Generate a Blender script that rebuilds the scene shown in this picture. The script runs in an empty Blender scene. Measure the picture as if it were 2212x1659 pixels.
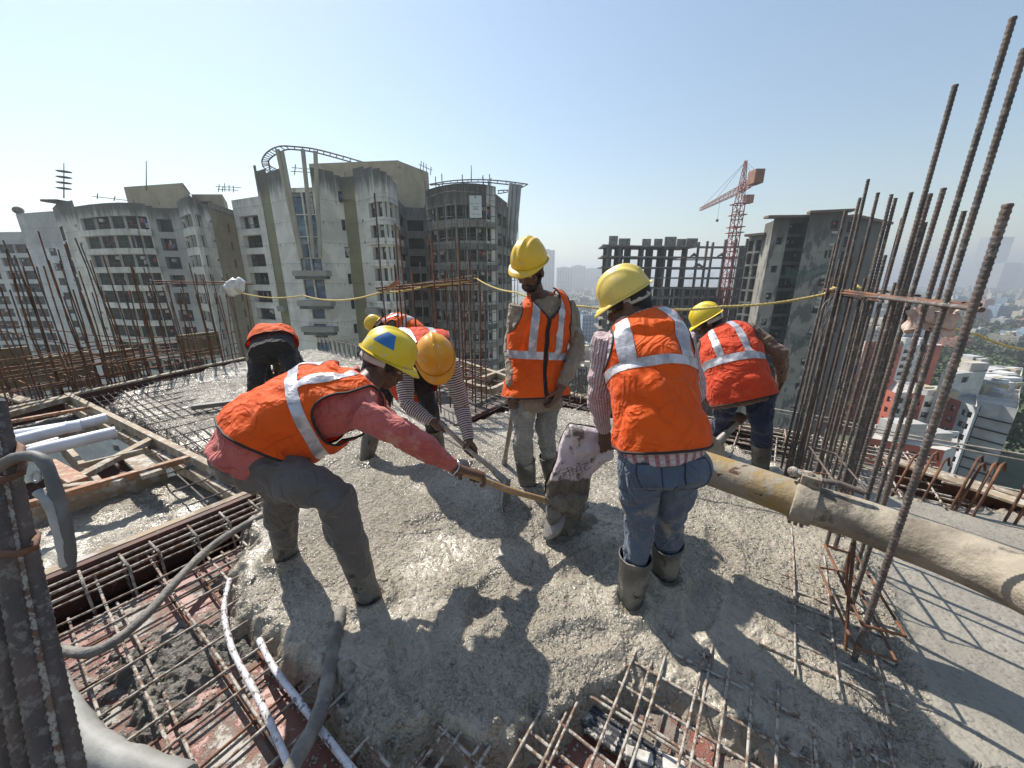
import bpy, math, random
import numpy as np
from mathutils import Vector, Matrix
C = bpy.context.scene
COL = C.collection
R = math.radians
rnd = random.Random(7)

# ---------------------------------------------------------------- camera, sky, sun, exposure
H = 1.45                       # eye height above the fresh concrete (z = 0)
PITCH = 16.0
cam = bpy.data.cameras.new("camera"); cam_o = bpy.data.objects.new("camera", cam); COL.objects.link(cam_o)
cam_o.location = (0, 0, H); cam_o.rotation_euler = (R(90 - PITCH), 0, 0)
cam.sensor_width = 36.0; cam.lens = 36.0 * 800.0 / 2212.0; cam.clip_start = 0.03; cam.clip_end = 60000
C.camera = cam_o
SUN_AZ = (-0.64, 0.77); SUN_EL = 49.0
w = bpy.data.worlds.new("World"); C.world = w; w.use_nodes = True
nt = w.node_tree; bg = nt.nodes["Background"]
sky = nt.nodes.new("ShaderNodeTexSky"); sky.sky_type = 'NISHITA'; sky.sun_disc = False
sky.sun_elevation = R(SUN_EL); sky.sun_rotation = math.atan2(SUN_AZ[0], SUN_AZ[1])
sky.altitude = 0; sky.air_density = 1.45; sky.dust_density = 0.35; sky.ozone_density = 1.6
nt.links.new(sky.outputs[0], bg.inputs[0]); bg.inputs[1].default_value = 0.090
sun = bpy.data.lights.new("sun", 'SUN'); sun.energy = 5.0; sun.angle = R(0.53); sun.color = (1.0, 0.94, 0.85)
sun_o = bpy.data.objects.new("sun", sun); COL.objects.link(sun_o)
sv = Vector((SUN_AZ[0], SUN_AZ[1], 0)).normalized() * math.cos(R(SUN_EL)) + Vector((0, 0, math.sin(R(SUN_EL))))
sun_o.rotation_euler = sv.to_track_quat('Z', 'Y').to_euler()
vs = C.view_settings; vs.view_transform = 'Standard'; vs.look = 'None'; vs.exposure = 0.62; vs.gamma = 1.0; vs.use_curve_mapping = False
C.cycles.max_bounces = 6; C.cycles.diffuse_bounces = 3; C.cycles.glossy_bounces = 3; C.cycles.transmission_bounces = 4
C.cycles.volume_bounces = 0; C.cycles.use_denoising = True

# ---------------------------------------------------------------- helpers
cp, sp = math.cos(R(PITCH)), math.sin(R(PITCH))
def ray(u, v):
    x = (u - 1106) / 800.0; y = (829.5 - v) / 800.0
    return Vector((x, cp + y * sp, -sp + y * cp))
def J(u, v, t):                # a place seen at (u, v) in the photo, t metres ahead
    return Vector((0, 0, H)) + ray(u, v) * t
def G(u, v, z=0.0):            # the place on level z
    d = ray(u, v); return Vector((0, 0, H)) + d * ((z - H) / d.z)
def P(u, v, Y):
    d = ray(u, v); return Vector((0, 0, H)) + d * (Y / d.y)
def AB(a, b, z=0.0):           # the slab's own grid (a along the rails, b across)
    return Vector((a * .819 + b * .574, -a * .574 + b * .819, z))
E1 = Vector((.819, -.574, 0)); E2 = Vector((.574, .819, 0))

def _hash(ix, iy, iz, s):
    h = (ix * 374761393 + iy * 668265263 + iz * 2147483647 + s * 974711) & 0xffffffff
    h = ((h ^ (h >> 13)) * 1274126177) & 0xffffffff
    return ((h ^ (h >> 16)) & 0xffff) / 65535.0
def vnoise(p, sc=1.0, s=0):    # p (n,3) -> (n,) in -1..1
    p = np.asarray(p, dtype=np.float64) * sc + 100.0
    i = np.floor(p).astype(np.int64); f = p - i; f = f * f * (3 - 2 * f)
    r = 0
    for dx in (0, 1):
        wx = f[:, 0] if dx else 1 - f[:, 0]
        for dy in (0, 1):
            wy = f[:, 1] if dy else 1 - f[:, 1]
            for dz in (0, 1):
                wz = f[:, 2] if dz else 1 - f[:, 2]
                r = r + _hash(i[:, 0] + dx, i[:, 1] + dy, i[:, 2] + dz, s) * wx * wy * wz
    return r * 2 - 1
def fbm(p, sc, oct=3, s=0):
    r = 0; a = 1.0
    for k in range(oct): r = r + a * vnoise(p, sc * 2 ** k, s + k); a *= .5
    return r

def link(o, parent=None):
    COL.objects.link(o)
    if parent is not None:
        o.parent = parent; o.matrix_parent_inverse = Matrix.Translation(-Vector(parent.location)) if parent.parent is None else Matrix()
    return o
def tag(o, label=None, cat=None, group=None, kind=None):
    if label: o['label'] = label
    if cat: o['category'] = cat
    if group: o['group'] = group
    if kind: o['kind'] = kind
    return o
def thing(name, loc, label, cat, group=None):
    o = bpy.data.objects.new(name, None); o.empty_display_size = .2; o.location = loc
    COL.objects.link(o); return tag(o, label, cat, group)
def copy_tree(o, loc, rotz=0, scale=None, label=None):
    c = o.copy(); COL.objects.link(c); c.location = loc
    c.rotation_euler = (0, 0, rotz)
    if scale: c.scale = scale
    if label: c['label'] = label
    for ch in list(o.children):
        k = ch.copy(); COL.objects.link(k); k.parent = c
        for g in list(ch.children):
            q = g.copy(); COL.objects.link(q); q.parent = k
    return c

class MB:
    def __init__(s): s.v = []; s.f = []; s.m = []; s.sm = []
    def add(s, vs, fs, m=0, smooth=False):
        n = len(s.v); s.v.extend([tuple(x) for x in vs])
        for f in fs: s.f.append(tuple(i + n for i in f)); s.m.append(m); s.sm.append(smooth)
    def quad(s, a, b, c, d, m=0): s.add([a, b, c, d], [(0, 1, 2, 3)], m)
    def box(s, c, size, ax=None, m=0):          # centre, full size, axes
        c = Vector(c); ax = ax or (Vector((1, 0, 0)), Vector((0, 1, 0)), Vector((0, 0, 1)))
        vs = [c + ax[0] * (i * size[0] / 2) + ax[1] * (j * size[1] / 2) + ax[2] * (k * size[2] / 2) for k in (-1, 1) for j in (-1, 1) for i in (-1, 1)]
        s.add(vs, [(0, 2, 3, 1), (4, 5, 7, 6), (0, 1, 5, 4), (2, 6, 7, 3), (0, 4, 6, 2), (1, 3, 7, 5)], m)
    def beam(s, p, q, wd, ht, m=0, up=(0, 0, 1)):   # rectangular bar from p to q
        p = Vector(p); q = Vector(q); d = (q - p); L = d.length; d.normalize()
        u = Vector(up); x = d.cross(u)
        if x.length < 1e-4: x = d.cross(Vector((1, 0, 0)))
        x.normalize(); z = x.cross(d)
        s.box((p + q) / 2, (wd, L, ht), (x, d, z), m)
    def prism(s, poly, z0, z1, m=0, mtop=None):
        n = len(poly); vs = [(p[0], p[1], z0) for p in poly] + [(p[0], p[1], z1) for p in poly]
        s.add(vs, [(i, (i + 1) % n, (i + 1) % n + n, i + n) for i in range(n)], m)
        s.add(vs, [tuple(range(n, 2 * n)), tuple(range(n - 1, -1, -1))], m if mtop is None else mtop)
    def tube(s, pts, rad, n=8, m=0, smooth=True, cap=True, ax=None, flat=1.0):
        pts = [Vector(p) for p in pts]; N = len(pts)
        if not hasattr(rad, '__len__'): rad = [rad] * N
        vs = []; x = None
        for i in range(N):
            d = (pts[min(i + 1, N - 1)] - pts[max(i - 1, 0)])
            if d.length < 1e-9: d = Vector((0, 0, 1))
            d.normalize()
            if x is None:
                x = Vector(ax) if ax is not None else (Vector((0, 0, 1)) if abs(d.z) < .9 else Vector((1, 0, 0)))
            x = x - d * x.dot(d)
            if x.length < 1e-6: x = d.orthogonal()
            x.normalize(); y = d.cross(x)
            r = rad[i]; rx, ry = (r if hasattr(r, '__len__') else (r, r * flat))
            for k in range(n):
                a = 2 * math.pi * k / n; vs.append(pts[i] + x * (rx * math.cos(a)) + y * (ry * math.sin(a)))
        fs = [(i * n + k, i * n + (k + 1) % n, (i + 1) * n + (k + 1) % n, (i + 1) * n + k) for i in range(N - 1) for k in range(n)]
        s.add(vs, fs, m, smooth)
        if cap: s.add(vs[:n], [tuple(range(n - 1, -1, -1))], m); s.add(vs[-n:], [tuple(range(n))], m)
    def ball(s, c, r, n=12, m=0, ax=None):          # r = 3 radii
        c = Vector(c); r = (r, r, r) if not hasattr(r, '__len__') else r
        ax = ax or (Vector((1, 0, 0)), Vector((0, 1, 0)), Vector((0, 0, 1)))
        vs = [c - ax[2] * r[2]]
        for i in range(1, n):
            t = math.pi * i / n
            for k in range(2 * n):
                a = math.pi * k / n
                vs.append(c + ax[0] * (r[0] * math.sin(t) * math.cos(a)) + ax[1] * (r[1] * math.sin(t) * math.sin(a)) - ax[2] * (r[2] * math.cos(t)))
        vs.append(c + ax[2] * r[2]); q = 2 * n; L = len(vs) - 1
        fs = [(0, 1 + (k + 1) % q, 1 + k) for k in range(q)]
        for i in range(n - 2): fs += [(1 + i * q + k, 1 + i * q + (k + 1) % q, 1 + (i + 1) * q + (k + 1) % q, 1 + (i + 1) * q + k) for k in range(q)]
        fs += [(L, 1 + (n - 2) * q + k, 1 + (n - 2) * q + (k + 1) % q) for k in range(q)]
        s.add(vs, fs, m, True)
    def build(s, name, mats, parent=None, bevel=0):
        me = bpy.data.meshes.new(name); me.from_pydata(s.v, [], s.f)
        if not isinstance(mats, (list, tuple)): mats = [mats]
        for q in mats: me.materials.append(q)
        me.polygons.foreach_set('material_index', s.m); me.polygons.foreach_set('use_smooth', s.sm); me.update()
        o = bpy.data.objects.new(name, me); link(o, parent)
        if bevel:
            b = o.modifiers.new('b', 'BEVEL'); b.width = bevel; b.segments = 2; b.limit_method = 'ANGLE'; b.harden_normals = False
        return o

def gridmesh(name, X, mats, parent=None, keep=None, wrap=False, smooth=True, midx=None, attrs=None):
    """X (rows, cols, 3) array -> mesh; keep (rows-1, cols-1) mask; wrap joins last column to first"""
    r, c = X.shape[:2]; idx = np.arange(r * c).reshape(r, c)
    if wrap: idx = np.concatenate([idx, idx[:, :1]], 1)
    a = idx[:-1, :-1]; b = idx[:-1, 1:]; d = idx[1:, 1:]; e = idx[1:, :-1]
    q = np.stack([a, b, d, e], -1).reshape(-1, 4)
    if keep is not None: kk = keep.reshape(-1); q = q[kk]
    used = np.zeros(r * c, bool); used[q.ravel()] = True
    remap = np.cumsum(used) - 1; V = X.reshape(-1, 3)[used]; q = remap[q]
    me = bpy.data.meshes.new(name); me.vertices.add(len(V)); me.vertices.foreach_set('co', V.astype(np.float32).ravel())
    me.loops.add(q.size); me.loops.foreach_set('vertex_index', q.astype(np.int32).ravel())
    me.polygons.add(len(q)); me.polygons.foreach_set('loop_start', np.arange(0, q.size, 4, dtype=np.int32)); me.polygons.foreach_set('loop_total', np.full(len(q), 4, np.int32))
    if not isinstance(mats, (list, tuple)): mats = [mats]
    for m in mats: me.materials.append(m)
    me.polygons.foreach_set('use_smooth', np.full(len(q), smooth))
    if midx is not None:
        mm = midx.reshape(-1); mm = mm[kk] if keep is not None else mm
        me.polygons.foreach_set('material_index', mm.astype(np.int32))
    for k, A in (attrs or {}).items():
        at = me.attributes.new(k, 'FLOAT', 'POINT'); at.data.foreach_set('value', A.reshape(-1)[used].astype(np.float32))
    me.update(calc_edges=True); me.validate()
    o = bpy.data.objects.new(name, me); link(o, parent); return o

# ---------------------------------------------------------------- materials
_M = {}
def nodes(name):
    m = bpy.data.materials.new(name); m.use_nodes = True; t = m.node_tree
    return m, t, t.nodes["Principled BSDF"]
def N(t, typ, **kw):
    n = t.nodes.new(typ)
    for k, v in kw.items():
        if k.startswith('i_'): n.inputs[k[2:].replace('_', ' ')].default_value = v
        else: setattr(n, k, v)
    return n
def mathn(t, op, a, b=None, c=None, clamp=False):
    n = t.nodes.new('ShaderNodeMath'); n.operation = op; n.use_clamp = clamp
    for i, x in enumerate((a, b, c)):
        if x is None: continue
        if isinstance(x, (int, float)): n.inputs[i].default_value = x
        else: t.links.new(x, n.inputs[i])
    return n.outputs[0]
def mixc(t, f, a, b, blend='MIX'):
    n = t.nodes.new('ShaderNodeMix'); n.data_type = 'RGBA'; n.blend_type = blend
    if isinstance(f, (int, float)): n.inputs[0].default_value = f
    else: t.links.new(f, n.inputs[0])
    for i, x in ((6, a), (7, b)):
        if isinstance(x, tuple): n.inputs[i].default_value = (*x[:3], 1)
        else: t.links.new(x, n.inputs[i])
    return n.outputs[2]
def ramp(t, x, a, b, smooth=True):
    n = t.nodes.new('ShaderNodeMapRange'); n.interpolation_type = 'SMOOTHSTEP' if smooth else 'LINEAR'
    t.links.new(x, n.inputs[0]); n.inputs[1].default_value = a; n.inputs[2].default_value = b
    return n.outputs[0]
def coords(t, sc=(1, 1, 1), rot=(0, 0, 0)):
    tc = t.nodes.new('ShaderNodeTexCoord'); mp = t.nodes.new('ShaderNodeMapping')
    mp.inputs['Scale'].default_value = sc; mp.inputs['Rotation'].default_value = rot
    t.links.new(tc.outputs['Object'], mp.inputs[0]); return mp.outputs[0]
def noise(t, co, sc, det=4, rough=.55, dist=0):
    n = t.nodes.new('ShaderNodeTexNoise'); n.inputs['Scale'].default_value = sc; n.inputs['Detail'].default_value = det
    n.inputs['Roughness'].default_value = rough; n.inputs['Distortion'].default_value = dist
    t.links.new(co, n.inputs['Vector']); return n.outputs[0]
def voro(t, co, sc, feat='F1', out='Distance', rnd_=1.0):
    n = t.nodes.new('ShaderNodeTexVoronoi'); n.feature = feat; n.inputs['Scale'].default_value = sc; n.inputs['Randomness'].default_value = rnd_
    t.links.new(co, n.inputs['Vector']); return n.outputs[out]
def bumpn(t, b, h, strength=.5, dist=.01, prev=None):
    n = t.nodes.new('ShaderNodeBump'); n.inputs['Strength'].default_value = strength; n.inputs['Distance'].default_value = dist
    t.links.new(h, n.inputs['Height'])
    if prev is not None: t.links.new(prev, n.inputs['Normal'])
    t.links.new(n.outputs[0], b.inputs['Normal']); return n.outputs[0]
def mat(name, c1, c2=None, sc=8, rough=.6, metal=0.0, bump=0.0, bsc=60, bd=.005, stretch=(1, 1, 1), lo=.4, hi=.65, c3=None, sc3=30, lo3=.58, hi3=.68, spec=.5, r2=None, coat=0):
    """two-tone procedural surface with an optional third blotch colour and bump"""
    if name in _M: return _M[name]
    m, t, b = nodes(name); _M[name] = m
    b.inputs['Roughness'].default_value = rough; b.inputs['Metallic'].default_value = metal; b.inputs['Specular IOR Level'].default_value = spec
    if coat: b.inputs['Coat Weight'].default_value = coat
    co = coords(t, stretch); col = None
    if c2:
        f = ramp(t, noise(t, co, sc, 6), lo, hi); col = mixc(t, f, c1, c2)
        if r2 is not None:
            rr = mathn(t, 'MULTIPLY_ADD', f, r2 - rough, rough); t.links.new(rr, b.inputs['Roughness'])
    if c3: col = mixc(t, ramp(t, noise(t, coords(t), sc3, 5, .7), lo3, hi3), col if col is not None else c1, c3)
    if col is not None: t.links.new(col, b.inputs['Base Color'])
    else: b.inputs['Base Color'].default_value = (*c1, 1)
    if bump: bumpn(t, b, noise(t, co, bsc, 5, .6), bump, bd)
    return m

GRIME = (.10, .09, .075)
M_rebar = None
def rebar_mat(name, c1, c2, c3, lo3=.5):
    m, t, b = nodes(name); co = coords(t)
    col = mixc(t, ramp(t, noise(t, co, 9, 5), .4, .62), c1, c2)
    cem = ramp(t, noise(t, co, 40, 5, .7), lo3, lo3 + .1)
    col = mixc(t, cem, col, c3); t.links.new(col, b.inputs['Base Color'])
    b.inputs['Roughness'].default_value = .75; b.inputs['Metallic'].default_value = .1
    bumpn(t, b, noise(t, co, 160, 4, .6), .7, .004); return m
M_bar_rust = rebar_mat('rusty_steel', (.085, .042, .028), (.20, .085, .04), (.15, .12, .10), .62)
M_bar_dark = rebar_mat('dark_steel', (.085, .075, .07), (.13, .10, .085), (.20, .18, .16), .52)
M_bar_mud = rebar_mat('cement_splashed_steel', (.17, .10, .065), (.22, .17, .13), (.42, .39, .34), .45)
M_orange_rust = mat('orange_rust', (.17, .08, .045), (.11, .06, .04), 25, .8, bump=.5, bsc=120)
M_wood = mat('formwork_timber', (.34, .26, .17), (.22, .165, .11), 3, .8, bump=.5, bsc=30, stretch=(1, 1, 1), c3=(.42, .39, .34), sc3=14, lo3=.48, hi3=.62)
M_wood_red = mat('shuttering_board', (.33, .15, .07), (.22, .11, .06), 6, .7, bump=.4, bsc=40, c3=(.38, .33, .27), sc3=22, lo3=.52, hi3=.62)
M_form = mat('brown_form_steel', (.10, .035, .025), (.055, .03, .025), 6, .7, bump=.3, bsc=40, c3=(.26, .23, .20), sc3=30, lo3=.6, hi3=.68)
M_pvc = mat('white_pvc', (.72, .73, .76), (.60, .61, .64), 5, .38, spec=.5, c3=(.34, .32, .29), sc3=18, lo3=.66, hi3=.72)
M_pvc_dirty = mat('muddy_conduit', (.66, .64, .68), (.50, .48, .48), 20, .45, c3=(.16, .14, .125), sc3=38, lo3=.53, hi3=.57, bump=.3, bsc=90)
M_black = mat('black_plastic', (.02, .021, .026), (.04, .04, .05), 9, .35)
M_hose = mat('muddy_hose', (.15, .14, .125), (.25, .23, .20), 14, .75, bump=.8, bsc=55, bd=.01, c3=(.10, .09, .08), sc3=30)
M_rope = mat('yellow_rope', (.62, .50, .20), (.50, .38, .13), 60, .8)
M_handle = mat('wooden_handle', (.42, .26, .12), (.30, .185, .09), 7, .55, bump=.2, bsc=70, c3=(.38, .34, .29), sc3=16, lo3=.55, hi3=.65)
M_handle_grey = mat('grey_wooden_handle', (.36, .31, .25), (.25, .21, .16), 7, .7, bump=.2, bsc=70, c3=(.40, .37, .33), sc3=16, lo3=.5, hi3=.65)
M_blade = mat('muddy_blade', (.17, .16, .145), (.27, .255, .235), 12, .45, bump=.4, bsc=50, c3=(.11, .10, .09), sc3=14)

# ---- fresh concrete
def concrete_mat(name, base, dark, lumpy, rough_lo, rough_hi, warm=(.30, .265, .22), peb=(.36, .33, .29), sc=46, smooth_patch=True, wet=.6):
    m, t, b = nodes(name); co = coords(t)
    wob = t.nodes.new('ShaderNodeVectorMath'); wob.operation = 'ADD'; nz3 = t.nodes.new('ShaderNodeTexNoise'); nz3.inputs['Scale'].default_value = 30; t.links.new(co, nz3.inputs['Vector'])
    sc3 = t.nodes.new('ShaderNodeVectorMath'); sc3.operation = 'SCALE'; sc3.inputs['Scale'].default_value = .012; t.links.new(nz3.outputs['Color'], sc3.inputs[0]); t.links.new(co, wob.inputs[0]); t.links.new(sc3.outputs[0], wob.inputs[1]); cw = wob.outputs[0]
    def dome(s_, r0, r1, p):
        d = voro(t, cw, s_); c_ = voro(t, cw, s_, out='Color'); sp_ = t.nodes.new('ShaderNodeSeparateColor'); t.links.new(c_, sp_.inputs[0])
        r = mathn(t, 'MULTIPLY_ADD', sp_.outputs[0], r1 - r0, r0); q = mathn(t, 'SUBTRACT', 1.0, mathn(t, 'POWER', mathn(t, 'DIVIDE', d, r), 2.0), clamp=True)
        on = mathn(t, 'LESS_THAN', sp_.outputs[1], p); return mathn(t, 'MULTIPLY', mathn(t, 'SQRT', q), mathn(t, 'MULTIPLY', on, mathn(t, 'MULTIPLY_ADD', sp_.outputs[2], .6, .4))), sp_.outputs[0]
    big = noise(t, co, 1.3, 4, .6)
    patch = ramp(t, big, .38, .56) if smooth_patch else mathn(t, 'ADD', 0.0, 1.0)
    a1, id1 = dome(sc, .35, .62, .72); a2, id2 = dome(sc * 1.9, .35, .62, .8)
    nz = noise(t, co, 34, 5, .65)
    col = mixc(t, ramp(t, noise(t, co, 2.3, 5), .35, .65), base, warm)
    col = mixc(t, mathn(t, 'MULTIPLY', ramp(t, a1, .3, .7), mathn(t, 'MULTIPLY', patch, .45)), col, peb)
    pit = mathn(t, 'MULTIPLY', ramp(t, noise(t, co, 48, 4, .7), .47, .33), patch)
    col = mixc(t, mathn(t, 'MULTIPLY', pit, .75), col, dark)
    t.links.new(col, b.inputs['Base Color'])
    rn = mathn(t, 'MULTIPLY_ADD', ramp(t, noise(t, co, 9, 5, .6), .35, .65), rough_hi - rough_lo, rough_lo)
    t.links.new(rn, b.inputs['Roughness']); b.inputs['Specular IOR Level'].default_value = wet
    hh = mathn(t, 'ADD', mathn(t, 'ADD', a1, mathn(t, 'MULTIPLY', a2, .55)), mathn(t, 'MULTIPLY', nz, 1.3))
    hh = mathn(t, 'ADD', hh, mathn(t, 'MULTIPLY', noise(t, co, 120, 3, .6), .35))
    if smooth_patch: hh = mathn(t, 'MULTIPLY', hh, mathn(t, 'MULTIPLY_ADD', patch, .75, .25))
    n1 = bumpn(t, b, hh, 1.0, lumpy)
    if wet > .4: b.inputs['Coat Weight'].default_value = .30; b.inputs['Coat Roughness'].default_value = .14; t.links.new(n1, b.inputs['Coat Normal'])
    return m
M_conc = concrete_mat('fresh_concrete', (.29, .255, .20), (.10, .088, .068), .018, .18, .40, (.34, .30, .235), (.35, .32, .265), 40)
M_conc_smooth = concrete_mat('troweled_concrete', (.235, .215, .18), (.15, .14, .12), .0030, .42, .62, (.29, .268, .225), (.26, .24, .21), 30, False, .35)
# ---------------------------------------------------------------- the deck and the fresh concrete
def sdist(poly, X, Y):
    """signed distance to polygon, positive inside"""
    d = np.full(X.shape, 1e9); inside = np.zeros(X.shape, bool); n = len(poly)
    for i in range(n):
        x0, y0 = poly[i][:2]; x1, y1 = poly[(i + 1) % n][:2]
        ex, ey = x1 - x0, y1 - y0; L = ex * ex + ey * ey + 1e-12
        t = np.clip(((X - x0) * ex + (Y - y0) * ey) / L, 0, 1)
        d = np.minimum(d, np.hypot(X - x0 - t * ex, Y - y0 - t * ey))
        c = ((y0 > Y) != (y1 > Y)); xi = x0 + (Y - y0) * ex / (ey if abs(ey) > 1e-12 else 1e-12)
        inside ^= c & (X < xi)
    return np.where(inside, d, -d)
main_px = [(565, 1098), (500, 1190), (487, 1300), (545, 1371), (620, 1428), (700, 1440), (728, 1507), (766, 1570), (850, 1592), (901, 1585), (935, 1556), (985, 1600),
           (1040, 1605), (1103, 1580), (1155, 1530), (1200, 1545), (1246, 1499), (1310, 1480), (1418, 1484), (1502, 1499), (1577, 1544), (1644, 1589), (1720, 1635), (1757, 1700),
           (2600, 1700), (2600, 1240), (2212, 1105), (2000, 1078), (1760, 1030), (1640, 985), (1560, 955), (1440, 925), (1330, 903), (1290, 897), (1235, 880),
           (1165, 875), (1100, 885), (1040, 900), (975, 912), (900, 890), (905, 850), (860, 800), (800, 780), (680, 752), (600, 765), (530, 776), (330, 826), (240, 850), (225, 866), (300, 905), (400, 958), (480, 1000), (556, 1050)]
POLY = [G(u, v) for u, v in main_px]
DECK_Z = -.15
def stones(x, y, sc, prob, s):
    """rounded stones half sunk in paste, one per cell"""
    X_, Y_ = x * sc + 50, y * sc + 50; ix, iy = np.floor(X_).astype(np.int64), np.floor(Y_).astype(np.int64); out = np.zeros(len(x))
    for dx in (-1, 0, 1):
        for dy in (-1, 0, 1):
            cx, cy = ix + dx, iy + dy; z0 = 0 * cx; a = _hash(cx, cy, z0, s); b_ = _hash(cx, cy, z0, s + 1); c_ = _hash(cx, cy, z0, s + 2); d_ = _hash(cx, cy, z0, s + 3)
            ex = (X_ - cx - .15 - .7 * a) * (1 + .5 * (d_ - .5)); ey = (Y_ - cy - .15 - .7 * b_) * (1 - .5 * (d_ - .5)); r = .30 + .28 * d_; q = 1 - (ex * ex + ey * ey) / (r * r)
            out = np.maximum(out, np.where(c_ < prob, np.sqrt(np.clip(q, 0, 1)) * (.55 + .45 * a), 0))
    return out
FEET = [G(u, v) for u, v in ((800, 1288), (610, 1208), (1364, 1305), (1440, 1250), (1142, 1056), (1196, 1040), (786, 995), (950, 985), (1648, 1012), (545, 905))]
PRINTS = [(G(u, v), a) for u, v, a in ((930, 1130, .3), (1050, 1290, 1.2), (880, 1420, 2.0), (1270, 1220, .6), (1560, 1180, 1.4), (1240, 1380, .2), (700, 1010, 1.0), (1340, 1010, 2.4), (1520, 1300, .9), (1010, 1010, .5))]
def conc_height(X, Y):
    p = np.stack([X.ravel(), Y.ravel(), np.zeros(X.size)], 1)
    d = sdist(POLY, X, Y).ravel()
    d = d + .05 * fbm(p, 5, 3, 3) + .018 * fbm(p, 24, 2, 9)
    a = p[:, 0] * .819 - p[:, 1] * .574; b = p[:, 0] * .574 + p[:, 1] * .819
    sm = np.clip((a - .62) / .12, 0, 1) * np.clip((3.55 - b) / .2, 0, 1)       # troweled side right of the column
    fr = np.exp(-((a - .58) / .12) ** 2) * (b < 3.3)
    lump = (.010 * fbm(p, 2.2, 2, 1) + .0042 * fbm(p, 16, 3, 5) + .003 * np.abs(fbm(p, 42, 2, 8)))
    z = lump * (1 - .93 * sm) - .012 * sm + fr * .025 * (fbm(p, 12, 3, 17) - .3)
    rl = (b - (.62 + (a + 7.2) * .085)); z -= np.exp(-(rl / .55) ** 2) * (a < -2.9) * (.034 + .022 * fbm(p, 2.5, 3, 55)) * (rl > -.2)
    px, py = p[:, 0], p[:, 1]
    for f_ in FEET: r_ = np.hypot(px - f_.x, py - f_.y); z += .034 * np.exp(-((r_ - .085) / .032) ** 2) * (1 + .5 * fbm(p, 20, 1, 2)) if True else 0
    for f_, a_ in PRINTS:
        ex = (px - f_.x) * math.cos(a_) + (py - f_.y) * math.sin(a_); ey = -(px - f_.x) * math.sin(a_) + (py - f_.y) * math.cos(a_); r_ = np.hypot(ex / .15, ey / .06); z += -.028 * np.exp(-r_ ** 4) + .012 * np.exp(-((r_ - 1.35) / .3) ** 2)
    near = np.exp(-((p[:, 0] - .15) ** 2 + (p[:, 1] - 2.1) ** 2) / .12)
    z += near * (.035 + .02 * fbm(p, 9, 2, 21))
    lz = np.clip((a + .45) / .25, 0, 1) * np.clip((.66 - a) / .1, 0, 1) * np.clip((1.62 - b) / .25, 0, 1); z -= lz * (.060 + .030 * fbm(p, 5, 3, 91))
    pat = np.clip((fbm(p, 1.3, 3, 63) + .35) / .35, .22, 1) * (1 - .95 * sm)
    z += pat * (.0030 * fbm(p, 26, 3, 19) + .004 * stones(px, py, 30, .4, 5))
    e = np.clip(d / .07, -2, 1)
    z = z + np.where(e < 1, -(1 - e) ** 2 * .055, 0) + np.where(e < 1, .02 * fbm(p, 18, 3, 31), 0)
    return z.reshape(X.shape), d.reshape(X.shape), sm.reshape(X.shape)
def sheet(y0, y1, dy, x0, x1, dx):
    ys = [y0]
    while ys[-1] < y1: ys.append(ys[-1] + dy * max(1, ys[-1] / 1.8))
    xs = np.arange(x0, x1, dx); X, Y = np.meshgrid(xs, np.array(ys)); return X, Y
ys = [.33]
while ys[-1] < 8.6: ys.append(ys[-1] + .0046 * max(1, ys[-1] / 1.0))
ys = np.array(ys)[:, None]; xs = np.linspace(-1.75, 1.72, 1150)[None, :]; X = xs * (ys * .961 + .40); Y = np.broadcast_to(ys, X.shape).copy()

Z, Dd, Sm = conc_height(X, Y)
kp = (Z > DECK_Z - .01) & (Dd > -.25)
kp = kp[:-1, :-1] & kp[1:, 1:]
# keep only what could be seen
A3 = np.stack([X, Y, Z], -1)
smc = (Sm[:-1, :-1] > .5).astype(int)
slab = gridmesh('concrete_slab', A3, [M_conc, M_conc_smooth], None, keep=kp, midx=smc)
tag(slab, 'wet lumpy grey concrete spread over the deck and the reinforcement', kind='structure')

# red shuttering deck under the reinforcement
m, t, b = nodes('red_deck'); co = coords(t, rot=(0, 0, R(-35)))
col = mixc(t, ramp(t, noise(t, co, 3, 4), .4, .6), (.19, .06, .042), (.25, .105, .075))
dirt = ramp(t, noise(t, co, 5, 7, .72), .47, .60); col = mixc(t, dirt, col, (.20, .175, .145))
crumb = ramp(t, noise(t, co, 70, 3, .6), .63, .68); col = mixc(t, crumb, col, (.42, .38, .32))
dk = ramp(t, noise(t, co, 1.7, 5, .6), .60, .66); col = mixc(t, dk, col, (.07, .06, .05))
t.links.new(col, b.inputs['Base Color']); b.inputs['Roughness'].default_value = .5
hh = mathn(t, 'ADD', mathn(t, 'MULTIPLY', dirt, .6), crumb); bumpn(t, b, hh, .8, .01)
M_deck = m
mb = MB()
def abpoly(pts, z): return [AB(a, b_, z) for a, b_ in pts]
mb.prism(abpoly([(-2.50, -2.2), (3.8, -2.2), (3.8, 4.30), (-2.50, 4.30)], 0), DECK_Z - .03, DECK_Z, 0)
mb.prism(abpoly([(-7.85, .52), (-2.76, .9), (-2.76, 4.27), (-7.85, 4.27)], 0), DECK_Z - .03, DECK_Z - .002, 0)
deck = tag(mb.build('shuttering_deck', M_deck), 'red plywood deck speckled with cement crumbs', kind='structure')
# trench floor / sides of the beam between the deck and the sunken slab
mb = MB(); mb.prism(abpoly([(-2.80, -2.2), (-2.5, -2.2), (-2.5, 4.3), (-2.80, 4.3)], 0), -.62, -.58, 0); mb.beam(AB(-2.81, -2.2, -.41), AB(-2.81, 4.3, -.41), .03, .37)
mb.beam(AB(-2.515, -2.2, -.38), AB(-2.515, 4.3, -.38), .025, .42)
tag(mb.build('beam_trench', M_form), 'dark open beam trench beside the red deck', kind='structure')
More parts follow.
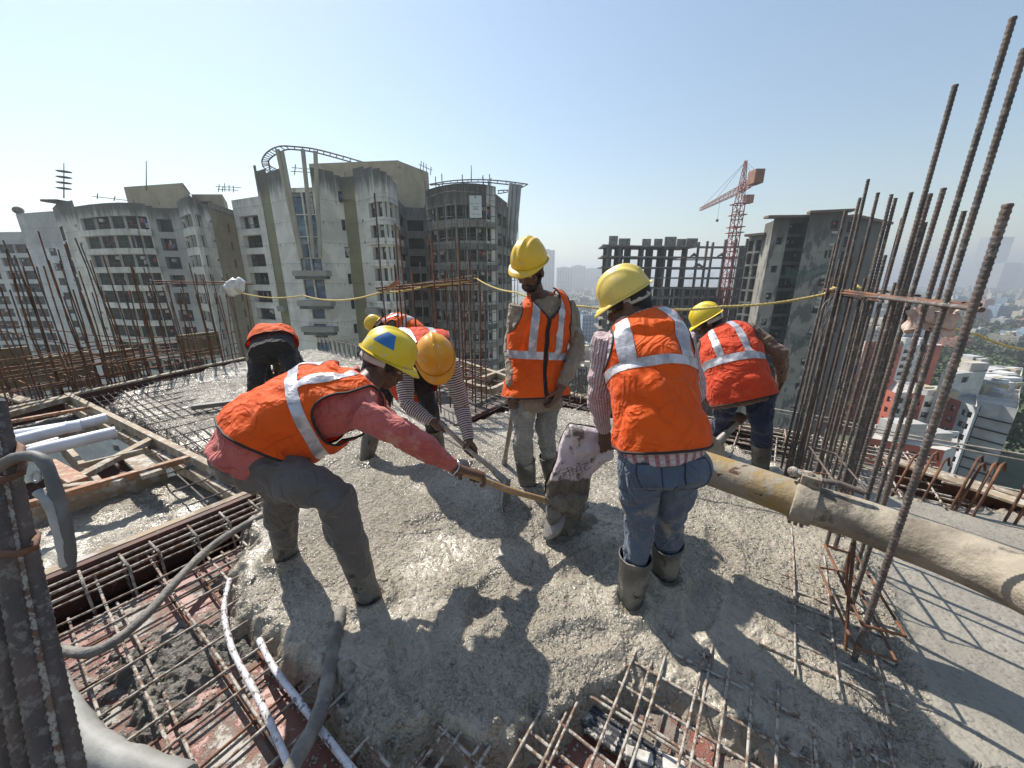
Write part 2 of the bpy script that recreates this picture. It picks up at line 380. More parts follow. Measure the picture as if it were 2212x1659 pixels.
# sunken slab (concrete lies lower between timbers)
SUNK = -.20
Xs, Ys = sheet(.5, 5.2, .012, -7.4, -1.2, .016)
ps = np.stack([Xs.ravel(), Ys.ravel(), np.zeros(Xs.size)], 1)
aa = ps[:, 0] * .819 - ps[:, 1] * .574; bb = ps[:, 0] * .574 + ps[:, 1] * .819
zs = SUNK + .014 * fbm(ps, 3, 2, 41) + .007 * fbm(ps, 18, 3, 43) + .004 * np.abs(fbm(ps, 45, 2, 48))
ridge = np.exp(-((bb - .42 - .04 * np.sin(aa * 3)) / .07) ** 2) * ((aa > -5) & (aa < -2.8)) * (vnoise(ps, 3, 5) > -.4); zs += -.025 * ridge * fbm(ps, 22, 2, 3)
ins = (aa < -2.75) & (aa > -7.7) & (bb > -1.6) & (bb < .50 + (aa + 7.8) * .072)
hole = (aa > -5.9) & (aa < -4.05) & (bb > -.9)
kk = (ins & ~hole).reshape(Xs.shape); kk = kk[:-1, :-1] & kk[1:, 1:]
sl = gridmesh('sunken_slab', np.stack([Xs, Ys, zs.reshape(Xs.shape)], -1), M_conc, None, keep=kk)
tag(sl, 'glistening wet concrete in the lowered bay on the left', kind='structure')

mb = MB(); mb.prism(abpoly([(-7.95, -3.2), (3.9, -3.2), (3.9, 4.35), (-7.95, 4.35)], 0), -3.4, -3.2, 0); tag(mb.build('lower_floor', mat('lower_floor_concrete', (.16, .15, .135), (.1, .095, .085), .8, .9)), 'grey concrete floor of the storey below', kind='structure')
mb = MB(); mb.prism(abpoly([(-2.49, 2.75), (3.6, 2.75), (3.6, 4.28), (-2.49, 4.28)], 0), DECK_Z, DECK_Z + .006, 0); mb.prism(abpoly([(-7.8, 1.0), (-2.77, 1.0), (-2.77, 4.26), (-7.8, 4.26)], 0), DECK_Z, DECK_Z + .006, 0)
tag(mb.build('muddy_deck', mat('muddy_deck_surface', (.12, .105, .09), (.19, .17, .145), 5, .5, bump=.8, bsc=30, bd=.02, c3=(.17, .08, .06), sc3=3, lo3=.6, hi3=.66)), 'mud-smeared deck under the far bar mesh', kind='structure')
# ---------------------------------------------------------------- timber and formwork
def wood(name, p, q, wd, ht, label, cat='plank', m=None, group=None, bev=.003):
    p = Vector(p); q = Vector(q); mb = MB(); o = thing(name, (p + q) / 2, label, cat, group) if False else None
    mb.beam(p, q, wd, ht); ob = mb.build(name, m or M_wood, None, bevel=bev); tag(ob, label, cat, group); return ob
rail = thing('formwork_rail', AB(-5, .6, 0), 'long two-board timber rail running beside the lowered bay', 'formwork')
r0, r1 = G(148, 857, .02), G(545, 1058, .02)
dr = (r1 - r0).normalized(); nr = Vector((dr.y, -dr.x, 0))
mb = MB(); mb.beam(r0, r1, .05, .10); mb.build('board', M_wood, rail, bevel=.003)
mb = MB(); mb.beam(r0 + nr * .045 - Vector((0, 0, .09)), r1 + nr * .045 - Vector((0, 0, .09)), .05, .09); mb.build('board', M_wood, rail, bevel=.003)
mb = MB(); mb.beam(r0 - Vector((0, 0, .13)), r1 - Vector((0, 0, .13)), .03, .16); mb.build('side_board', M_form, rail)
form = thing('side_form', AB(-2.74, 0, 0), 'rust-brown steel side form along the beam trench', 'formwork')
mb = MB(); mb.beam(AB(-2.755, -2.0, -.10), AB(-2.755, .80, -.10), .045, .24); mb.build('form_plate', M_form, form)
mb = MB(); mb.beam(AB(-2.80, -2.0, .015), AB(-2.80, .80, .015), .05, .02); mb.build('top_lip', M_wood, form)
# cross timbers over the bay
cross = [((0, 1108), (425, 985), .05, .045, 'shuttering', 'long rusty-edged plank lying across the bay, nearest of the three cross planks'),
         ((0, 915), (207, 878), .05, .03, 'shuttering', 'orange-brown plank crossing the bay above the white pipes'),
         ((165, 1035), (330, 948), .07, .04, 'timber', 'pale diagonal batten set across the open hole'),
         ((100, 1058), (265, 1040), .05, .04, 'timber', 'short batten leading under the nearest cross plank'),
         ((0, 900), (150, 860), .07, .06, 'timber', 'grey board edging the far end of the bay'),
         ((60, 868), (0, 850), .10, .03, 'timber', 'short striped board at the far left corner of the bay'),
         ((100, 1000), (170, 1040), .10, .03, 'shuttering', 'wide orange board leaning down into the open hole'),
         ((290, 990), (330, 1025), .12, .03, 'timber', 'pale triangular offcut wedged in the corner of the hole'),
         ((170, 1008), (310, 975), .03, .05, 'timber', 'thin batten along the far side of the open hole')]
for a, b_, wd, ht, k, lab in cross:
    wood('plank', G(*a, .05 if k == 'shuttering' else .03), G(*b_, .045 if k == 'shuttering' else .035), wd, ht, lab, 'plank', M_wood_red if k == 'shuttering' else M_wood)
# open hole box
hb = thing('formwork_box', AB(-5, -.1, -.3), 'dark open timber box let into the bay under the pipes', 'formwork')
for (p, q) in ((AB(-5.95, -.9, -.16), AB(-5.95, .6, -.16)), (AB(-4.02, -.9, -.16), AB(-4.02, .62, -.16)), (AB(-5.9, -.25, -.22), AB(-4.05, -.25, -.22)), (AB(-5.9, .2, -.25), AB(-4.05, .28, -.25))):
    mb = MB(); mb.beam(p, q, .04, .2); mb.build('side_board', M_wood, hb)
mb = MB(); mb.box(AB(-5, -.15, -.6), (2.1, 1.6, .02), (E1, E2, Vector((0, 0, 1)))); mb.build('bottom_panel', M_form, hb)
wood('screed_plank', G(415, 880, .05), G(560, 862, .05), .07, .05, 'dark straight screed board lying on the concrete behind the pink-shirted man', 'plank', mat('wet_grey_wood', (.16, .145, .125), (.10, .09, .08), 6, .5))
# slab edge boards
def edge_board(name, pts, label, ht=.2, top=.03, m=None):
    t_ = thing(name, pts[0], label, 'formwork')
    for i in range(len(pts) - 1):
        mb = MB(); mb.beam(pts[i] + Vector((0, 0, top - ht / 2)), pts[i + 1] + Vector((0, 0, top - ht / 2)), .05, ht); mb.build('form_plate', m or M_form, t_)
        mb = MB(); mb.beam(pts[i] + Vector((0, 0, top + .012)), pts[i + 1] + Vector((0, 0, top + .012)), .08, .024); mb.build('top_board', M_wood, t_)
edge_board('edge_form', [G(0, 895), G(200, 850), G(400, 805), G(530, 778)], 'dark edge form closing the far left end of the slab')
edge_board('edge_form', [G(985, 795), G(1100, 828), G(1250, 862), G(1330, 880)], 'slab edge form behind the standing man, topped with pale timber')
edge_board('edge_form', [G(1330, 880), G(1560, 925), G(1745, 950)], 'slab edge form behind the man in navy trousers')
edge_board('edge_form', [G(1930, 1010), G(2060, 1050), G(2212, 1095), G(2400, 1160)], 'brown slab edge form under the white boards at the right border', top=.05)
ub = wood('edge_plank', G(1900, 985, .07), G(2240, 1098, .07), .10, .02, 'bleached board lying along the right slab edge', 'plank')
# timber frame near the far edge (open box behind the striped man)
fb = thing('formwork_box', G(1040, 850), 'cement-stained timber frame at the far slab edge behind the rebar mesh', 'formwork')
for (a, b_) in (((975, 775), (1112, 822)), ((960, 815), (1060, 845)), ((1010, 830), (1110, 795)), ((1060, 845), (1130, 812)), ((955, 800), (975, 775))):
    mb = MB(); mb.beam(G(*a, .10), G(*b_, .10), .06, .07); mb.build('batten', M_wood, fb, bevel=.003)
# ---------------------------------------------------------------- the ground far below, hills, water
GZ = -62.0
def pt(uh, Y): return Vector((Y * (uh - 1106) / 800.0 / 1.0405, Y, 0))
m, t, b = nodes('city_ground'); co = coords(t)
col = mixc(t, ramp(t, noise(t, co, .012, 6, .6), .45, .58), (.085, .10, .055), (.20, .19, .165))
col = mixc(t, ramp(t, noise(t, co, .12, 5, .7), .5, .6), col, (.055, .075, .035))
col = mixc(t, ramp(t, voro(t, co, .09), .25, .1), col, (.30, .28, .25))
t.links.new(col, b.inputs['Base Color']); b.inputs['Roughness'].default_value = .95
mb = MB(); S = 9000
mb.quad((-S, -300, GZ), (S, -300, GZ), (S, 2 * S, GZ), (-S, 2 * S, GZ)); tag(mb.build('ground', m), kind='structure')
M_water = mat('creek_water', (.35, .42, .48), rough=.25)
mb = MB(); mb.quad(*[Vector((p.x, p.y, GZ + .5)) for p in (pt(1700, 2900), pt(2700, 2300), pt(2900, 4300), pt(1700, 5200))]); tag(mb.build('water', M_water), kind='structure')
mb = MB(); n = 90
for row, (yy, h0) in enumerate(((5600, 70), (6600, 130))):
    top = []
    for i in range(n + 1):
        u = -600 + i * 4000 / n; p = pt(u, yy); hgt = h0 * (.6 + .5 * math.sin(i * .31 + row * 2) * math.sin(i * .117 + 1) + .15 * math.sin(i * .9)); top.append((p.x, p.y, GZ + max(5, hgt)))
    for i in range(n):
        a, c = top[i], top[i + 1]
        mb.quad((a[0], a[1] - 900, GZ), (c[0], c[1] - 900, GZ), c, a); mb.quad(a, c, (c[0], c[1] + 900, GZ), (a[0], a[1] + 900, GZ))
tag(mb.build('hills', mat('far_hills', (.07, .09, .06), (.10, .11, .08), .004, .95)), kind='structure')

# ---------------------------------------------------------------- building kit
def wall_mat(name, base, ztop, fade=5.0, grime=.8, joint=3.0, jz=0.0, patch=None, rough=.85):
    m, t, b = nodes(name); co = coords(t)
    st = noise(t, coords(t, (1.1, 1.1, .10)), 1.0, 6, .65); big = noise(t, co, .35, 5, .6); fine = noise(t, coords(t, (3.2, 3.2, .35)), 1.0, 4, .6)
    sx = t.nodes.new('ShaderNodeSeparateXYZ'); t.links.new(co, sx.inputs[0]); z = sx.outputs[2]
    near = ramp(t, z, ztop - fade, ztop)
    near = mathn(t, 'POWER', near, 1.6)
    g = ramp(t, mathn(t, 'ADD', mathn(t, 'ADD', mathn(t, 'MULTIPLY', near, .42), mathn(t, 'MULTIPLY', st, .6)), mathn(t, 'MULTIPLY', fine, .28)), .50, .86)
    g = mathn(t, 'MULTIPLY', g, grime); pnl = voro(t, coords(t, (.28, .28, 1 / 3.0)), 1.0, out='Color'); psep = t.nodes.new('ShaderNodeSeparateColor'); t.links.new(pnl, psep.inputs[0])
    col = mixc(t, ramp(t, big, .35, .65), base, tuple(c * .78 for c in base)); col = mixc(t, mathn(t, 'MULTIPLY', psep.outputs[0], .22), col, (.16, .155, .14))
    if patch: col = mixc(t, ramp(t, noise(t, coords(t, (.9, .9, .3)), .8, 3), .52, .60), col, patch)
    col = mixc(t, g, col, (.085, .078, .066))
    fr = mathn(t, 'FRACT', mathn(t, 'DIVIDE', mathn(t, 'SUBTRACT', z, jz), joint))
    ln = ramp(t, mathn(t, 'ABSOLUTE', mathn(t, 'SUBTRACT', fr, .5)), .488, .497)
    # run-off below every joint
    run = mathn(t, 'MULTIPLY', ramp(t, fr, .72, 1.0), ramp(t, fine, .50, .66))
    col = mixc(t, mathn(t, 'MULTIPLY', run, .6 * grime), col, (.11, .10, .085))
    col = mixc(t, mathn(t, 'MULTIPLY', ln, .65), col, (.08, .075, .07))
    t.links.new(col, b.inputs['Base Color']); b.inputs['Roughness'].default_value = rough
    bumpn(t, b, noise(t, co, 3, 5, .6), .3, .05); return m
M_glass = mat('dark_glass', (.022, .024, .026), (.05, .052, .055), .9, .45, lo=.5, hi=.6, spec=.25)
M_glass_blue = mat('blue_glass', (.05, .10, .17), (.16, .24, .32), .5, .12, lo=.45, hi=.6)
M_dark = mat('dark_interior', (.022, .021, .02), (.045, .042, .038), .6, .95)
M_frame = mat('window_frame', (.11, .105, .095), (.06, .056, .05), 2, .8)
M_green_net = mat('green_shade_cloth', (.018, .034, .024), (.035, .05, .038), .6, .9)
M_slabc = mat('raw_concrete', (.20, .19, .175), (.12, .115, .105), .6, .9, c3=(.28, .265, .24), sc3=.9, lo3=.5, hi3=.6, stretch=(1, 1, .4))
M_slabd = mat('dark_raw_concrete', (.13, .125, .115), (.07, .068, .062), .5, .9, stretch=(1, 1, .3))
M_roofbrown = mat('beige_plaster', (.42, .36, .25), (.34, .29, .20), .4, .9, c3=(.24, .20, .15), sc3=.5, lo3=.58, hi3=.72)
M_cloth = [mat('laundry_%s' % k, c, tuple(x * .8 for x in c), 3, .9) for k, c in (('white', (.6, .6, .6)), ('pink', (.5, .22, .25)), ('blue', (.12, .18, .4)), ('red', (.4, .08, .06)))]
M_ac = mat('ac_unit_white', (.45, .44, .42), (.3, .3, .28), 4, .7)

class Bldg:
    def __init__(s, name, loc, label, group=None):
        s.t = thing(name, loc, label, 'building', group); s.w = MB(); s.mats = []; s.n = 0; s.cat = 0
    def mi(s, m):
        if m not in s.mats: s.mats.append(m)
        return s.mats.index(m)
    def wall(s, p, q, z0, z1, rects=(), m=None, depth=.5, kind='win', sill=None, parapet=None):
        """flat wall from p to q (left to right seen from outside) with real openings"""
        p = Vector((p[0], p[1], 0)); q = Vector((q[0], q[1], 0)); d = q - p; L = d.length; d.normalize(); n = Vector((d.y, -d.x, 0)); k = s.mi(m)
        rects = [(max(0, a), min(L, b_), max(z0, c), min(z1, e)) for a, b_, c, e in rects if b_ > a and e > c and c < z1 and e > z0]
        ss = sorted({0, L, *[r[0] for r in rects], *[r[1] for r in rects]}); zz = sorted({z0, z1, *[r[2] for r in rects], *[r[3] for r in rects]})
        W = lambda a, z, o=0: p + d * a + n * o + Vector((0, 0, z))
        for i in range(len(ss) - 1):
            for j in range(len(zz) - 1):
                cx, cz = (ss[i] + ss[i + 1]) / 2, (zz[j] + zz[j + 1]) / 2
                if any(r[0] < cx < r[1] and r[2] < cz < r[3] for r in rects): continue
                s.w.quad(W(ss[i], zz[j]), W(ss[i + 1], zz[j]), W(ss[i + 1], zz[j + 1]), W(ss[i], zz[j + 1]), k)
        for a, b_, c, e in rects:
            D = -depth
            for A, B in (((a, c), (b_, c)), ((b_, c), (b_, e)), ((b_, e), (a, e)), ((a, e), (a, c))):
                s.w.quad(W(*A), W(*B), W(*B, D), W(*A, D), k)
            if s.n < 96:
                s.window(W, a, b_, c, e, D + .02, kind); s.n += 1
            else: s.w.quad(W(a, c, D), W(b_, c, D), W(b_, e, D), W(a, e, D), s.mi(M_dark))
            if sill: s.w.box(W((a + b_) / 2, c - .08, .12), (b_ - a + .3, .5, .12), (d, n, Vector((0, 0, 1))), k)
        return W
    def window(s, W, a, b_, c, e, D, kind):
        mb = MB(); g = {'blue': 0}.get(kind, 0)
        back = D - .9 if kind in ('balc', 'net') else D
        mb.quad(W(a, c, back), W(b_, c, back), W(b_, e, back), W(a, e, back), 0)
        if back != D:
            for A, B in (((a, c), (b_, c)), ((b_, c), (b_, e)), ((b_, e), (a, e)), ((a, e), (a, c))): mb.quad(W(*A, D), W(*B, D), W(*B, back), W(*A, back), 1)
        wdt = b_ - a; hgt = e - c
        if kind == 'net': mb.quad(W(a, c, D), W(a + wdt * .8, c, D), W(a + wdt * .8, e, D), W(a, e, D), 2)
        nv = max(1, int(wdt / (1.1 if kind != 'blue' else 1.3)))
        for i in range(nv + 1):
            x = a + wdt * i / nv; mb.beam(W(x, c, D + .04), W(x, e, D + .04), .07, .06, 1)
        for zz in ([c + .03, e - .03, c + hgt * .55] if kind != 'balc' else [c + .03, e - .03, c + hgt * .38]): mb.beam(W(a, zz, D + .04), W(b_, zz, D + .04), .06, .07, 1)
        if kind == 'balc':
            for i in range(int(wdt / .35)):
                x = a + .35 * i; mb.beam(W(x, c, D + .04), W(x, c + hgt * .38, D + .04), .03, .03, 1)
        if kind in ('balc', 'win') and rnd.random() < .55 and hgt > 1.2:
            for i in range(rnd.randint(1, 5)):
                x = rnd.uniform(a + .2, b_ - .3); h_ = rnd.uniform(.3, .9); w_ = rnd.uniform(.2, .5); k = rnd.choice((3, 3, 3, 4, 5, 6)); zt = rnd.uniform(c + hgt * .5, e - .1)
                y0 = D - .1 if back != D else D + .08
                mb.quad(W(x, zt - h_, y0), W(x + w_, zt - h_, y0), W(x + w_, zt, y0), W(x, zt, y0), k)
        if rnd.random() < .25: mb.box(W(a + wdt * rnd.uniform(.2, .8), c + hgt * .75, D + .15), (.7, .3, .5), m=7)
        if rnd.random() < .12: x0 = a + wdt * rnd.uniform(0, .6); mb.quad(W(x0, c, D + .01), W(x0 + wdt * .25, c, D + .01), W(x0 + wdt * .25, e, D + .01), W(x0, e, D + .01), rnd.choice((3, 2, 7)))
        gl = {'blue': M_glass_blue, 'balc': M_dark, 'net': M_dark}.get(kind, M_glass)
        mb.build('window', [gl, M_frame, M_green_net] + M_cloth + [M_ac], s.t)
    def roof(s, pts, z, m): s.w.add([(p[0], p[1], z) for p in pts], [tuple(range(len(pts)))], s.mi(m))
    def done(s): s.w.build('wall', s.mats, s.t); return s.t
def lerp(a, b, f): return Vector(a) * (1 - f) + Vector(b) * f
def rows(L, zf0, n, a, b_, lo=.9, hi=2.8, fh=3.0, parts=1, gap=.25):
    r = []
    for k in range(n):
        z = zf0 - fh * k; w_ = (b_ - a) * L / parts
        for i in range(parts): r.append((a * L + w_ * i + (gap / 2 if i else 0), a * L + w_ * (i + 1) - (gap / 2 if i < parts - 1 else 0), z + lo, z + hi))
    return r
def curve(pts, n):  # quadratic through 3 plan points
    a, b_, c = [Vector(p) for p in pts]; m_ = b_ * 2 - (a + c) / 2
    return [a * (1 - t_) ** 2 + m_ * 2 * t_ * (1 - t_) + c * t_ * t_ for t_ in [i / n for i in range(n + 1)]]

# ---- left apartment block
W1 = wall_mat('white_plaster_left', (.76, .72, .64), 13.2, 5, .95, jz=.3, patch=(.47, .45, .40))
W1g = wall_mat('grey_plaster_left', (.42, .41, .39), 13.2, 6, 1, jz=.3)
WB = wall_mat('ochre_plaster', (.30, .24, .14), 14.5, 5, .9, jz=.3)
bl = Bldg('apartment_block', pt(330, 68), 'weathered grey-white apartment block with long dark balcony bands and a beige box on its roof')
pL0, pL1, pL2, pL3 = pt(160, 76), pt(170, 72), pt(206, 69.5), pt(222, 69)
bl.wall(pL0, pL1, GZ, 14.0, rows((pL1 - pL0).length, 8.0, 12, .1, .9, .1, 2.6), W1, .15, 'blue')
bl.wall(pL1, pL2, GZ, 14.2, [((pL2 - pL1).length * .7, (pL2 - pL1).length * .85, z + 1.7, z + 2.2) for z in [8.3 - 3 * k for k in range(9)]], W1)
band = curve([pL2, pt(285, 66.0), pt(352, 67)], 5)
for i in range(5):
    L = (band[i + 1] - band[i]).length
    bl.wall(band[i], band[i + 1], GZ, 13.2, rows(L, 8.3, 11, 0.0 if i else .12, 1.0 if i < 4 else .88, .85, 2.95), W1, .5, 'balc' if i not in (0, 2) else 'net')
    k = bl.mi(W1)
    for f in range(11):
        z = 8.3 - 3 * f; n = (band[i + 1] - band[i]).normalized(); n = Vector((n.y, -n.x, 0))
        bl.w.beam(band[i] + n * .25 + Vector((0, 0, z + .45)), band[i + 1] + n * .25 + Vector((0, 0, z + .45)), .45, .95, k)
pr = [band[-1], pt(366, 67), pt(400, 67.5), pt(404, 67.5), pt(418, 67)]
bl.wall(pr[0], pr[1], GZ, 12.9, (), W1g)
bl.wall(pr[1], pr[2], GZ, 12.6, rows((pr[2] - pr[1]).length, 8.2, 11, .03, .97, .7, 2.7), W1g, 1.0)
bl.wall(pr[2], pr[4], GZ, 12.6, (), W1g)
bay = curve([pr[4], pt(440, 62.5), pt(463, 64.5)], 5)
for i in range(5):
    bl.wall(bay[i], bay[i + 1], GZ, 13.4, rows((bay[i + 1] - bay[i]).length, 8.3, 11, .02, .98, .9, 2.7), W1, .4)
bl.wall(bay[-1], pt(482, 65.5), GZ, 12.9, [(1.0, 1.35, z + 1.8, z + 2.2) for z in [8.3 - 3 * k for k in range(8)]], W1)
bl.wall(pt(482, 65.5), pt(500, 69), GZ, 13.4, (), WB)
bl.wall(pt(500, 69), pt(545, 77), GZ, 13.4, [(2.2, 3.0, z + 1, z + 2.4) for z in [8.3 - 3 * k for k in range(9)]], WB)
bl.roof([pL0, pL1, pL2] + band[1:] + pr[1:] + bay[1:] + [pt(482, 65.5), pt(545, 77), pt(400, 95), pt(200, 95)], 12.4, M_slabd)
for p, q in ((pt(318, 74), pt(440, 71)), (pt(440, 71), pt(452, 80)),): bl.wall(p, q, 12.3, 17.2 if q.y < 75 else 16.6, (), M_roofbrown)
bl.wall(pt(318, 74), pt(322, 70.5), 12.3, 17.2, (), M_roofbrown) if False else None
bl.wall(pt(452, 76), pt(515, 76), 12.3, 16.4, [(1, 3.5, 13, 15.2)], M_roofbrown, .6)
bl.wall(pt(515, 76), pt(522, 84), 12.3, 16.4, (), M_roofbrown)
bl.roof([pt(318, 74), pt(440, 71), pt(452, 80), pt(330, 84)], 17.2, M_roofbrown); bl.roof([pt(452, 76), pt(515, 76), pt(522, 84), pt(455, 86)], 16.4, M_roofbrown)
bl.w.box(pt(172, 71.5) + Vector((0, 0, 14.35)), (3.0, 2.2, .35), m=bl.mi(W1g))
bl.done()
def mast(px, v0, v1, Y, label, disks=0, r=.09):
    t_ = thing('antenna_mast', P(px, v1, Y), label, 'antenna'); mb = MB(); a, c = P(px, v1, Y), P(px, v0, Y); mb.tube([a, c], [r, r * .6], 6); mb.build('pole', M_bar_dark, t_)
    for k in range(disks):
        mb = MB(); z = lerp(a, c, .28 + .16 * k); mb.ball(z, (1.0, 1.0, .12), 8); mb.build('disk', M_slabd, t_)
mast(138, 352, 428, 72, 'thin aerial with four stacked disks on the far left roof', 4)
mast(316, 347, 412, 72, 'plain thin lattice aerial beside the beige roof box')
mast(1018, 357, 392, 70, 'thin leaning rod above the scaffolded tower roof')
# ---- far left buildings
Wf = wall_mat('far_white', (.62, .62, .61), 9, 3, .25, jz=0)
b2 = Bldg('office_block', pt(40, 92), 'far left block with glossy dark window bands, cut by the photo edge')
for p, q in ((pt(-120, 92), pt(12, 94)), (pt(12, 94), pt(93, 93))):
    L = (q - p).length
    b2.wall(p, q, GZ, 11.8, rows(L, 6.4, 16, .06, .94, .7, 2.7, parts=2), Wf, .5)
b2.wall(pt(93, 93), pt(100, 104), GZ, 11.8, (), Wf); b2.roof([pt(-120, 92), pt(12, 94), pt(93, 93), pt(100, 104), pt(-120, 104)], 11.8, M_slabd); b2.done()
b3 = Bldg('slab_tower', pt(120, 86), 'plain pale tower with small square vents between the two left blocks')
p, q = pt(80, 90), pt(172, 86); L = (q - p).length
b3.wall(p, q, GZ, 15.2, [(L * .50, L * .66, z, z + 1.6) for z in [6.2 - 3.2 * k for k in range(16)]], Wf, .2)
b3.wall(pt(80, 90), pt(80, 90), GZ, 15.2, (), Wf); b3.roof([p, q, pt(172, 96), pt(80, 98)], 15.2, Wf)
b3.w.ball(pt(88, 90) + Vector((0, 0, 15.9)), (.9, .9, .8), 8, b3.mi(M_slabd)); b3.done()

# ---- centre tower with the column prow and the ring on top
W2 = wall_mat('white_plaster_mid', (.80, .76, .68), 16.6, 7, .95, jz=.6)
W2g = wall_mat('stained_plaster', (.36, .335, .29), 15, 9, 1, jz=.2)
WO = wall_mat('olive_plaster', (.26, .24, .13), 16.5, 6, .85, jz=.6)
c1 = Bldg('apartment_tower', pt(660, 60), 'white and olive apartment tower with slanting columns and a curved metal roof ring')
p, q = pt(531, 68), pt(593, 64.5); L = (q - p).length
c1.wall(p, q, GZ, 13.9, rows(L, 8.4, 11, .16, .80, .9, 2.9, fh=3.0), W2, .9, 'balc')
c1.wall(q, pt(612, 63), GZ, 17.4, (), WO)
c1.wall(pt(588, 64.6), pt(593.5, 64.3), GZ, 18.2, (), W2)
# white prow with glass strip
pa, pb = pt(612, 63), pt(652, 59.6); c1.wall(pa, pb, GZ, 16.8, (), W2)
pc, pd = pt(652, 59.6), pt(702, 59.2); L = (pd - pc).length
gl = [(L * (.04 + .48 * i), L * (.47 + .48 * i), 13.4 - 3.05 * k - 2.9, 13.4 - 3.05 * k) for k in range(5) for i in (0, 1)]
gl += [(L * .22, L * .78, -2.6 - 3 * k - 2.2, -2.6 - 3 * k) for k in range(6)]
c1.wall(pc, pd, GZ, 14.0, gl, W2, .35, 'blue')
c1.wall(pd, pt(747, 61.5), GZ, 16.6, (), W2)
c1.wall(pt(747, 61.5), pt(760, 62.2), GZ, 16.2, [(.35, 1.15, z + 1, z + 2.6) for z in [11.5 - 4.0 * k for k in range(9)]], W2, .25)
c1.wall(pt(760, 62.2), pt(786, 61.6), GZ, 16.0, (), WO)
c1.wall(pt(786, 61.6), pt(809, 60.2), GZ, 17.0, [(1.0, 1.35, z + 1.6, z + 2.0) for z in [8 - 3.1 * k for k in range(8)]], W2)
bay = curve([pt(809, 60.2), pt(848, 58.3), pt(872, 63)], 5)
for i in range(5):
    L = (bay[i + 1] - bay[i]).length
    c1.wall(bay[i], bay[i + 1], GZ, 16.6 - .35 * i, rows(L, 9.2, 12, .02 if i else .1, .98, .8, 2.8, fh=3.05), W2, .6, 'net' if i in (1, 2) else 'balc')
    n = (bay[i + 1] - bay[i]).normalized(); n = Vector((n.y, -n.x, 0))
    for f in range(6): c1.w.beam(bay[i] + n * .25 + Vector((0, 0, 6.3 + .35 - 3.05 * f)), bay[i + 1] + n * .25 + Vector((0, 0, 6.3 + .35 - 3.05 * f)), .45, .9, c1.mi(W2))
rec = [pt(872, 63), pt(885, 70), pt(925, 71), pt(931, 64)]
for i in range(3):
    L = (rec[i + 1] - rec[i]).length
    c1.wall(rec[i], rec[i + 1], GZ, 13.2, rows(L, 8.6, 11, .08, .92, .8, 2.6), W2g, .5)
c1.roof([pt(531, 68), pt(593, 64.5), pt(612, 63), pb, pc, pd, pt(747, 61.5), pt(786, 61.6)] + bay + rec[1:] + [pt(940, 84), pt(560, 88)], 12.8, M_slabd)
for (u0, Y0), (u1, Y1), zt in (((700, 72), (880, 70), 20.4), ((880, 70), (938, 77), 20.2)): c1.wall(pt(u0, Y0), pt(u1, Y1), 12.8, zt, [], M_roofbrown)
c1.roof([pt(700, 72), pt(880, 70), pt(938, 77), pt(760, 84)], 20.3, M_roofbrown)
# balcony ledges on the prow
for v_ in (3.9, 0.1, -3.8):
    z = {3.9: -1.9, 0.1: -6.3, -3.8: -10.3}[v_]
    c1.w.beam(pt(639, 58.6) + Vector((0, 0, z + 4)), pt(712, 58.0) + Vector((0, 0, z + 4)), 1.4, .8, c1.mi(W2g)); c1.w.beam(pt(642, 58.4) + Vector((0, 0, z + 3.4)), pt(709, 57.8) + Vector((0, 0, z + 3.4)), 1.0, .5, c1.mi(M_slabd))
for z, (u0, u1) in ((-3.6, (786, 812)), (-7.8, (786, 812)), (.5 - 4, (593, 606)), (-8, (593, 608))): c1.w.beam(pt(u0, 60.5 if u0 > 700 else 63.4) + Vector((0, 0, z)), pt(u1, 59.3 if u0 > 700 else 62.9) + Vector((0, 0, z)), 1, .9, c1.mi(W2g))
c1.done()
M_col = mat('cream_column', (.40, .37, .30), (.33, .30, .24), .5, .7, c3=(.2, .18, .15), sc3=.6, lo3=.6, hi3=.7)
def colm(a, b_, r): mb = MB(); mb.tube([a, b_], r, 10); mb.build('column', M_col, c1.t)
for (u0, v0), (u1, v1), Y0, Y1, r in (((650, 558), (599, 322), 58.9, 55.6, .28), ((653, 558), (609, 326), 58.7, 55.8, .26), ((678, 556), (654, 322), 58.6, 56.2, .28), ((692, 556), (681, 326), 58.6, 57.2, .28)):
    colm(P(u0, v0, Y0), P(u1, v1, Y1), r)
def ring(pts_o, pts_i, parent, name='roof_ring', r=.13, step=1.05):
    """ladder-like curved canopy between two outlines (lists of points)"""
    mb = MB()
    def res(pts):
        out = []
        for i in range(len(pts) - 1):
            a = pts[max(i - 1, 0)]; b_ = pts[i]; c_ = pts[i + 1]; d_ = pts[min(i + 2, len(pts) - 1)]
            for k in range(8):
                s_ = k / 8; out.append(.5 * ((2 * b_) + (c_ - a) * s_ + (2 * a - 5 * b_ + 4 * c_ - d_) * s_ ** 2 + (3 * b_ - a - 3 * c_ + d_) * s_ ** 3))
        return out + [pts[-1]]
    o_, i_ = res(pts_o), res(pts_i); mb.tube(o_, r, 6); mb.tube(i_, r, 6); acc = 0
    for k in range(1, len(o_)):
        acc += (o_[k] - o_[k - 1]).length
        if acc > step: acc = 0; mb.tube([o_[k], i_[k]], r * .7, 5)
    mb.build(name, M_bar_dark, parent)
RZ = 23.4
def rp(u, v, z=RZ):       # point of the photo on the ring's level
    return G(u, v, z)
ring([rp(790, 352), rp(735, 336), rp(680, 322), rp(640, 317), rp(604, 316), rp(578, 328), rp(566, 346), rp(568, 360)], [rp(785, 358), rp(733, 343), rp(680, 329), rp(641, 323.5), rp(616, 324), rp(592, 336), rp(580, 348), rp(583, 358)], c1.t)
ring([rp(790, 352), rp(818, 362), rp(842, 373), rp(850, 379)], [rp(785, 358), rp(812, 368), rp(835, 378), rp(843, 383)], c1.t, r=.11)
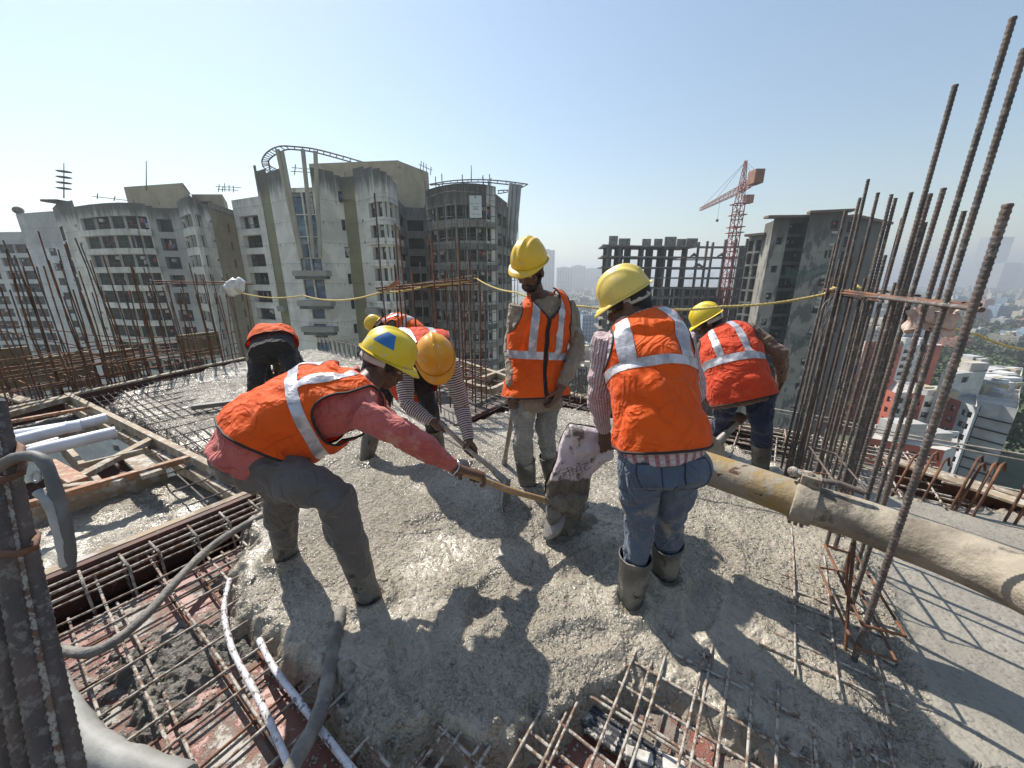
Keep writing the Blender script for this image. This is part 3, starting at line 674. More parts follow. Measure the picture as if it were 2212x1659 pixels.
ring([rp(568, 360), rp(578, 369), rp(590, 374), rp(602, 379)], [rp(583, 358), rp(590, 362), rp(600, 367), rp(609, 371)], c1.t, r=.11)
for a, b_ in (((580, 348), (583, 395)), ((777, 350), (778, 372)), ((817, 364), (820, 378)), ((842, 376), (843, 392))):
    mb = MB(); top = rp(*a); mb.tube([top, (top.x, top.y, 13)], .15, 6); mb.build('post', M_bar_dark, c1.t)
# ---- scaffolded bay with the poster and the second ring
c2 = Bldg('scaffolded_tower', pt(1000, 62), 'grimy curved tower wrapped in bamboo scaffolding with a white notice and a small roof ring')
ba = curve([pt(931, 64), pt(1000, 59.5), pt(1073, 61.5)], 7)
for i in range(7):
    L = (ba[i + 1] - ba[i]).length
    c2.wall(ba[i], ba[i + 1], GZ, 14.6, rows(L, 9.0, 12, .06, .94 if i < 6 else .5, .9, 2.8, fh=3.05), W2g if i < 6 else W2, .45, 'win')
    n = (ba[i + 1] - ba[i]).normalized(); n = Vector((n.y, -n.x, 0))
    for f in range(11): c2.w.beam(ba[i] + n * .2 + Vector((0, 0, 9.1 - 3.05 * f)), ba[i + 1] + n * .2 + Vector((0, 0, 9.1 - 3.05 * f)), .4, .8, c2.mi(M_slabc if f % 3 else W2g))
c2.wall(pt(1073, 61.5), pt(1106, 72), GZ, 13.6, rows((pt(1106, 72) - pt(1073, 61.5)).length, 8.6, 10, .1, .9, .8, 2.6, parts=3, gap=.8), W2g, .5)
c2.roof(ba + [pt(1106, 72), pt(1090, 82), pt(940, 84)], 13.4, M_slabd)
c2.done()
M_bamboo = mat('bamboo_pole', (.15, .13, .10), (.10, .09, .075), 2, .8)
for j in range(12):                                     # scaffold lifts and standards, each lift one part
    f = j / 11; mb = MB(); a = lerp(ba[int(f * 6.99)], ba[int(f * 6.99) + 1], f * 6.99 % 1); n = Vector((.0, -1, 0))
    a = a + n * 1.2; mb.tube([a + Vector((0, 0, -60)), a + Vector((rnd.uniform(-.3, .3), 0, 14.5 + rnd.uniform(-1, 1.5)))], .07, 5); mb.build('scaffold_standard', M_bamboo, c2.t)
for k in range(22):
    mb = MB(); z = 13.2 - 1.55 * k; mb.tube([b_ + Vector((0, -1.25, z + rnd.uniform(-.2, .2))) for b_ in ba], .055, 5); mb.build('scaffold_ledger', M_bamboo, c2.t)
for j in range(5):
    mb = MB(); a = lerp(pt(1075, 61), pt(1108, 72), j / 4) + Vector((.9, -.4, 0)); mb.tube([a + Vector((0, 0, -60)), a + Vector((0, 0, 12))], .07, 5); mb.build('scaffold_standard', M_bamboo, c2.t)
for k in range(12):
    mb = MB(); z = 12 - 2.8 * k; mb.tube([pt(1075, 61) + Vector((.9, -.4, z)), pt(1108, 72) + Vector((.9, -.4, z + .3))], .055, 5); mb.build('scaffold_ledger', M_bamboo, c2.t)
po = thing('banner', P(1028, 450, 58.4), 'tall white printed notice hung on the scaffolded tower', 'banner')
A_, B_, C_, D_ = P(1015, 470, 58.2), P(1041, 471, 58.2), P(1040, 423, 58.2), P(1015, 422, 58.2)
mb = MB(); c_ = (A_ + C_) / 2; mb.box(c_, ((B_ - A_).length, .06, (D_ - A_).length)); mb.build('sheet', mat('banner_white', (.62, .64, .64), (.56, .58, .58), .6, .7), po)
mb = MB()
for dz, w_, x0 in ((1.25, .16, .0), (.42, .30, -.5), (.40, .5, .2), (-.02, .9, 0), (-.2, .7, .0), (-.38, .8, 0), (-.95, .7, -.3), (-1.0, .45, .45)): mb.box(c_ + Vector((x0, -.045, dz)), (w_, .02, .05 if w_ != .16 else .3))
mb.build('print', mat('banner_ink', (.06, .06, .07)), po)
RZ = 17.6
ring([rp(928, 398, 17.6), rp(980, 390, 17.6), rp(1040, 388, 17.6), rp(1095, 392, 17.6), rp(1140, 398, 17.6)], [rp(930, 400, 17.6), rp(982, 395, 17.6), rp(1040, 393.5, 17.6), rp(1092, 398, 17.6), rp(1128, 402, 17.6)], c2.t, 'roof_ring', .1, 1.3)
ring([rp(1140, 398, 17.6), rp(1120, 408, 17.6), rp(1090, 416, 17.6), rp(1075, 418, 17.6)], [rp(1128, 402, 17.6), rp(1112, 410, 17.6), rp(1085, 411, 17.6), rp(1075, 412, 17.6)], c2.t, 'roof_ring', .1, 1.3)
for a in ((948, 398), (1000, 392), (1055, 392)):
    mb = MB(); top = rp(*a, 17.6); mb.tube([top, (top.x, top.y, 14)], .12, 6); mb.build('post', M_bar_dark, c2.t)
for (u0, v0), (u1, v1) in (((1104, 396), (1094, 520)), ((1113, 398), (1104, 520)), ((1122, 399), (1108, 560))):
    mb = MB(); a, c_ = P(u0, v0, 64), P(u1, v1, 64); mb.tube([c_, a], .34, 8); mb.build('column', mat('grey_column', (.38, .38, .37), (.3, .3, .29), .6, .8), c2.t)
# roof litter rods on the towers
rods = thing('roof_props', pt(520, 76) + Vector((0, 0, 16)), 'spindly bamboo props standing on the roofs of the two left towers', 'props')
for u, v0, v1, Y in ((472, 398, 415, 76), (480, 402, 415, 76), (486, 396, 414, 76), (495, 399, 414, 76), (505, 401, 416, 76), (908, 348, 366, 76), (914, 350, 370, 77), (922, 354, 372, 77), (930, 360, 378, 77), (745, 372, 384, 70), (636, 355, 378, 66), (660, 352, 380, 66), (672, 360, 380, 66), (210, 418, 430, 70), (246, 424, 434, 70), (290, 430, 440, 70), (1045, 382, 400, 66), (1060, 384, 402, 66)):
    mb = MB(); mb.tube([P(u, v1, Y), P(u + rnd.uniform(-3, 3), v0, Y)], .07, 5); mb.build('pole', M_bamboo, rods)
for (u0, v0), (u1, v1), Y in (((466, 403), (520, 405), 76), ((470, 409), (515, 411), 76), ((905, 355), (934, 368), 77), ((630, 362), (680, 366), 66), ((628, 370), (682, 373), 66), ((200, 424), (300, 436), 70)):
    mb = MB(); mb.tube([P(u0, v0, Y), P(u1, v1, Y)], .06, 5); mb.build('pole', M_bamboo, rods)

# ---- unfinished concrete frame (right of centre)
f1 = thing('unfinished_building', pt(1450, 116), 'unfinished concrete frame building whose right side stands open to the sky', 'building')
gp = [pt(u, Y) for u, Y in ((1309, 113), (1334, 114), (1356, 115), (1380, 116), (1404, 116), (1430, 116.5), (1455, 117), (1476, 118), (1500, 118.5), (1518, 119), (1530, 119), (1556, 119), (1578, 118), (1602, 116))]
dpt = 13
zr = 10.6; FH = 3.0
for k in range(21):
    mb = MB(); z = zr - FH * k; f_ = gp[:]; w_ = .35
    if k < 4 and k > 0: back = [p + Vector((0, dpt, 0)) for p in f_]
    else: back = [p + Vector((0, dpt, 0)) for p in f_]
    if 1 <= k <= 4:     # open part: only edge beams there
        mb.prism([(p.x, p.y) for p in ([gp[0] + Vector((-1.8, -1, 0))] + f_[1:8] + [p for p in reversed(back[:8])])], z - w_, z)
        for i in range(7, 13): mb.beam(gp[i] + Vector((0, 0, z - .3)), gp[i + 1] + Vector((0, 0, z - .3)), .5, .6)
        for i in range(7, 12): mb.beam(back[i] + Vector((0, 0, z - .3)), back[i + 1] + Vector((0, 0, z - .3)), .4, .4)
    elif k == 0:
        mb.prism([(p.x, p.y) for p in ([gp[0] + Vector((-1.8, -1, 0))] + f_[1:9] + [p for p in reversed(back[:9])])], z - w_, z)
        for i in range(8, 13): mb.beam(gp[i] + Vector((0, 0, z - .3)), gp[i + 1] + Vector((0, 0, z - .3)), .6, .6)
    else: mb.prism([(p.x, p.y) for p in ([gp[0] + Vector((-1.2, -1, 0))] + [q + Vector((0, -.6, 0)) for q in f_[1:]] + [p for p in reversed(back)])], z - w_, z)
    mb.build('floor_slab', M_slabc, f1)
nw = 0
for i, g_ in enumerate(gp):
    mb = MB()
    wd = .5 if i < 8 else .55
    if i in (2, 4, 6): continue
    mb.beam(g_ + Vector((.2, .4, GZ)), g_ + Vector((.2, .4, zr + (0 if i < 8 else rnd.uniform(.8, 2.4)))), wd, .6, up=(0, 1, 0)); mb.build('column', M_slabd, f1)
    if i < 8 or i > 12:
        mb = MB(); mb.beam(g_ + Vector((1.6, 5, GZ)), g_ + Vector((1.6, 5, zr - .2)), 1.6, .5, up=(0, 1, 0)); mb.build('column', M_slabd, f1)
for i in range(7):
    if i == 3: continue
    mb = MB(); mb.beam(gp[i] + Vector((.3, 6, GZ)), gp[i + 1] + Vector((-1.4, 6.5, GZ)), .2, .1); a, c_ = gp[i] + Vector((.3, 7, 0)), gp[i + 1] + Vector((-.9, 7, 0))
    mb.quad((a.x, a.y, GZ), (c_.x, c_.y, GZ), (c_.x, c_.y, zr - .4), (a.x, a.y, zr - .4)); mb.build('dark_backing', M_slabd, f1)
mb = MB()
a, c_ = gp[7] + Vector((0, 8, 0)), gp[13] + Vector((0, 8, 0)); mb.quad((a.x, a.y, GZ), (c_.x, c_.y, GZ), (c_.x, c_.y, zr - 4.15 * FH), (a.x, a.y, zr - 4.15 * FH)); mb.build('dark_backing', M_dark, f1)  # dark backing sheet: shade inside the lower floors is put into its colour
for i in range(13):      # block walls with openings on the lower floors and stub walls on top
    mb = MB()
    for k in range(5, 20):
        z = zr - FH * k; a, c_ = gp[i] + Vector((.5, .3, z)), gp[i + 1] + Vector((-.3, .3, z)); q1 = lerp(a, c_, .28); q2 = lerp(a, c_, .85)
        mb.quad(a, q1, q1 + Vector((0, 0, FH - .35)), a + Vector((0, 0, FH - .35))); mb.quad(q1, q2, q2 + Vector((0, 0, .5)), q1 + Vector((0, 0, .5))); mb.quad(q2, c_, c_ + Vector((0, 0, FH - .35)), q2 + Vector((0, 0, FH - .35)))
    mb.build('block_wall', M_slabc, f1)
    if i < 8 and i != 2: mb = MB(); hh_ = rnd.uniform(1.7, 2.6); mb.box(lerp(gp[i], gp[i + 1], .45) + Vector((0, .6, zr + hh_ / 2 - .05)), (rnd.uniform(2.4, 3.5), .35, hh_)); mb.build('stub_wall', M_slabc, f1)
for (u0, u1, kk) in ((1486, 1500, 1), (1543, 1560, 1), (1496, 1515, 2)):
    mb = MB(); a, c_ = pt(u0, 118.5), pt(u1, 118.5); mb.tube([a + Vector((0, 0, zr - FH * kk + .1)), lerp(a, c_, .5) + Vector((0, 0, zr - FH * kk + .7)), c_ + Vector((0, 0, zr - FH * kk + .1))], [.2, .5, .2], 6); mb.build('rubble', M_slabd, f1)
# ---- unfinished tower at right
f2 = Bldg('unfinished_tower', pt(1740, 90), 'tall unfinished bare concrete tower with green netting, behind the rebar column', None)
WC = wall_mat('cast_concrete', (.30, .285, .25), 14, 12, 1.0, jz=.9, joint=3.0, patch=(.11, .105, .10))
WCd = wall_mat('shaded_cast_concrete', (.11, .105, .10), 14, 8, .9, jz=.9, joint=3.0)  # darker copy of the cast concrete: shade of recess and right side in colour
f2.wall(pt(1604, 97), pt(1633, 94), GZ, 11.2, rows((pt(1633, 94) - pt(1604, 97)).length, 7.6, 16, .05, .95, .1, 2.6, parts=2, gap=.6), M_slabc, 2.0, 'balc')
f2.wall(pt(1633, 94), pt(1650, 88.5), GZ, 13.6, (), WC)
f2.wall(pt(1650, 88.5), pt(1683, 88), GZ, 14.2, [(1.2, 2.4, z, z + 1.5) for z in [8.6 - 3 * k for k in range(0, 18, 2)]], WC, .8)
p, q = pt(1683, 90.5), pt(1722, 90); f2.wall(p, q, GZ, 14.4, rows((q - p).length, 10.9, 22, .04, .96, .2, 2.5, parts=1), WCd, 1.6, 'balc')
f2.wall(pt(1683, 88), p, GZ, 14.2, (), WCd); f2.wall(q, pt(1722, 87), GZ, 14.4, (), WCd)
f2.wall(pt(1722, 87), pt(1800, 85), GZ, 14.9, [((pt(1800, 85) - pt(1722, 87)).length * .62, (pt(1800, 85) - pt(1722, 87)).length * .80, z, z + 1.6) for z in [11.6 - 6 * k for k in range(9)]], WC, .6)
p, q = pt(1800, 85), pt(1886, 97); f2.wall(p, q, GZ, 14.0, [(1.2, 3.2, z + .2, z + 2.3) for z in [10.7 - 3 * k for k in range(7)]], WCd, 1.5)
f2.roof([pt(1604, 97), pt(1633, 94), pt(1633, 105), pt(1604, 107)], 11.2, M_slabc); f2.roof([pt(1650, 88.5), pt(1683, 88), pt(1722, 87), pt(1800, 85), pt(1886, 97), pt(1830, 112), pt(1640, 108)], 13.9, M_slabd)
for (a, c_, z) in ((pt(1598, 96.5), pt(1640, 92.5), 11.3), (pt(1632, 87.9), pt(1690, 87.4), 14.2), (pt(1690, 89.5), pt(1722, 89), 14.5), (pt(1718, 87), pt(1808, 84.6), 15.0), (pt(1806, 85.5), pt(1888, 97.5), 14.1)):
    f2.w.beam(a + Vector((0, 0, z)), c_ + Vector((0, 0, z)), 2.0, .5, f2.mi(mat('rusty_form_edge', (.16, .09, .06), (.13, .115, .10), 1, .8)))
for k in range(30):
    z = 12.5 - rnd.random() * 45; a = lerp(pt(1722, 86.9), pt(1800, 84.9), .74 + rnd.uniform(0, .04)); f2.w.box(a + Vector((0, 0, z)), (1.5, .08, .5), m=f2.mi(M_ac)) if k % 2 else None
f2.done()
def net(pts, label):
    o = thing('safety_net', pts[0][0], label, 'net'); X_ = np.array([[lerp(a, c_, j / 8) + Vector((0, -.4 - .5 * math.sin(j * .8 + i), -1.6 * math.sin(math.pi * j / 8))) for j in range(9)] for i, (a, c_) in enumerate(pts)])
    gridmesh('mesh', X_, M_netg, o)
m, t, b = nodes('green_netting'); b.inputs['Base Color'].default_value = (.03, .085, .065, 1); b.inputs['Roughness'].default_value = .9
tr = t.nodes.new('ShaderNodeBsdfTransparent'); mx = t.nodes.new('ShaderNodeMixShader'); mx.inputs[0].default_value = .5; t.links.new(tr.outputs[0], mx.inputs[1]); t.links.new(b.outputs[0], mx.inputs[2]); t.links.new(mx.outputs[0], t.nodes['Material Output'].inputs[0]); M_netg = m
net([(P(1695, 575, 84), P(1795, 560, 83)), (P(1690, 592, 84), P(1795, 583, 83)), (P(1700, 606, 84), P(1760, 590, 83))], 'green safety net sagging high across the unfinished tower')
net([(P(1705, 718, 83), P(1790, 700, 82)), (P(1700, 740, 83), P(1788, 726, 82))], 'green safety net sagging low across the unfinished tower')

# ---- tower crane
cr = thing('tower_crane', pt(1567, 108) + Vector((0, 0, GZ)), 'red lattice tower crane rising beside the open concrete frame', 'crane')
M_red = mat('red_crane_steel', (.32, .06, .045), (.22, .05, .04), 2, .6); M_redd = mat('pale_crane_steel', (.38, .22, .18), (.30, .15, .12), 2, .6)
def lattice(a, b_, wd, step, r, up=Vector((0, 1, 0)), taper=1.0):
    a = Vector(a); b_ = Vector(b_); d = (b_ - a); L = d.length; d.normalize(); x = d.cross(up).normalized(); y = x.cross(d); mb = MB(); n = int(L / step)
    def c(i, k):
        w_ = wd * (1 - (1 - taper) * i / n) / 2; s_ = ((-1, -1), (1, -1), (1, 1), (-1, 1))[k % 4]; return a + d * (L * i / n) + x * (s_[0] * w_) + y * (s_[1] * w_)
    for k in range(4): mb.tube([c(0, k), c(n, k)], r, 4)
    for i in range(n):
        for k in range(4):
            mb.tube([c(i, k), c(i, k + 1)], r * .6, 4); mb.tube([c(i, k), c(i + 1, k + 1)] if i % 2 else [c(i, k + 1), c(i + 1, k)], r * .6, 4)
    return mb
base = pt(1570, 108); piv = Vector((base.x + .3, base.y, 22.5))
lattice((base.x, base.y, GZ), (base.x + .3, base.y, 20.5), 2.0, 2.0, .14).build('mast', M_red, cr)
lattice((piv.x, piv.y, 20.5), (piv.x, piv.y, 30.6), 1.7, 1.6, .12, taper=.25).build('tower_head', M_redd, cr)
tip = P(1512, 453, 139); tip.z = 24.0; cj = Vector((57.9, 96.6, 24.2)); pj = Vector((piv.x, piv.y, 24.0))
lattice(pj, tip, 1.5, 1.6, .09, up=Vector((0, 0, 1)), taper=.5).build('jib', M_redd, cr)
lattice(pj, cj, 1.4, 1.6, .10, up=Vector((0, 0, 1))).build('counter_jib', M_red, cr)
mb = MB(); mb.box(cj + Vector((0, 1.5, .2)), (2.2, 3.0, 3.0)); mb.build('counterweight', mat('rust_red_block', (.28, .13, .08), (.2, .1, .07), 1, .7), cr, bevel=.05)
mb = MB(); mb.box(piv + Vector((1.6, -1.0, -1.2)), (2.0, 1.8, 2.0)); mb.build('cab', M_redd, cr, bevel=.1)
mb = MB(); hd = Vector((piv.x, piv.y, 30.4))
for e in (lerp(pj, tip, .55), lerp(pj, tip, .9), lerp(pj, cj, .6), lerp(pj, cj, .95)): mb.tube([hd, e + Vector((0, 0, .7))], .05, 4)
hk = lerp(pj, tip, .45); mb.tube([hk, hk - Vector((0, 0, 5.5))], .04, 4); mb.box(hk - Vector((0, 0, 5.8)), (.6, .4, .7)); mb.build('cable', M_bar_dark, cr)
for z in (20.3, 17.6, 14.6, 13.2):
    mb = MB(); 
    for i in range(4): a = R(90 * i + 45); c_ = R(90 * i + 135); mb.beam((piv.x + 2.2 * math.cos(a), piv.y + 2.2 * math.sin(a), z), (piv.x + 2.2 * math.cos(c_), piv.y + 2.2 * math.sin(c_), z), .4, .16)
    mb.build('collar', M_red, cr)
# ---------------------------------------------------------------- far towers, city below, trees
def simple_tower(uh, wpx, vtop, Y, name, label, m, rot=0, dep=25, group=None):
    p, q = pt(uh, Y), pt(uh + wpx, Y); zt = P(uh, vtop, Y).z
    bb = Bldg(name, (p + q) / 2, label, group); L = (q - p).length; dv = Vector((0, dep, 0))
    k = bb.mi(m); kd = bb.mi(M_dark)
    bb.w.prism([(v.x, v.y) for v in (p, q, q + dv, p + dv)], GZ, zt, k)
    fh = 3.2 if Y < 1500 else 6.4; nf = int((zt - GZ) / fh); nc = max(3, int(L / 11))
    for i in range(nc):
        a = lerp(p, q, (i + .2) / nc); c_ = lerp(p, q, (i + .8) / nc)
        for f in range(1, nf): z = GZ + f * fh; bb.w.quad(*[v + Vector((0, -.15, z + h_)) for v, h_ in ((a, .9), (c_, .9), (c_, fh * .7), (a, fh * .7))], kd)
    bb.w.box((p + q) / 2 + dv / 2 + Vector((0, 0, zt + 2)), (L * .4, dep * .5, 4), m=k); bb.done()
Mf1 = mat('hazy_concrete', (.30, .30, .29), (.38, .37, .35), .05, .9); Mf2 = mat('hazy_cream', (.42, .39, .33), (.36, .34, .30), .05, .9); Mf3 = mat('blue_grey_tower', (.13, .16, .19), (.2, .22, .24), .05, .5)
for a in ((1163, 34, 540, 700, 'tall narrow blue-grey tower just right of the standing man', Mf3), (1203, 33, 578, 820, 'pale hazy tower block second right of the standing man', Mf1),
          (1234, 30, 574, 900, 'hazy tower block third right of the standing man', Mf2), (1262, 34, 580, 1000, 'hazy tower block fourth right of the standing man', Mf1), (1290, 24, 577, 1100, 'faint tower block just left of the open concrete frame', Mf3),
          (1489, 16, 590, 1500, 'faint far block seen through the open concrete frame, left one', Mf1), (1520, 22, 588, 1700, 'faint far block seen through the open concrete frame, right one', Mf2),
          (2110, 52, 512, 1100, 'very tall pale tower fading in the haze near the right edge', Mf1), (2160, 38, 568, 1000, 'cream high-rise beside the very tall hazy tower', Mf2), (2196, 70, 572, 1150, 'hazy high-rise cut by the right edge of the photo', Mf1),
          (1985, 14, 628, 700, 'small white mid-rise in the city, left of the tall hazy tower', Mf2)):
    simple_tower(a[0], a[1], a[2], a[3] * 2.3, 'high_rise', a[4], a[5], dep=50)
# lower right housing estate
W5 = wall_mat('pale_blue_render', (.66, .68, .70), -26, 3, .25, jz=.2, joint=2.9); W6 = wall_mat('brick_red_render', (.50, .12, .075), -26, 3, .2, jz=.2, joint=2.9); W7 = wall_mat('grey_render', (.60, .60, .58), -20, 4, .25, jz=.2)
M_roofw = mat('bleached_roof', (.48, .46, .42), (.36, .34, .31), .25, .9, c3=(.24, .22, .2), sc3=.4)
def estate(name, label, segs, z1, dep, nfl, parap=.8, bits=0):
    bb = Bldg(name, segs[0][0], label); mid = (segs[0][0] + segs[-1][1]) / 2; DV = Vector((mid.x, mid.y, 0)).normalized() * dep
    for p, q, m_, wins in segs:
        L = (q - p).length; rr = []
        for f in range(nfl):
            z = z1 - 2.9 * (f + 1)
            for (a, c_) in wins: rr.append((a * L, c_ * L, z + .8, z + 2.3))
        bb.wall(p, q, GZ, z1 + parap, rr, m_, .4)
    pts = [s_[0] for s_ in segs] + [segs[-1][1]]
    bb.roof(pts + [pts[-1] + DV, pts[0] + DV], z1, M_roofw); bb.wall(pts[-1], pts[-1] + DV, GZ, z1 + parap, (), segs[-1][2]); bb.wall(pts[0] + DV, pts[0], GZ, z1 + parap, (), segs[0][2])
    if nfl == 2:
        for f in range(9): z = z1 - 2.9 * (f + 1); p, q = segs[-1][0], segs[-1][1]; nn_ = Vector(((q - p).y, -(q - p).x, 0)).normalized() * .2; bb.w.beam(p + nn_ + Vector((0, 0, z)), q + nn_ + Vector((0, 0, z)), .5, .3, bb.mi(M_dark))
    # rear parapet and roof clutter
    a, c_ = pts[0] + DV, pts[-1] + DV; bb.w.beam(a + Vector((0, 0, z1 + .4)), c_ + Vector((0, 0, z1 + .4)), .3, .8, bb.mi(W5))
    for i in range(bits):
        c0 = lerp(lerp(pts[0], pts[-1], rnd.uniform(.1, .9)), lerp(a, c_, rnd.uniform(.1, .9)), rnd.uniform(.25, .8)); w_, d_, h_ = rnd.uniform(1.5, 5), rnd.uniform(1.5, 4), rnd.uniform(1, 3)
        bb.w.box(c0 + Vector((0, 0, z1 + h_ / 2)), (w_, d_, h_), m=bb.mi(rnd.choice((M_roofw, W7, W5, M_roofbrown))))
    return bb.done()
def q_(u, v, z): return Vector(G(u, v, z)[:2]).to_3d()
zB = -28.5
B0, B1, B2, B3, B4, B5, B6 = [q_(u, v, zB) for u, v in ((1914, 848), (1932, 857), (1958, 855), (1996, 862), (2047, 866), (2075, 876), (2108, 888))]
estate('housing_block', 'red and pale blue apartment block with curved red bays below the rebar column',
       [(B0, B1, W6, [(.3, .7)]), (B1, B2, W5, [(.1, .9)]), (B2, B3, W6, [(.15, .4), (.6, .85)]), (B3, B4, W5, [(.08, .42), (.6, .9)]), (B4, B5, W6, [(.3, .7)]), (B5, B6, W5, [(.12, .85)])], zB, 16, 9, 1.0, 10)
zC = -24.0
C0, C1, C2, C3 = [q_(u, v, zC) for u, v in ((1868, 745), (1892, 742), (1925, 752), (1950, 752))]
estate('housing_block', 'taller brick-red apartment block with grey middle seen between the upright bars',
       [(C0, C1, W6, [(.3, .7)]), (C1, C2, W7, [(.1, .35), (.6, .85)]), (C2, C3, W6, [(.3, .7)]), (C3, q_(1990, 750, zC), W7, [(.1, .8)]), (q_(1990, 750, zC), q_(2035, 752, zC), W6, [(.2, .4)])], zC, 14, 12, 1.0, 8)
zD = -30.5
estate('housing_block', 'long grey apartment block with plain banded end wall and cluttered roof at the lower right',
       [(q_(2060, 875, zD), q_(2115, 885, zD), W5, [(.1, .5)]), (q_(2121, 876, zD), q_(2196, 892, zD), W7, [])], zD, 75, 2, 1.0, 70)
bands = thing('wall_bands', q_(2160, 884, zD), 'dark horizontal ledges across the blank grey end wall at lower right', 'ledge') if False else None
zE = -22.5
estate('rooftop_hall', 'big pale box-shaped upper storey rising from the grey roofs at lower right',
       [(q_(2030, 820, zE), q_(2060, 812, zE), M_roofw, []), (q_(2060, 812, zE), q_(2130, 806, zE), W7, [(.3, .5)])], zE, 26, 1, .5, 5)
zF = -19
estate('housing_block', 'near flat-roofed block under the slab edge with a wide bleached canopy',
       [(q_(1875, 950, zF), q_(2040, 978, zF), W6, [(.05, .2), (.3, .45), (.6, .9)]), (q_(2040, 978, zF), q_(2066, 968, zF), W5, [])], zF, 5, 8, .3, 3)
# city houses: individual small blocks fading with distance
Mh = [mat('house_%s' % n, c, tuple(x * .75 for x in c), .3, .9) for n, c in (('white', (.60, .59, .56)), ('cream', (.5, .46, .38)), ('grey', (.35, .35, .34)), ('pink', (.36, .16, .12)), ('tan', (.38, .29, .19)), ('blue', (.24, .33, .42)))]
hv = []
for k in range(10):
    o = bpy.data.meshes.new('x'); mb = MB(); w_, d_, h_ = rnd.uniform(9, 20), rnd.uniform(9, 18), rnd.choice((5, 7, 9, 12, 15, 20)); c_ = k % 6
    mb.prism([(-w_ / 2, -d_ / 2), (w_ / 2, -d_ / 2), (w_ / 2, d_ / 2), (-w_ / 2, d_ / 2)], 0, h_, 0, 1)
    mb.box((w_ * .2, 0, h_ + 1.2), (w_ * .3, d_ * .3, 2.4), m=0)
    for sx in (-1, 1): mb.box((sx * (w_ / 2 - .2), 0, h_ + .4), (.3, d_, .8), m=0); mb.box((0, sx * (d_ / 2 - .2), h_ + .4), (w_, .3, .8), m=0)
    for f in range(int(h_ / 3)):
        for i in range(int(w_ / 3)):
            x = -w_ / 2 + 1.5 + i * 3; mb.quad((x - .6, -d_ / 2 - .05, f * 3 + 1), (x + .7, -d_ / 2 - .05, f * 3 + 1), (x + .7, -d_ / 2 - .05, f * 3 + 2.4), (x - .6, -d_ / 2 - .05, f * 3 + 2.4), 2)
    hv.append((mb, [Mh[c_], rnd.choice([M_roofw, Mh[2], M_roofw]), M_dark]))
meshes = []
zones = []
cnt = 0
occupied = []
def place_house(x, y, k, first=[{}]):
    global cnt
    mb, ms = hv[k]; d = first[0]
    if k not in d: o = mb.build('city_house', ms); d[k] = o
    else: o = d[k].copy(); COL.objects.link(o)
    o.location = (x, y, GZ - .2); o.rotation_euler = (0, 0, rnd.uniform(-.6, .6)); sc = rnd.uniform(.8, 1.3); o.scale = (sc, sc, rnd.uniform(.8, 1.4))
    lab, grp = [('small flat-roofed white house in the hazy city below', 'white houses in the city below'), ('small cream flat-roofed house in the hazy city below', 'cream houses in the city below'), ('small grey flat-roofed house in the hazy city below', 'grey houses in the city below'), ('small brick-coloured flat-roofed house in the hazy city below', 'brick-coloured houses in the city below'), ('small tan flat-roofed house in the hazy city below', 'tan houses in the city below'), ('small blue-walled house in the hazy city below', 'blue houses in the city below')][k % 6]
    tag(o, lab, 'house', grp); cnt += 1
tries = 0
while cnt < 235 and tries < 4000:
    tries += 1
    Y_ = 175 * math.exp(rnd.random() * 2.35); u_ = rnd.uniform(1760, 2330) if rnd.random() < .84 else rnd.uniform(1195, 1300)
    p = pt(u_, Y_)
    if any((p.x - a) ** 2 + (p.y - c_) ** 2 < (13 + Y_ * .01) ** 2 for a, c_ in occupied): continue
    if u_ > 1985 and Y_ < 300: continue
    if 1850 < u_ and Y_ < 230: continue
    occupied.append((p.x, p.y)); place_house(p.x, p.y, rnd.randrange(10))
# vegetation: leaf clumps
def leafmat(name, c1, c2): 
    m, t, b = nodes(name); co = coords(t)
    col = mixc(t, ramp(t, noise(t, co, .5, 4), .35, .65), c1, c2); t.links.new(col, b.inputs['Base Color']); b.inputs['Roughness'].default_value = .8; return m
M_leaf = leafmat('foliage', (.035, .055, .02), (.075, .10, .035)); M_leafb = leafmat('foliage_bright', (.07, .11, .03), (.12, .16, .05)); M_trunk = mat('bark', (.10, .075, .05), (.06, .045, .035), 4, .9)
def leaf_cloud(c, r, n, size, arr):
    g = np.random.RandomState(int(abs(c[0] * 13 + c[1] * 7)) % 99991)
    k = max(6, n // 16); cc = g.normal(0, .42, (k, 3)); cc[:, 2] = np.abs(cc[:, 2]) * .9
    idx = g.randint(0, k, n); P0 = cc[idx] + g.normal(0, .17, (n, 3)); P0 = P0 * r + np.array(c)
    a = g.normal(0, 1, (n, 3)); a /= np.linalg.norm(a, axis=1)[:, None]; b_ = np.cross(a, g.normal(0, 1, (n, 3))); b_ /= np.linalg.norm(b_, axis=1)[:, None]
    s_ = size * g.uniform(.6, 1.4, (n, 1)); arr.append(np.stack([P0 - a * s_ - b_ * s_, P0 + a * s_ - b_ * s_, P0 + a * s_ + b_ * s_, P0 - a * s_ + b_ * s_], 1))
def quads(name, arr, m, parent=None):
    A = np.concatenate(arr).reshape(-1, 3); n = len(A) // 4; me = bpy.data.meshes.new(name); me.vertices.add(len(A)); me.vertices.foreach_set('co', A.astype(np.float32).ravel())
    me.loops.add(4 * n); me.loops.foreach_set('vertex_index', np.arange(4 * n, dtype=np.int32)); me.polygons.add(n); me.polygons.foreach_set('loop_start', np.arange(0, 4 * n, 4, dtype=np.int32)); me.polygons.foreach_set('loop_total', np.full(n, 4, np.int32)); me.materials.append(m); me.update(calc_edges=True)
    o = bpy.data.objects.new(name, me); link(o, parent); return o
arr = []
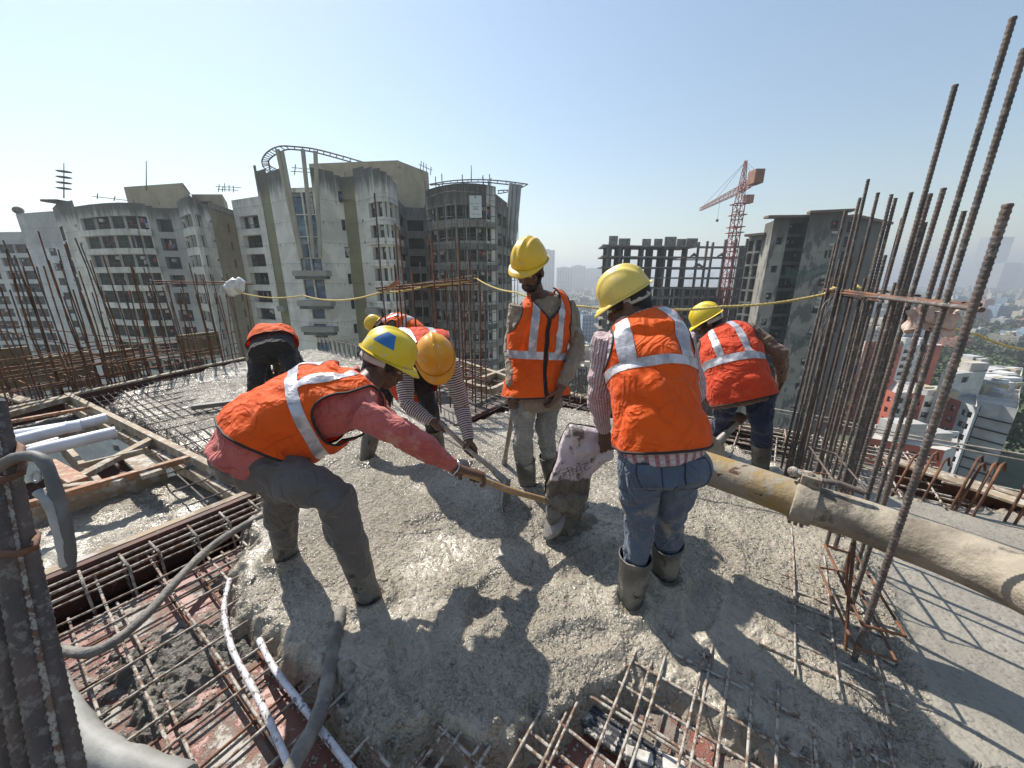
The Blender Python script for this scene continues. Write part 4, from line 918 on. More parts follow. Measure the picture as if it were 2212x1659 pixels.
for k in range(2600):
    Y_ = 150 * math.exp(rnd.random() * 2.9); u_ = rnd.uniform(1740, 2350) if rnd.random() < .85 else rnd.uniform(1190, 1310); p = pt(u_, Y_)
    r_ = rnd.uniform(5, 10); leaf_cloud((p.x, p.y, GZ + 3), (r_, r_, r_ * .8), 34, 1.3, arr)
tag(quads('treetops', arr, M_leaf), 'hazy treetops between the houses of the city', 'trees', kind='stuff')
def tree(x, y, zb, h, r, label, m_=None, n=900, leaf=.45):
    t_ = thing('tree', (x, y, zb), label, 'tree', 'trees below the slab edge'); mb = MB()
    mb.tube([(x, y, zb), (x + .3, y, zb + h * .3), (x - .2, y + .2, zb + h * .6)], [r * .09, r * .07, r * .04], 7)
    for k in range(5):
        a = k * 1.3; mb.tube([(x, y, zb + h * (.35 + .05 * k)), (x + r * .6 * math.cos(a), y + r * .6 * math.sin(a), zb + h * (.6 + .05 * k))], [r * .04, r * .015], 5)
    mb.build('trunk', M_trunk, t_); arr = []; leaf_cloud((x, y, zb + h * .5), (r, r, h * .45), n, leaf, arr); quads('crown', arr, m_ or M_leaf, t_)
for u, Y_, h, r, lab, mm in ((1255, 78, 14, 9, 'bright green tree seen in the gap right of the standing man', M_leafb), (1280, 100, 14, 10, 'darker tree behind the bright one in the gap right of the standing man', M_leaf), (1225, 120, 13, 9, 'dull green tree farther down the gap right of the standing man', M_leaf), (1262, 150, 12, 10, 'small far tree at the top of the gap right of the standing man', M_leaf),
                             (1790, 66, 14, 6, 'dark green tree low behind the thick cluster of upright bars', M_leaf), (1822, 84, 15, 7, 'mid green tree left of the red apartment block', M_leafb), (1838, 104, 16, 8, 'tall tree beside the foot of the red apartment block', M_leaf), (1800, 120, 15, 9, 'leafy tree between the unfinished tower and the red block', M_leafb), (1850, 70, 12, 6, 'yellowish green tree just under the slab edge', M_leafb),
                             (2190, 210, 20, 15, 'big light green tree behind the cluttered grey roofs', M_leafb), (2120, 260, 16, 16, 'broad dark tree beyond the cluttered grey roofs', M_leaf), (2230, 300, 18, 18, 'broad tree near the right edge beyond the grey roofs', M_leaf), (2060, 280, 16, 15, 'broad dull tree behind the pale rooftop box', M_leaf), (2240, 120, 20, 14, 'very dark tree mass at the lower right corner of the city', M_leaf)):
    p = pt(u, Y_); tree(p.x, p.y, GZ, h, r, lab, mm, 1400, .5)
# haze
hm = bpy.data.materials.new('haze'); hm.use_nodes = True; t = hm.node_tree; t.nodes.clear(); out = t.nodes.new('ShaderNodeOutputMaterial'); pv = t.nodes.new('ShaderNodeVolumePrincipled')
pv.inputs['Color'].default_value = (.80, .86, .93, 1); pv.inputs['Density'].default_value = .00052; pv.inputs['Anisotropy'].default_value = .35; t.links.new(pv.outputs[0], out.inputs['Volume'])
mb = MB(); mb.box((0, 3400, 61.5), (15000, 8000, 249)); hz = mb.build('haze', hm); tag(hz, 'thin bluish haze lying over the whole city', 'haze', kind='stuff')
# ---------------------------------------------------------------- reinforcement
ribn = 0
def bar(mb, a, b_, r=.006, wob=.004, n=6, ribs=False, k=5):
    a = Vector(a); b_ = Vector(b_); L = (b_ - a).length
    if ribs:
        st = max(2, int(L / .0055)); pts = [lerp(a, b_, i / st) for i in range(st + 1)]
        mb.tube(pts, [r * ((1.12 if r < .0125 else 1.06) if i % 3 == 0 else .95) for i in range(st + 1)], n); return
    st = max(2, int(L / .35)); ph = rnd.uniform(0, 6)
    mb.tube([lerp(a, b_, i / st) + Vector((wob * math.sin(ph + i * 1.7), wob * math.cos(ph * 2 + i * 1.3), wob * .6 * math.sin(i * 2.1 + ph))) for i in range(st + 1)], r, n)
def onebar(parent, a, b_, r, m, ribs=False, wob=.004, n=6, name='bar'):
    mb = MB(); bar(mb, a, b_, r, wob, n, ribs); return mb.build(name, m, parent)
def mat_grid(label, a0, a1, b0, b1, sa, sb, z, r, m1, m2=None):
    t_ = thing('rebar_mat', AB((a0 + a1) / 2, (b0 + b1) / 2, z), label, 'rebar mat')
    b_ = b0
    while b_ < b1: onebar(t_, AB(a0 + rnd.uniform(-.05, .05), b_, z), AB(a1, b_ + rnd.uniform(-.02, .02), z), r, rnd.choice([m1, m2 or m1])); b_ += sb * rnd.uniform(.8, 1.2)
    a = a0 + .1
    while a < a1: onebar(t_, AB(a, b0 - .1, z + 2 * r), AB(a + rnd.uniform(-.02, .02), b1 + .1, z + 2 * r), r * .9, rnd.choice([m1, m2 or m1])); a += sa * rnd.uniform(.8, 1.2)
    return t_
mat_grid('muddy steel bar mat over the red deck in the foreground', -2.80, .60, -1.9, 1.62, .17, .19, -.058, .0062, M_bar_mud, M_bar_mud)
mat_grid('cement-splashed bar mat half sunk in the concrete at the bottom right', -.75, .62, -.6, 1.35, .105, .115, -.048, .0058, M_bar_mud, M_bar_mud)
mat_grid('rusty second bar layer just above the red deck in the foreground', -2.5, -.6, -1.7, .9, .21, .16, -.115, .006, M_bar_rust, M_bar_mud)
mat_grid('half-buried bar mat glinting beyond the timber rail', -7.7, -2.95, .62, 2.1, .30, .075, -.020, .006, M_bar_dark)
mat_grid('dense bar mesh at the far slab edge behind the standing man', -4.3, -1.5, 3.35, 4.2, .16, .10, -.03, .007, M_bar_dark, M_bar_mud)
mat_grid('cement-caked bar mesh behind the man in navy trousers', -1.3, 1.2, 3.45, 4.25, .17, .13, -.01, .007, M_bar_mud)
mat_grid('cement-caked lower bars around the foot of the rebar column', .18, .60, 1.55, 3.1, .12, .10, -.002, .0052, M_bar_mud, M_bar_mud)
def cage(label, p0, dirv, L, w_, h_, ztop, step, r, m_, ms):
    t_ = thing('beam_cage', p0, label, 'beam cage'); d = dirv; s_ = Vector((-d.y, d.x, 0))
    for o_ in (0, .5, 1):
        for z in (ztop, ztop - h_):
            onebar(t_, p0 + s_ * (w_ * (o_ - .5)) + Vector((0, 0, z)), p0 + d * L + s_ * (w_ * (o_ - .5)) + Vector((0, 0, z)), r, m_)
    k = 0; x = .1
    while x < L and k < 70:
        mb = MB(); c_ = p0 + d * x; j = rnd.uniform(-.01, .01)
        cs = [c_ + s_ * (w_ / 2 + .01) + Vector((0, 0, ztop + .012)), c_ - s_ * (w_ / 2 + .01) + d * j + Vector((0, 0, ztop + .014)), c_ - s_ * (w_ / 2 + .01) + Vector((0, 0, ztop - h_)), c_ + s_ * (w_ / 2 + .01) + Vector((0, 0, ztop - h_))]
        mb.tube(cs + [cs[0], cs[0] - s_ * .05 - Vector((0, 0, .05))], r * .75, 6); mb.build('stirrup', ms, t_); x += step * rnd.uniform(.75, 1.25); k += 1
    return t_
cage('beam cage lying open in the dark trench beside the red deck', AB(-2.635, -1.9), E2, 2.9, .15, .36, -.01, .15, .009, M_bar_mud, M_bar_mud)
cage('beam cage along the far edge behind the standing man', AB(-4.3, 4.05), E1, 3.3, .16, .12, .05, .13, .009, M_bar_dark, M_bar_mud)
cage('beam cage along the far edge behind the man in navy trousers', AB(-.9, 4.0), E1, 2.1, .2, .12, .07, .11, .009, M_bar_mud, M_bar_mud)
cage('beam cage rising from the concrete at the right slab edge', AB(1.15, 3.72), E1, 3.0, .14, .12, .06, .16, .009, M_bar_mud, M_bar_rust)
# ---- right wall column
colr = thing('rebar_column', Vector((1.7, 1.8, 0)), 'tall ribbed upright rebar column with tied hoops on the right of the slab', 'rebar column')
tops = [(1827, 454, 2.45), (1805, 526, 2.6), (1815, 560, 2.5), (1858, 427, 2.35), (1876, 387, 2.3), (1897, 416, 2.2), (1838, 564, 2.4), (1866, 524, 2.3), (1926, 420, 2.05), (1935, 428, 2.15), (1913, 551, 2.1), (1969, 415, 1.95), (2064, 183, 1.75), (2010, 418, 1.85), (2039, 406, 1.7), (2189, 37, 1.5), (2083, 456, 1.6), (2214, 104, 1.35), (2178, 440, 1.1), (1800, 600, 2.55), (1822, 590, 2.35), (1846, 520, 2.5), (1884, 470, 2.45), (1905, 500, 2.3), (1950, 470, 2.2), (1980, 520, 2.0), (2000, 480, 2.05), (1870, 600, 2.2), (1935, 610, 1.95)]
for i, (u, v, Y_) in enumerate(tops):
    p = P(u, v, Y_); r_ = .0093 if v < 450 and u > 2000 else .0080
    if i == 18: r_ = .0105
    onebar(colr, (p.x + rnd.uniform(-.03, .01), Y_ + rnd.uniform(-.02, .02), -.08), p, r_, M_bar_dark, True, n=8)
F_, K_ = Vector((1.40, 1.12, 0)), Vector((2.10, 2.62, 0)); wd = (K_ - F_).normalized(); ws = Vector((wd.y, -wd.x, 0))
for z, m_, r_ in ((.08, M_orange_rust, .0055), (.20, M_bar_rust, .0055), (.36, M_bar_rust, .005), (.50, M_bar_dark, .005)):
    mb = MB(); w2 = .06; cs = [F_ - wd * .06 - ws * w2, F_ - wd * .06 + ws * w2, F_ + wd * .40 + ws * w2, F_ + wd * .40 - ws * w2]
    if z > .3: cs = [c_ + wd * .5 for c_ in cs]
    cs = [c_ + Vector((0, 0, z + rnd.uniform(-.012, .012))) for c_ in cs]; mb.tube(cs + [cs[0]], r_, 7); mb.build('hoop', m_, colr)
for k, (z, o_) in enumerate(((1.345, -.05), (1.36, .02), (1.33, .06))):
    a = J(2123 - k * 6, 667 - k * 3, 1.13 + .05 * k); c_ = J(1786 - k * 5, 632 - k * 4, 2.55); onebar(colr, a, c_, .008, M_bar_rust if k else M_bar_dark, wob=.006, n=8, name='tie_bar')
onebar(colr, J(1786, 634, 2.5), J(1906, 652, 1.95), .007, M_bar_rust, name='tie_bar'); onebar(colr, J(1860, 622, 2.4), J(1985, 640, 1.95), .007, M_orange_rust, name='tie_bar')
for p, q in ((F_ - ws * .06, F_ + wd * .12 - ws * .07 + Vector((0, 0, .42))), (F_ + wd * .35 + ws * .05, F_ + wd * .2 - ws * .05 + Vector((0, 0, .32)))): onebar(colr, p, q, .006, M_bar_rust, name='brace_bar')
mb = MB()
for k in range(16):                      # twists of white binding wire
    s_ = rnd.random(); c_ = lerp(J(2115, 668, 1.16), J(1800, 634, 2.5), s_); pts = [c_ + Vector((rnd.uniform(-.02, .02), rnd.uniform(-.02, .02), rnd.uniform(-.025, .02))) for _ in range(5)]; mb.tube(pts, .0016, 4)
mb.build('binding_wire', mat('pale_wire', (.5, .5, .5), (.3, .3, .3), 30, .4, .5), colr)
wb = thing('wire_bundle', J(1810, 650, 2.35), 'grey bundle of binding wire hanging on the upright bars where the rope is tied', 'wire bundle'); mb = MB()
for k in range(46):
    a = J(1806 + rnd.uniform(-8, 22), 640 + rnd.uniform(-4, 4), 2.33); s_ = rnd.uniform(-1, 1); mb.tube([a, a + Vector((s_ * .05, -.01, -.04)), a + Vector((s_ * .09, -.01, -.14)), a + Vector((s_ * .10 + rnd.uniform(-.02, .02), 0, -.22 - rnd.random() * .05))], .0013, 4)
mb.build('wires', mat('grey_wire', (.30, .32, .34), (.2, .2, .22), 30, .4, .5), wb)
cb = thing('cloth_pouch', J(2015, 695, 1.9), 'pale pink cloth wrapped round the upright bars under the tie bar', 'cloth'); mb = MB()
cc = J(2012, 690, 1.62); rr_ = .085
Xc = np.zeros((10, 40, 3))
for i in range(10):
    for k in range(40):
        a = 2 * math.pi * k / 40; fold = .008 * math.sin(a * 7 + i) + .006 * math.sin(a * 13)
        Xc[i, k] = cc + Vector(((rr_ + fold) * math.cos(a), (.06 + fold) * math.sin(a), -.055 + .10 * i / 9 + .018 * math.sin(a * 2 + .6) - (.05 if math.sin(a) < -.2 and 3 < i < 6 else 0) * .3))
gridmesh('wrap', Xc, mat('pinkish_cloth', (.55, .44, .38), (.42, .30, .25), 20, .9, bump=.6, bsc=40), cb, wrap=True)
# ---- mid cluster behind the amber-helmeted man
cm = thing('rebar_column', Vector((-.7, 4.3, 0)), 'slender upright bars tied with scrap timber behind the man in the hooped jersey', 'rebar column')
for k, (uh, zt) in enumerate(((823, 2.28), (860, 2.02), (869, 1.98), (889, 1.52), (908, 1.62), (929, 1.88), (936, 1.86), (960, 1.52), (985, 1.90), (992, 1.86), (999, 1.50), (1013, 1.72), (1020, 1.55), (1034, 1.5), (852, 1.6), (975, 1.6), (1045, 1.3))):
    Y_ = (4.15, 4.35, 4.55)[k % 3]; p = pt(uh, Y_); onebar(cm, (p.x, p.y, -.1), (p.x + .01, p.y, zt), .0095, M_bar_rust if k % 4 else M_bar_dark, n=6)
for (u0, v0), (u1, v1), t0 in (((812, 622), (1030, 603), 4.15), ((818, 626), (1040, 612), 4.3), ((830, 618), (960, 622), 4.45), ((905, 634), (1005, 606), 4.2), ((950, 800), (1075, 830), 4.4)):
    onebar(cm, J(u0, v0, t0), J(u1, v1, t0), .009, M_bar_rust, name='tie_bar')
mb = MB(); mb.beam(J(868, 618, 4.2), J(1028, 594, 4.2), .045, .02); mb.build('tie_batten', M_wood, cm)
mb = MB(); mb.beam(J(835, 628, 4.1), J(862, 606, 4.1), .03, .05); mb.build('tie_batten', M_wood_red, cm)
for k in range(4):
    mb = MB(); z = .1 + .12 * k; mb.tube([pt(925, 4.15) + Vector((0, 0, z)), pt(1048, 4.15) + Vector((0, 0, z)), pt(1046, 4.55) + Vector((0, 0, z)), pt(925, 4.55) + Vector((0, 0, z)), pt(925, 4.15) + Vector((0, 0, z))], .006, 6); mb.build('hoop', M_bar_rust, cm)
# ---- perimeter cages on the far left edge
e0, e1_ = G(-120, 896), G(545, 776)
labs = ['sparse cage of upright bars at the far left edge, first from the left', 'dense dark cage of upright bars beside the left photo edge', 'leaning upright bars in front of the pale slab tower', 'tallest upright bars in front of the pale slab tower', 'upright bars just left of the balcony bands', 'thin upright bars in front of the balcony bands', 'upright bars below the beige roof box', 'upright bars under the long horizontal tie, middle of the left edge', 'upright bars where the white plastic bag hangs']
for k, lab in enumerate(labs):
    f = (k + .3) / 9; base = lerp(e0, e1_, f); t_ = thing('rebar_cage', base, lab, 'rebar cage'); dd = (e1_ - e0).normalized(); ss = Vector((-dd.y, dd.x, 0))
    hh = (1.55, 1.8, 1.85, 2.1, 1.7, 1.6, 1.55, 1.65, 1.65)[k]
    for i in range(11 if k in (1, 2, 3) else 9):
        p = base + dd * (.085 * (i - 4) + rnd.uniform(-.03, .03)) + ss * (.06 + .16 * (i % 2) + rnd.uniform(-.03, .03)); lean = rnd.uniform(-.06, .06)
        onebar(t_, p + Vector((0, 0, -.3)), p + Vector((lean, lean * .5, hh * rnd.uniform(.68, 1.02))), .0075, M_bar_rust if i % 3 else M_bar_dark, wob=.012)
    for z in (.12, .3, .5):
        if k % 2: onebar(t_, base - dd * .45 + Vector((0, 0, z)), base + dd * .45 + Vector((0, 0, z + .03)), .006, M_bar_rust, name='tie_bar')
pg = thing('perimeter_steel', G(150, 850), 'tangle of rusty horizontal bars and hoops beyond the far left slab edge', 'reinforcement')
dd = (e1_ - e0).normalized(); ss = Vector((-dd.y, dd.x, 0))
for k in range(26):
    f0 = rnd.uniform(0, .5); f1 = f0 + rnd.uniform(.2, .5); z = rnd.choice((-.25, -.1, .02, .10, .22, .3)) + rnd.uniform(-.03, .03); o_ = rnd.choice((.1, .35, .7, 1.1)); 
    onebar(pg, lerp(e0, e1_, f0) + ss * o_ + Vector((0, 0, z)), lerp(e0, e1_, min(1, f1)) + ss * o_ + Vector((0, 0, z + rnd.uniform(-.03, .03))), .009, rnd.choice([M_bar_rust, M_bar_rust, M_orange_rust]), wob=.01)
for k in range(22):
    base = lerp(e0, e1_, k / 25) + ss * .3; mb = MB(); z0 = rnd.uniform(-.05, .05); w_ = rnd.uniform(.10, .16); cs = [base + ss * -w_ + Vector((0, 0, z0 + .16)), base + ss * w_ + Vector((0, 0, z0 + .17)), base + ss * w_ + Vector((0, 0, z0 - .2)), base - ss * w_ + Vector((0, 0, z0 - .2))]
    mb.tube(cs + [cs[0]], .007, 5); mb.build('hoop', M_bar_rust, pg)
for k, (u0, u1, v0, v1, t0) in enumerate(((0, 260, 640, 690, 9), (0, 190, 655, 712, 8.5), (150, 400, 690, 700, 9), (200, 420, 705, 712, 9.5), (180, 350, 680, 688, 9), (0, 210, 700, 722, 8), (60, 300, 716, 724, 8.6), (0, 160, 728, 742, 7.6), (100, 420, 735, 728, 8.5))):
    onebar(pg, J(u0, v0 + 60, t0), J(u1, v1 + 40, t0), .014, M_bar_rust, wob=.02)
for k, (u, v, w_, h_) in enumerate(((20, 800, .7, .9), (108, 806, .45, .7), (178, 800, .40, .8), (262, 784, .5, .6), (432, 745, .8, .55))):
    mb = MB(); c_ = J(u, v, 7.6 + .3 * k); mb.box(c_, (w_, .12, h_), (dd, ss, Vector((0, 0, 1)))); ob = mb.build('shutter_panel', M_shut if k else (M_shut := mat('stained_shutter', (.20, .14, .075), (.12, .085, .05), 3, .85, stretch=(1, 1, .3), c3=(.3, .27, .22), sc3=5)), None)
    tag(ob, ['rusty-stained wall shutter standing below the left edge, outermost', 'stained wall shutter below the left edge, second from the left', 'stained wall shutter below the left edge, third from the left', 'stained wall shutter below the left edge under the balcony bands', 'ochre-stained wall shutter below the edge near the end of the tie bar'][k], 'shutter')
tl_ = thing('tie_rail', J(430, 610, 6.3), 'long doubled horizontal tie bar crossing the upright bars on the left', 'tie rail')
onebar(tl_, J(325, 607, 6.6), J(545, 611, 6.6), .012, M_bar_rust); onebar(tl_, J(335, 612, 6.5), J(548, 614, 6.5), .010, M_bar_rust)
wbg = thing('plastic_bag', J(508, 622, 6.4), 'crumpled white plastic bag tied to the upright bars at the rope end', 'bag'); mb = MB(); mb.ball(J(510, 616, 6.35), (.13, .10, .12), 14); mb.ball(J(500, 626, 6.35), (.10, .08, .09), 10); mb.ball(J(519, 612, 6.35), (.07, .06, .10), 10)
V = np.array(mb.v); V += .035 * np.stack([vnoise(V, 14, q) for q in (1, 2, 3)], 1); mb.v = [tuple(x) for x in V]; mb.build('bag', mat('white_film', (.68, .68, .66), (.5, .5, .48), 14, .4), wbg)
# small starter bars: behind, right edge
sb_ = thing('starter_bars', G(740, 770), 'row of short hooked starter bars along the far edge behind the bent men', 'starter bars')
for i in range(17):
    f = i / 16; p = lerp(G(690, 757), G(868, 800), f); mb = MB(); mb.tube([p + Vector((0, 0, -.1)), p + Vector((0, 0, .26)), p + Vector((.05, .02, .28)), p + Vector((.06, .02, .05))], .008, 6); mb.build('starter_bar', M_bar_dark, sb_)
onebar(sb_, G(690, 757) + Vector((0, 0, .26)), G(868, 800) + Vector((0, 0, .26)), .007, M_bar_dark)
s2 = thing('starter_bars', G(2100, 1090), 'hooked rusty starter bars at the right slab edge', 'starter bars')
for (u, v, w_) in ((1965, 1072, .30), (1990, 1080, .28), (2052, 1098, .34), (2062, 1100, .3), (2086, 1106, .32), (2100, 1112, .33), (2168, 1124, .34), (2190, 1130, .3), (1930, 1060, .25)):
    p = G(u, v); mb = MB(); q = p + Vector((.10, .03, w_)); mb.tube([p - Vector((0, 0, .05)), p + Vector((.03, 0, w_ * .4)), q, q + Vector((.05, .02, .01)), q + Vector((.07, .02, -.05))], .0075, 7); mb.build('starter_bar', M_bar_rust, s2)
s3 = thing('starter_bars', G(1260, 880), 'two slim loop bars standing at the edge right of the standing man', 'starter bars')
for u in (1178, 1186, 1208, 1240, 1246, 1256): 
    p = G(u, 866 if u > 1230 else 862); mb = MB(); mb.tube([p, p + Vector((0, 0, .42)), p + Vector((.02, 0, .45)), p + Vector((.04, 0, .42)), p + Vector((.04, 0, .1))], .006, 6); mb.build('starter_bar', M_bar_dark, s3)
gr_ = thing('guard_rail', J(1800, 920, 3.2), 'two thin pale guard bars running along the right slab edge', 'rail')
M_rail = mat('pale_bar', (.36, .33, .29), (.22, .18, .15), 12, .7)
for pts in ([(1640, 878, 3.6), (1790, 903, 3.3), (1935, 935, 3.0), (2080, 960, 2.7), (2230, 985, 2.5)], [(1640, 884, 3.6), (1790, 912, 3.3), (1935, 942, 3.0), (2080, 970, 2.7), (2230, 998, 2.5)]):
    mb = MB(); mb.tube([J(*p) for p in pts], .0065, 7); mb.build('rail_bar', M_rail, gr_)
# ---- bundle right beside the camera on the left
nb = thing('rebar_column', Vector((-1.15, .72, 0)), 'thick dark rebar bundle close to the camera at the left edge', 'rebar column')
for (u0, u1, t0, r_, m_) in ((-110, 20, .86, .016, M_bar_dark), (-80, 62, .84, .017, M_bar_dark), (-52, 104, .83, .017, M_bar_dark), (-26, 140, .85, .015, M_bar_mud), (-5, 176, .86, .014, M_bar_dark), (-60, 40, .95, .013, M_bar_rust), (-34, 86, .97, .012, M_bar_dark), (-120, -20, .9, .014, M_bar_rust)):
    a, b_ = J(u0, 870, t0), J(u1, 1700, t0 * .93); onebar(nb, b_ + (b_ - a) * .2, a, r_, m_, True, n=10)
for v_, m_ in ((1012, M_orange_rust), (1040, M_orange_rust), (1200, M_orange_rust)):
    mb = MB(); k = (v_ - 870) * .18 - 45; mb.tube([J(-50, v_ - 10, .80), J(20 + k, v_ - 2, .79), J(60 + k, v_ - 18, .80), J(66 + k, v_ - 45, .86), J(40 + k, v_ - 60, .92), J(-40, v_ - 60, .95)], .0075, 8); mb.build('hoop', m_, nb)
for k in range(14):
    mb = MB(); v_ = 1330 + k * 26; mb.tube([J(-20, v_ + 40, 1.02), J(20 + k * 4, v_ - 6 + rnd.uniform(-8, 8), 1.08)], .0055, 6); mb.build('link_bar', rnd.choice([M_orange_rust, M_bar_mud, M_bar_rust]), nb)
wire = thing('wire_loop', J(75, 1020, .76), 'curl of binding wire on the thick bundle at the left', 'wire'); mb = MB(); mb.tube([J(78 + 11 * math.cos(a * .7) + rnd.uniform(-2, 2), 1030 + 11 * math.sin(a * .7) + rnd.uniform(-2, 2), .74) for a in range(22)], .0022, 5); mb.build('loop', mat('galvanised_wire', (.35, .37, .36), rough=.4, metal=.6), wire)
def hose(name, pts, r, label, m=None, cat='hose', z=None, n=14, rfn=None):
    P3 = [G(*p[:2], p[2]) if z is None else G(*p, z) for p in pts] if not isinstance(pts[0], Vector) else pts
    out = []
    for i in range(len(P3) - 1):
        a = P3[max(i - 1, 0)]; b_ = P3[i]; c_ = P3[i + 1]; d_ = P3[min(i + 2, len(P3) - 1)]
        for k in range(8): s_ = k / 8; out.append(.5 * ((2 * b_) + (c_ - a) * s_ + (2 * a - 5 * b_ + 4 * c_ - d_) * s_ ** 2 + (3 * b_ - a - 3 * c_ + d_) * s_ ** 3))
    out.append(P3[-1]); mb = MB(); rr = [r * (1 + .05 * math.sin(i * .9) + .03 * math.sin(i * 2.3)) if rfn is None else rfn(i / len(out)) for i in range(len(out))]
    mb.tube(out, rr, n); ob = mb.build(name, m or M_hose, None); tag(ob, label, cat); return ob
hose('rubber_tube', [J(-20, 1020, .75), J(25, 992, .74), J(70, 985, .74), J(100, 1005, .74), J(128, 1085, .74), J(146, 1160, .745), J(150, 1228, .75)], .0105, 'dark bent rubber tube hanging over the thick bundle at the left', mat('dark_rubber', (.10, .10, .095), (.17, .165, .15), 12, .6), 'tube')
hose('rubber_tube', [J(82, 1062, .73), J(104, 1085, .73), J(122, 1130, .735), J(134, 1180, .74), J(142, 1222, .745)], .0085, 'pale grey rubber tube hanging beside the darker one at the left', mat('pale_rubber', (.36, .36, .35), (.24, .24, .23), 12, .5), 'tube')
hose('muddy_hose', [(110, 1400), (190, 1410), (255, 1380), (325, 1318), (395, 1240), (455, 1182), (515, 1142), (572, 1112)], .020, 'thick mud-caked hose curving over the bar mat towards the boots', z=.0)
hose('grey_hose', [(95, 1440), (160, 1560), (225, 1625), (300, 1655), (400, 1690)], .042, 'fat grey hose in the bottom left corner', mat('grey_hose_rubber', (.30, .30, .28), (.22, .22, .20), 6, .6, bump=.3, bsc=70), z=.02)
hose('muddy_hose', [(738, 1318), (722, 1390), (706, 1480), (682, 1560), (640, 1640), (600, 1720)], .026, 'grey mud-coated hose lying at the bottom edge left of centre', z=-.005)
M_cond = M_pvc_dirty
hose('conduit', [(496, 1252), (484, 1315), (500, 1398), (548, 1490), (590, 1575), (640, 1690)], .0115, 'white electrical conduit curving from the concrete, longer left one', M_cond, 'conduit', z=-.04)
hose('conduit', [(560, 1382), (590, 1440), (650, 1520), (715, 1605), (790, 1700)], .0120, 'straighter white conduit right of the curved one', M_cond, 'conduit', z=-.045)
M_bcond = mat('splashed_black_pipe', (.03, .03, .034), (.05, .05, .055), 9, .4, c3=(.46, .43, .38), sc3=38, lo3=.55, hi3=.60, bump=.5, bsc=50)
for k, lab in enumerate(('uppermost black splashed pipe under the bars, bottom right', 'second black splashed pipe under the bars, bottom right', 'third black splashed pipe under the bars, bottom right', 'fourth black splashed pipe under the bars, bottom right', 'lowest black splashed pipe under the bars, bottom right')):
    a = G(1240 + k * 6, 1508 + k * 17, -.105); hose('splashed_pipe', [a, a + E1 * .35 + E2 * .01, a + E1 * .7, a + E1 * 1.15 + E2 * .015], .013, lab, M_bcond, 'pipe')
M_block = mat('cover_block', (.58, .56, .52), (.36, .33, .29), 18, .8, bump=.5, bsc=50)
for (u0, v0), (u1, v1), w_, lab in (((1350, 1628), (1410, 1650), .035, 'whitewashed spacer block under the bars at the bottom edge'), ((1430, 1652), (1480, 1672), .045, 'second whitewashed spacer block cut by the bottom edge'), ((1118, 1555), (1140, 1575), .04, 'small pale stone chip at the lip of the concrete')):
    a, c_ = G(u0, v0, -.11), G(u1, v1, -.11); mb = MB(); mb.beam(a, c_, w_, .05); tag(mb.build('spacer_block', M_block, None, bevel=.006), lab, 'block')
# ---- ropes
def rope(pts, label, r=.0085):
    P3 = pts; out = []
    for i in range(len(P3) - 1):
        a, c_ = P3[i], P3[i + 1]; L = (c_ - a).length; n = max(4, int(L / .012)); sag = .035 * min(L, 2) ** 1.2
        for k in range(n): f = k / n; out.append(lerp(a, c_, f) - Vector((0, 0, sag * 4 * f * (1 - f))))
    out.append(P3[-1]); mb = MB(); m_ = len(out)
    for s_ in range(3):
        st = []
        for i, p in enumerate(out):
            d = (out[min(i + 1, m_ - 1)] - out[max(i - 1, 0)]).normalized(); x = d.cross(Vector((0, 0, 1))).normalized(); y = d.cross(x); ph = i * .9 + s_ * 2.094; st.append(p + x * (r * .5 * math.cos(ph)) + y * (r * .5 * math.sin(ph)))
        mb.tube(st, r * .58, 5)
    ob = mb.build('rope', M_rope); tag(ob, label, 'rope'); return ob
rope([J(512, 630, 6.3), J(655, 638, 5.6), J(820, 632, 4.3), J(930, 616, 4.2), J(1028, 602, 4.15)], 'yellow rope running from the white bag to the tied bars on the left', .011)
rope([J(1030, 602, 4.15), J(1112, 631, 3.5), J(1262, 662, 3.0), J(1440, 668, 2.75), J(1560, 662, 2.65), J(1788, 634, 2.5)], 'yellow rope strung behind the helmets to the rebar column')
rope([J(1782, 634, 2.5), J(1800, 622, 2.4), J(1836, 630, 2.35), J(1815, 640, 2.45), J(1850, 618, 2.3), J(1880, 634, 2.25)], 'knotted yellow rope end wound round the rebar column', .010)
rope([J(2046, 702, 1.75), J(2110, 722, 1.85), J(2240, 758, 2.0)], 'yellow rope leaving the column to the right edge of the photo', .006)
# ---- concrete pump pipe
pp = thing('pump_pipe', J(1740, 1085, 1.65), 'thick concrete pump pipe, yellow at its far end and bare grey near the camera', 'pipe')
pipe_pts = [(1500, 1003, 1.90), (1620, 1043, 1.76), (1735, 1084, 1.63), (1850, 1120, 1.54), (1950, 1158, 1.44), (2050, 1193, 1.34), (2140, 1228, 1.24), (2230, 1268, 1.14), (2340, 1322, 1.02)]
PP = [J(*p) for p in pipe_pts]; PP[0] = J(1450, 985, 1.98); PP += [PP[-1] + (PP[-1] - PP[-2]) * 3.0, PP[-1] + (PP[-1] - PP[-2]) * 9.0]
M_py, t, b = nodes('yellow_pipe_paint'); co = coords(t); col = mixc(t, ramp(t, noise(t, co, 6, 6, .65), .40, .56), (.31, .21, .08), (.30, .26, .20)); col = mixc(t, ramp(t, noise(t, coords(t, (1, 3, 3)), 9, 4, .6), .62, .65), col, (.10, .05, .03)); t.links.new(col, b.inputs['Base Color']); b.inputs['Roughness'].default_value = .6; bumpn(t, b, noise(t, co, 40, 4), .4, .01)
M_pg = mat('cement_coated_pipe', (.35, .305, .235), (.20, .17, .13), 5, .85, bump=.9, bsc=26, bd=.012, c3=(.12, .10, .08), sc3=8, lo3=.56, hi3=.66)
mb = MB(); mb.tube(PP[:3], [.080, .082, .083], 32); mb.build('yellow_section', M_py, pp)
out = []
